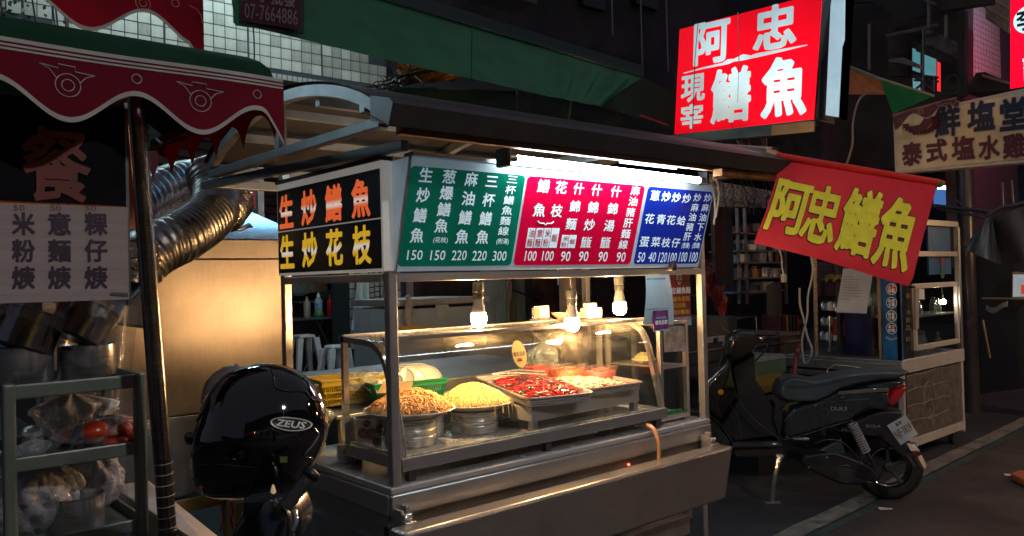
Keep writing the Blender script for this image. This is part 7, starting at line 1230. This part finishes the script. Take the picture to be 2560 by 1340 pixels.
# ================================================================ far right stalls
bs=T('blue_roof_panel','deep blue roof panels with a painted-in glow at the far right','roof panel',(13,3.4,2.8)); BLU=mat('blue_panel_lit',(.02,.06,.18),.35,emit=.42,ecol=(.10,.27,.75),noise=.35,nscale=.9)  # the material's own glow stands in for tube light on the blue sheets
for pts in ([(2340,468),(2392,478),(2392,520),(2338,512)],[(2432,455),(2552,462),(2552,520),(2480,560),(2432,576)]): MB().slab([at(x,y,Y=3.6) for x,y in pts],.03,(0,1,0)).build('roof_sheet',BLU,bs)
MB().slab([at(x,y,Y=3.58) for x,y in ((2470,496),(2498,492),(2530,500),(2505,504))],.01,(0,1,0)).build('panel_sheen',mat('sheen_pale',(.2,.3,.4),.3,emit=.5,ecol=(.5,.7,.9)),bs)  # pale glowing strip drawn as the reflection on the blue sheet
ft=emis('far_tube',(.85,.97,1),14)
for i,(x0,x1,y) in enumerate(((2346,2388,468),(2430,2474,452),(2440,2462,459))):
    a=at(x0,y,X=11.5); b=at(x1,y+3,X=11.5); t=T('ceiling_tube',('bright fluorescent tube just right of the banner rod','right hand bright fluorescent tube, upper of the pair','right hand fluorescent tube, lower of the pair')[i],'light',a); MB().tube([a,b],.03,10).build('tube_glass',ft,t,smooth=True); MB().box(-.02,.02,min(a.y,b.y),max(a.y,b.y),.035,.07,Tm(a.x,0,a.z)).build('tube_holder',BLK,t)
for x,w,lb in ((2412,18,'thick dark post between the two lit tubes'),): a=at(x,440,X=7.6); MB().lathe([(.001,0),(.085,0),(.085,2.85),(.001,2.85)],20,Tm(a.x,a.y,0)).build; o=tag(MB().lathe([(.08,0),(.08,2.6)],20,Tm(a.x,a.y,0)).build('thick_post',mat('post_dark',(.05,.045,.05),.3,.3),smooth=True),lb,'post')
for i,(x0,y0,x1,y1) in enumerate(((2335,514,2480,530),(2342,522,2478,548),(2505,455,2508,518),(2529,450,2533,512),(2390,500,2440,548))): tag(MB().tube([at(x0,y0,X=6.8),at(x1,y1,X=6.8)],.018 if i==0 else .009,8).build('canopy_strut',BLM,smooth=True),('thick dark strut','thin lower strut','left upright rod before the blue roof panel','right upright rod before the blue roof panel','short slanting rod')[i]+' at the far right','strut')
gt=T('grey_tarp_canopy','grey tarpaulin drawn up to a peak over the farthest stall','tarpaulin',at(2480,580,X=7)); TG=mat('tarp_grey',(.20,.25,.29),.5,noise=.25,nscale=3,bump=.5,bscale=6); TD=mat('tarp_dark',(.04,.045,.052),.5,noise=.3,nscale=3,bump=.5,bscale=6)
def bil(q,u,v): (a,b,c,d)=q; return ((a[0]*(1-u)+b[0]*u)*(1-v)+(d[0]*(1-u)+c[0]*u)*v,(a[1]*(1-u)+b[1]*u)*(1-v)+(d[1]*(1-u)+c[1]*u)*v)
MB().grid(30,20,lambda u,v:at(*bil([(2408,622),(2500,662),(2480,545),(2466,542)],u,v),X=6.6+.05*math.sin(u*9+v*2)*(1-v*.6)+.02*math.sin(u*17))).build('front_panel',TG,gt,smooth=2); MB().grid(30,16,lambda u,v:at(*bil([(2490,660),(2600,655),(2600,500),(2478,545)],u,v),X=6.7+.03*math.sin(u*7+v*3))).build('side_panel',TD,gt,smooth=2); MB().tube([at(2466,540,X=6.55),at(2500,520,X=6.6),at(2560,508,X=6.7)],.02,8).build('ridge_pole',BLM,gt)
fs=T('far_stall','dark stall with a lit window at the far right edge','market stall',at(2500,800,X=7.2)); MB().slab([at(2412,990,X=7.6),at(2640,960,X=7.6),at(2640,640,X=7.6),at(2412,640,X=7.6)],.2,(1,0,0)).build('stall_body',mat('stall_black',(.012,.012,.015),.5),fs); MB().slab([at(2530,748,X=7.3),at(2620,745,X=7.3),at(2620,684,X=7.3),at(2530,680,X=7.3)],.1,(1,0,0)).build('window_frame',mat('frame_tan',(.3,.2,.12),.4,.3),fs); MB().slab([at(2533,742,X=7.28),at(2620,740,X=7.28),at(2620,688,X=7.28),at(2534,686,X=7.28)],.01,(-1,0,0)).build('lit_pane',mat('pane_lit',(.3,.33,.35),.3,emit=.28,ecol=(.65,.75,.8),noise=.5,nscale=6),fs); MB().slab([at(2553,735,X=7.26),at(2600,735,X=7.26),at(2600,712,X=7.26),at(2553,712,X=7.26)],.005,(-1,0,0)).build('red_mark',mat('mark_red',(.5,.04,.03),.5,emit=.3,ecol=(1,.1,.05)),fs)
TRM=mat('trim_tan',(.32,.22,.13),.4,.4); MB().tube([at(2455,746,X=7.2),at(2600,748,X=7.2)],.012,6).build('metal_trim',TRM,fs); MB().tube([at(2457,800,X=7.0),at(2475,895,X=7.0)],.01,6).build('leaning_rod',TRM,fs); MB().grid(10,4,lambda u,v:at(2465+u*55,775-v*14+8*math.sin(u*5),X=7.1)).build('crumpled_foil',S_P,fs,smooth=2)
tag(MB().slab([at(2526,1200,Z=.01),at(2548,1192,Z=.01),at(2600,1196,Z=.01),at(2600,1225,Z=.01),at(2556,1214,Z=.01)],.05,(0,0,1)).build('traffic_cone_foot',mat('cone_orange',(.35,.09,.03),.5),bevel=.01),'orange corner of a road cone base at the right edge','road cone')
for i,(x,y,l) in enumerate(((2515,1190,.10),(2240,1223,.07),(2200,1275,.10))):
    q=at(x,y,Z=.006); tag(MB().slab([q,q+Vector((l*.6,-l*.5,0)),q+Vector((l*.7,-l*.45,.004)),q+Vector((l*.15,.02,.01))],.002,(0,0,1)).build('paper_scrap',mat('scrap_white',(.5,.47,.42),.7)),('torn paper scrap nearest the orange cone','small paper scrap behind the rear wheel','crumpled white scrap beside the worn road line','tiny scrap between the wheel and the orange cone','tiny scrap beside the kickstand')[i],'litter')
# ================================================================ lamps of the market
def fixture(a,b,label,e,name='fluorescent_lamp',r=.014):
    t=T(name,label,'light',a); a=Vector(a);b=Vector(b); MB().tube([a,b],r,14).build('tube_glass',e,t,smooth=True); MB().beam(a+Vector((0,0,.045)),b+Vector((0,0,.045)),.05,.03).build('tube_housing',WHP,t); return t
fixture((.15,1.86,2.36),(1.25,1.86,2.36),'fluorescent lamp hanging over the blue hood behind the cart roof',emis('tube_hood',(.20,.60,1.0),16))
fixture((-.2,4.7,4.95),(2.6,4.7,4.95),'fluorescent lamp washing the white tiled wall from above',emis('tube_wall',(.68,.95,1.0),120))
fixture((2.2,4.3,2.75),(3.3,4.3,2.75),'fluorescent lamp under the shop ceiling behind the cart',emis('tube_shop',(.80,.95,1.0),60))
fixture((6.0,4.2,2.9),(7.1,4.2,2.9),'fluorescent lamp inside the dark shop behind the scooter',emis('tube_dim',(.75,.85,1.0),8))
fixture((-2.0,2.2,2.75),(-.95,2.2,2.75),'fluorescent lamp hanging behind the canopy of the left stall',emis('tube_left',(.62,.88,1.0),50))
t=T('hanging_bulb','warm bulb under the lining of the left stall','light bulb',(-1.25,.25,1.9)); MB().ball((-1.25,.25,1.90),.028,16,10).build('bulb_globe',emis('stall_bulb',(1,.45,.15),14),t,smooth=True)
t=T('hanging_bulb','warm bulb hanging over the street right of the cream sign board','light bulb',(7.2,-1.2,1.95)); MB().ball((7.2,-1.2,1.95),.045,16,10).build('bulb_globe',emis('right_bulb',(1,.60,.30),520),t,smooth=True); MB().tube([(7.2,-1.2,1.99),(7.2,-1.2,4)],.006,5).build('cord',CBL,t)
fixture((10.0,.6,3.9),(10.5,.6,3.9),'added pink tube, unseen behind the red sign, that tints the tiled wall',emis('tube_pink',(1,.06,.16),170)); fixture((10.1,.8,4.9),(10.6,.8,4.9),'added pale blue tube, out of sight, that tints the tiled wall',emis('tube_blue',(.5,.7,1),60))  # both tubes are added out of sight to colour the house wall
# opposite side of the street: stalls with bulbs and awnings
STW=mat('opposite_wall',(.10,.085,.075),.7,noise=.4,nscale=.8,dirt=.5)
rnd=random.Random(31)
for i in range(7):
    x=-8+i*3.4; y=-8.5; t=T('opposite_stall',('red','green','yellow','blue','white','orange','brown')[i]+' awning stall across the street','market stall',(x+1.4,y,0)); cc=((.3,.02,.02),(.02,.14,.06),(.4,.28,.04),(.03,.06,.25),(.45,.45,.42),(.4,.13,.03),(.15,.1,.06))[i]
    MB().box(x,x+2.8,y-.2,y+.9,0,.85).build('stall_counter',S_D,t); MB().slab([(x-.1,y+1.4,2.1),(x+2.9,y+1.4,2.1),(x+2.9,y-.6,2.6),(x-.1,y-.6,2.6)],.04).build('stall_awning',mat('opp_awning_%d'%i,cc,.6),t); MB().box(x,x+2.8,y-1.0,y-.95,0,2.6).build('rear_panel',STW,t); MB().box(x+.2,x+2.6,y+1.3,y+1.34,1.75,2.08).build('stall_banner',mat('opp_banner_%d'%i,cc,.5,emit=.5,ecol=cc),t)
    for x_ in (x,x+2.75): MB().box(x_,x_+.04,y+1.3,y+1.34,0,2.1).build('post',S_D,t)
    for j in range(3):
        p=(x+.5+j*.9,y+.9,1.85); b=T('hanging_bulb','warm bulb of the opposite stalls, %s one under the %s awning'%(('first','second','third')[j],('red','green','yellow','blue','white','orange','brown')[i]),'light bulb',p,'bulbs of the opposite stalls'); MB().ball(p,.045,12,8).build('bulb_globe',emis('opp_bulb_%d'%(j%2),((1,.62,.32),(.8,.9,1.0))[j%2],230),b,smooth=True); MB().tube([(p[0],p[1],p[2]+.04),(p[0],p[1],2.25)],.006,5).build('cord',CBL,b)
struct(MB().box(-14,22,-11.5,-11,0,7).build('opposite_facade',STW))
for i,(p,e_,c_) in enumerate((((6.4,-2.9,3.8),100,(1,.66,.42)),((.6,-5.4,4.6),340,(1,.94,.94)))):
    t=T('street_lamp',('street lamp over the road right of the cart','added unseen street lamp behind the camera that brightens cart and banner')[i],'street lamp',(p[0],p[1]-1.2,0)); MB().tube([(p[0],p[1]-1.2,0),(p[0],p[1]-1.2,4.7),(p[0],p[1]-.9,4.9),(p[0],p[1]-.2,4.85)],.05,10).build('pole',S_D,t,smooth=True); MB().box(p[0]-.16,p[0]+.16,p[1]-.25,p[1]+.25,p[2]+.01,p[2]+.12).build('lamp_head',S_D,t,bevel=.02); MB().box(p[0]-.13,p[0]+.13,p[1]-.2,p[1]+.2,p[2]-.03,p[2]).build('lamp_lens',emis('street_glow_%d'%i,c_,e_),t)  # second lamp is added out of view to brighten cart, scooter and banner
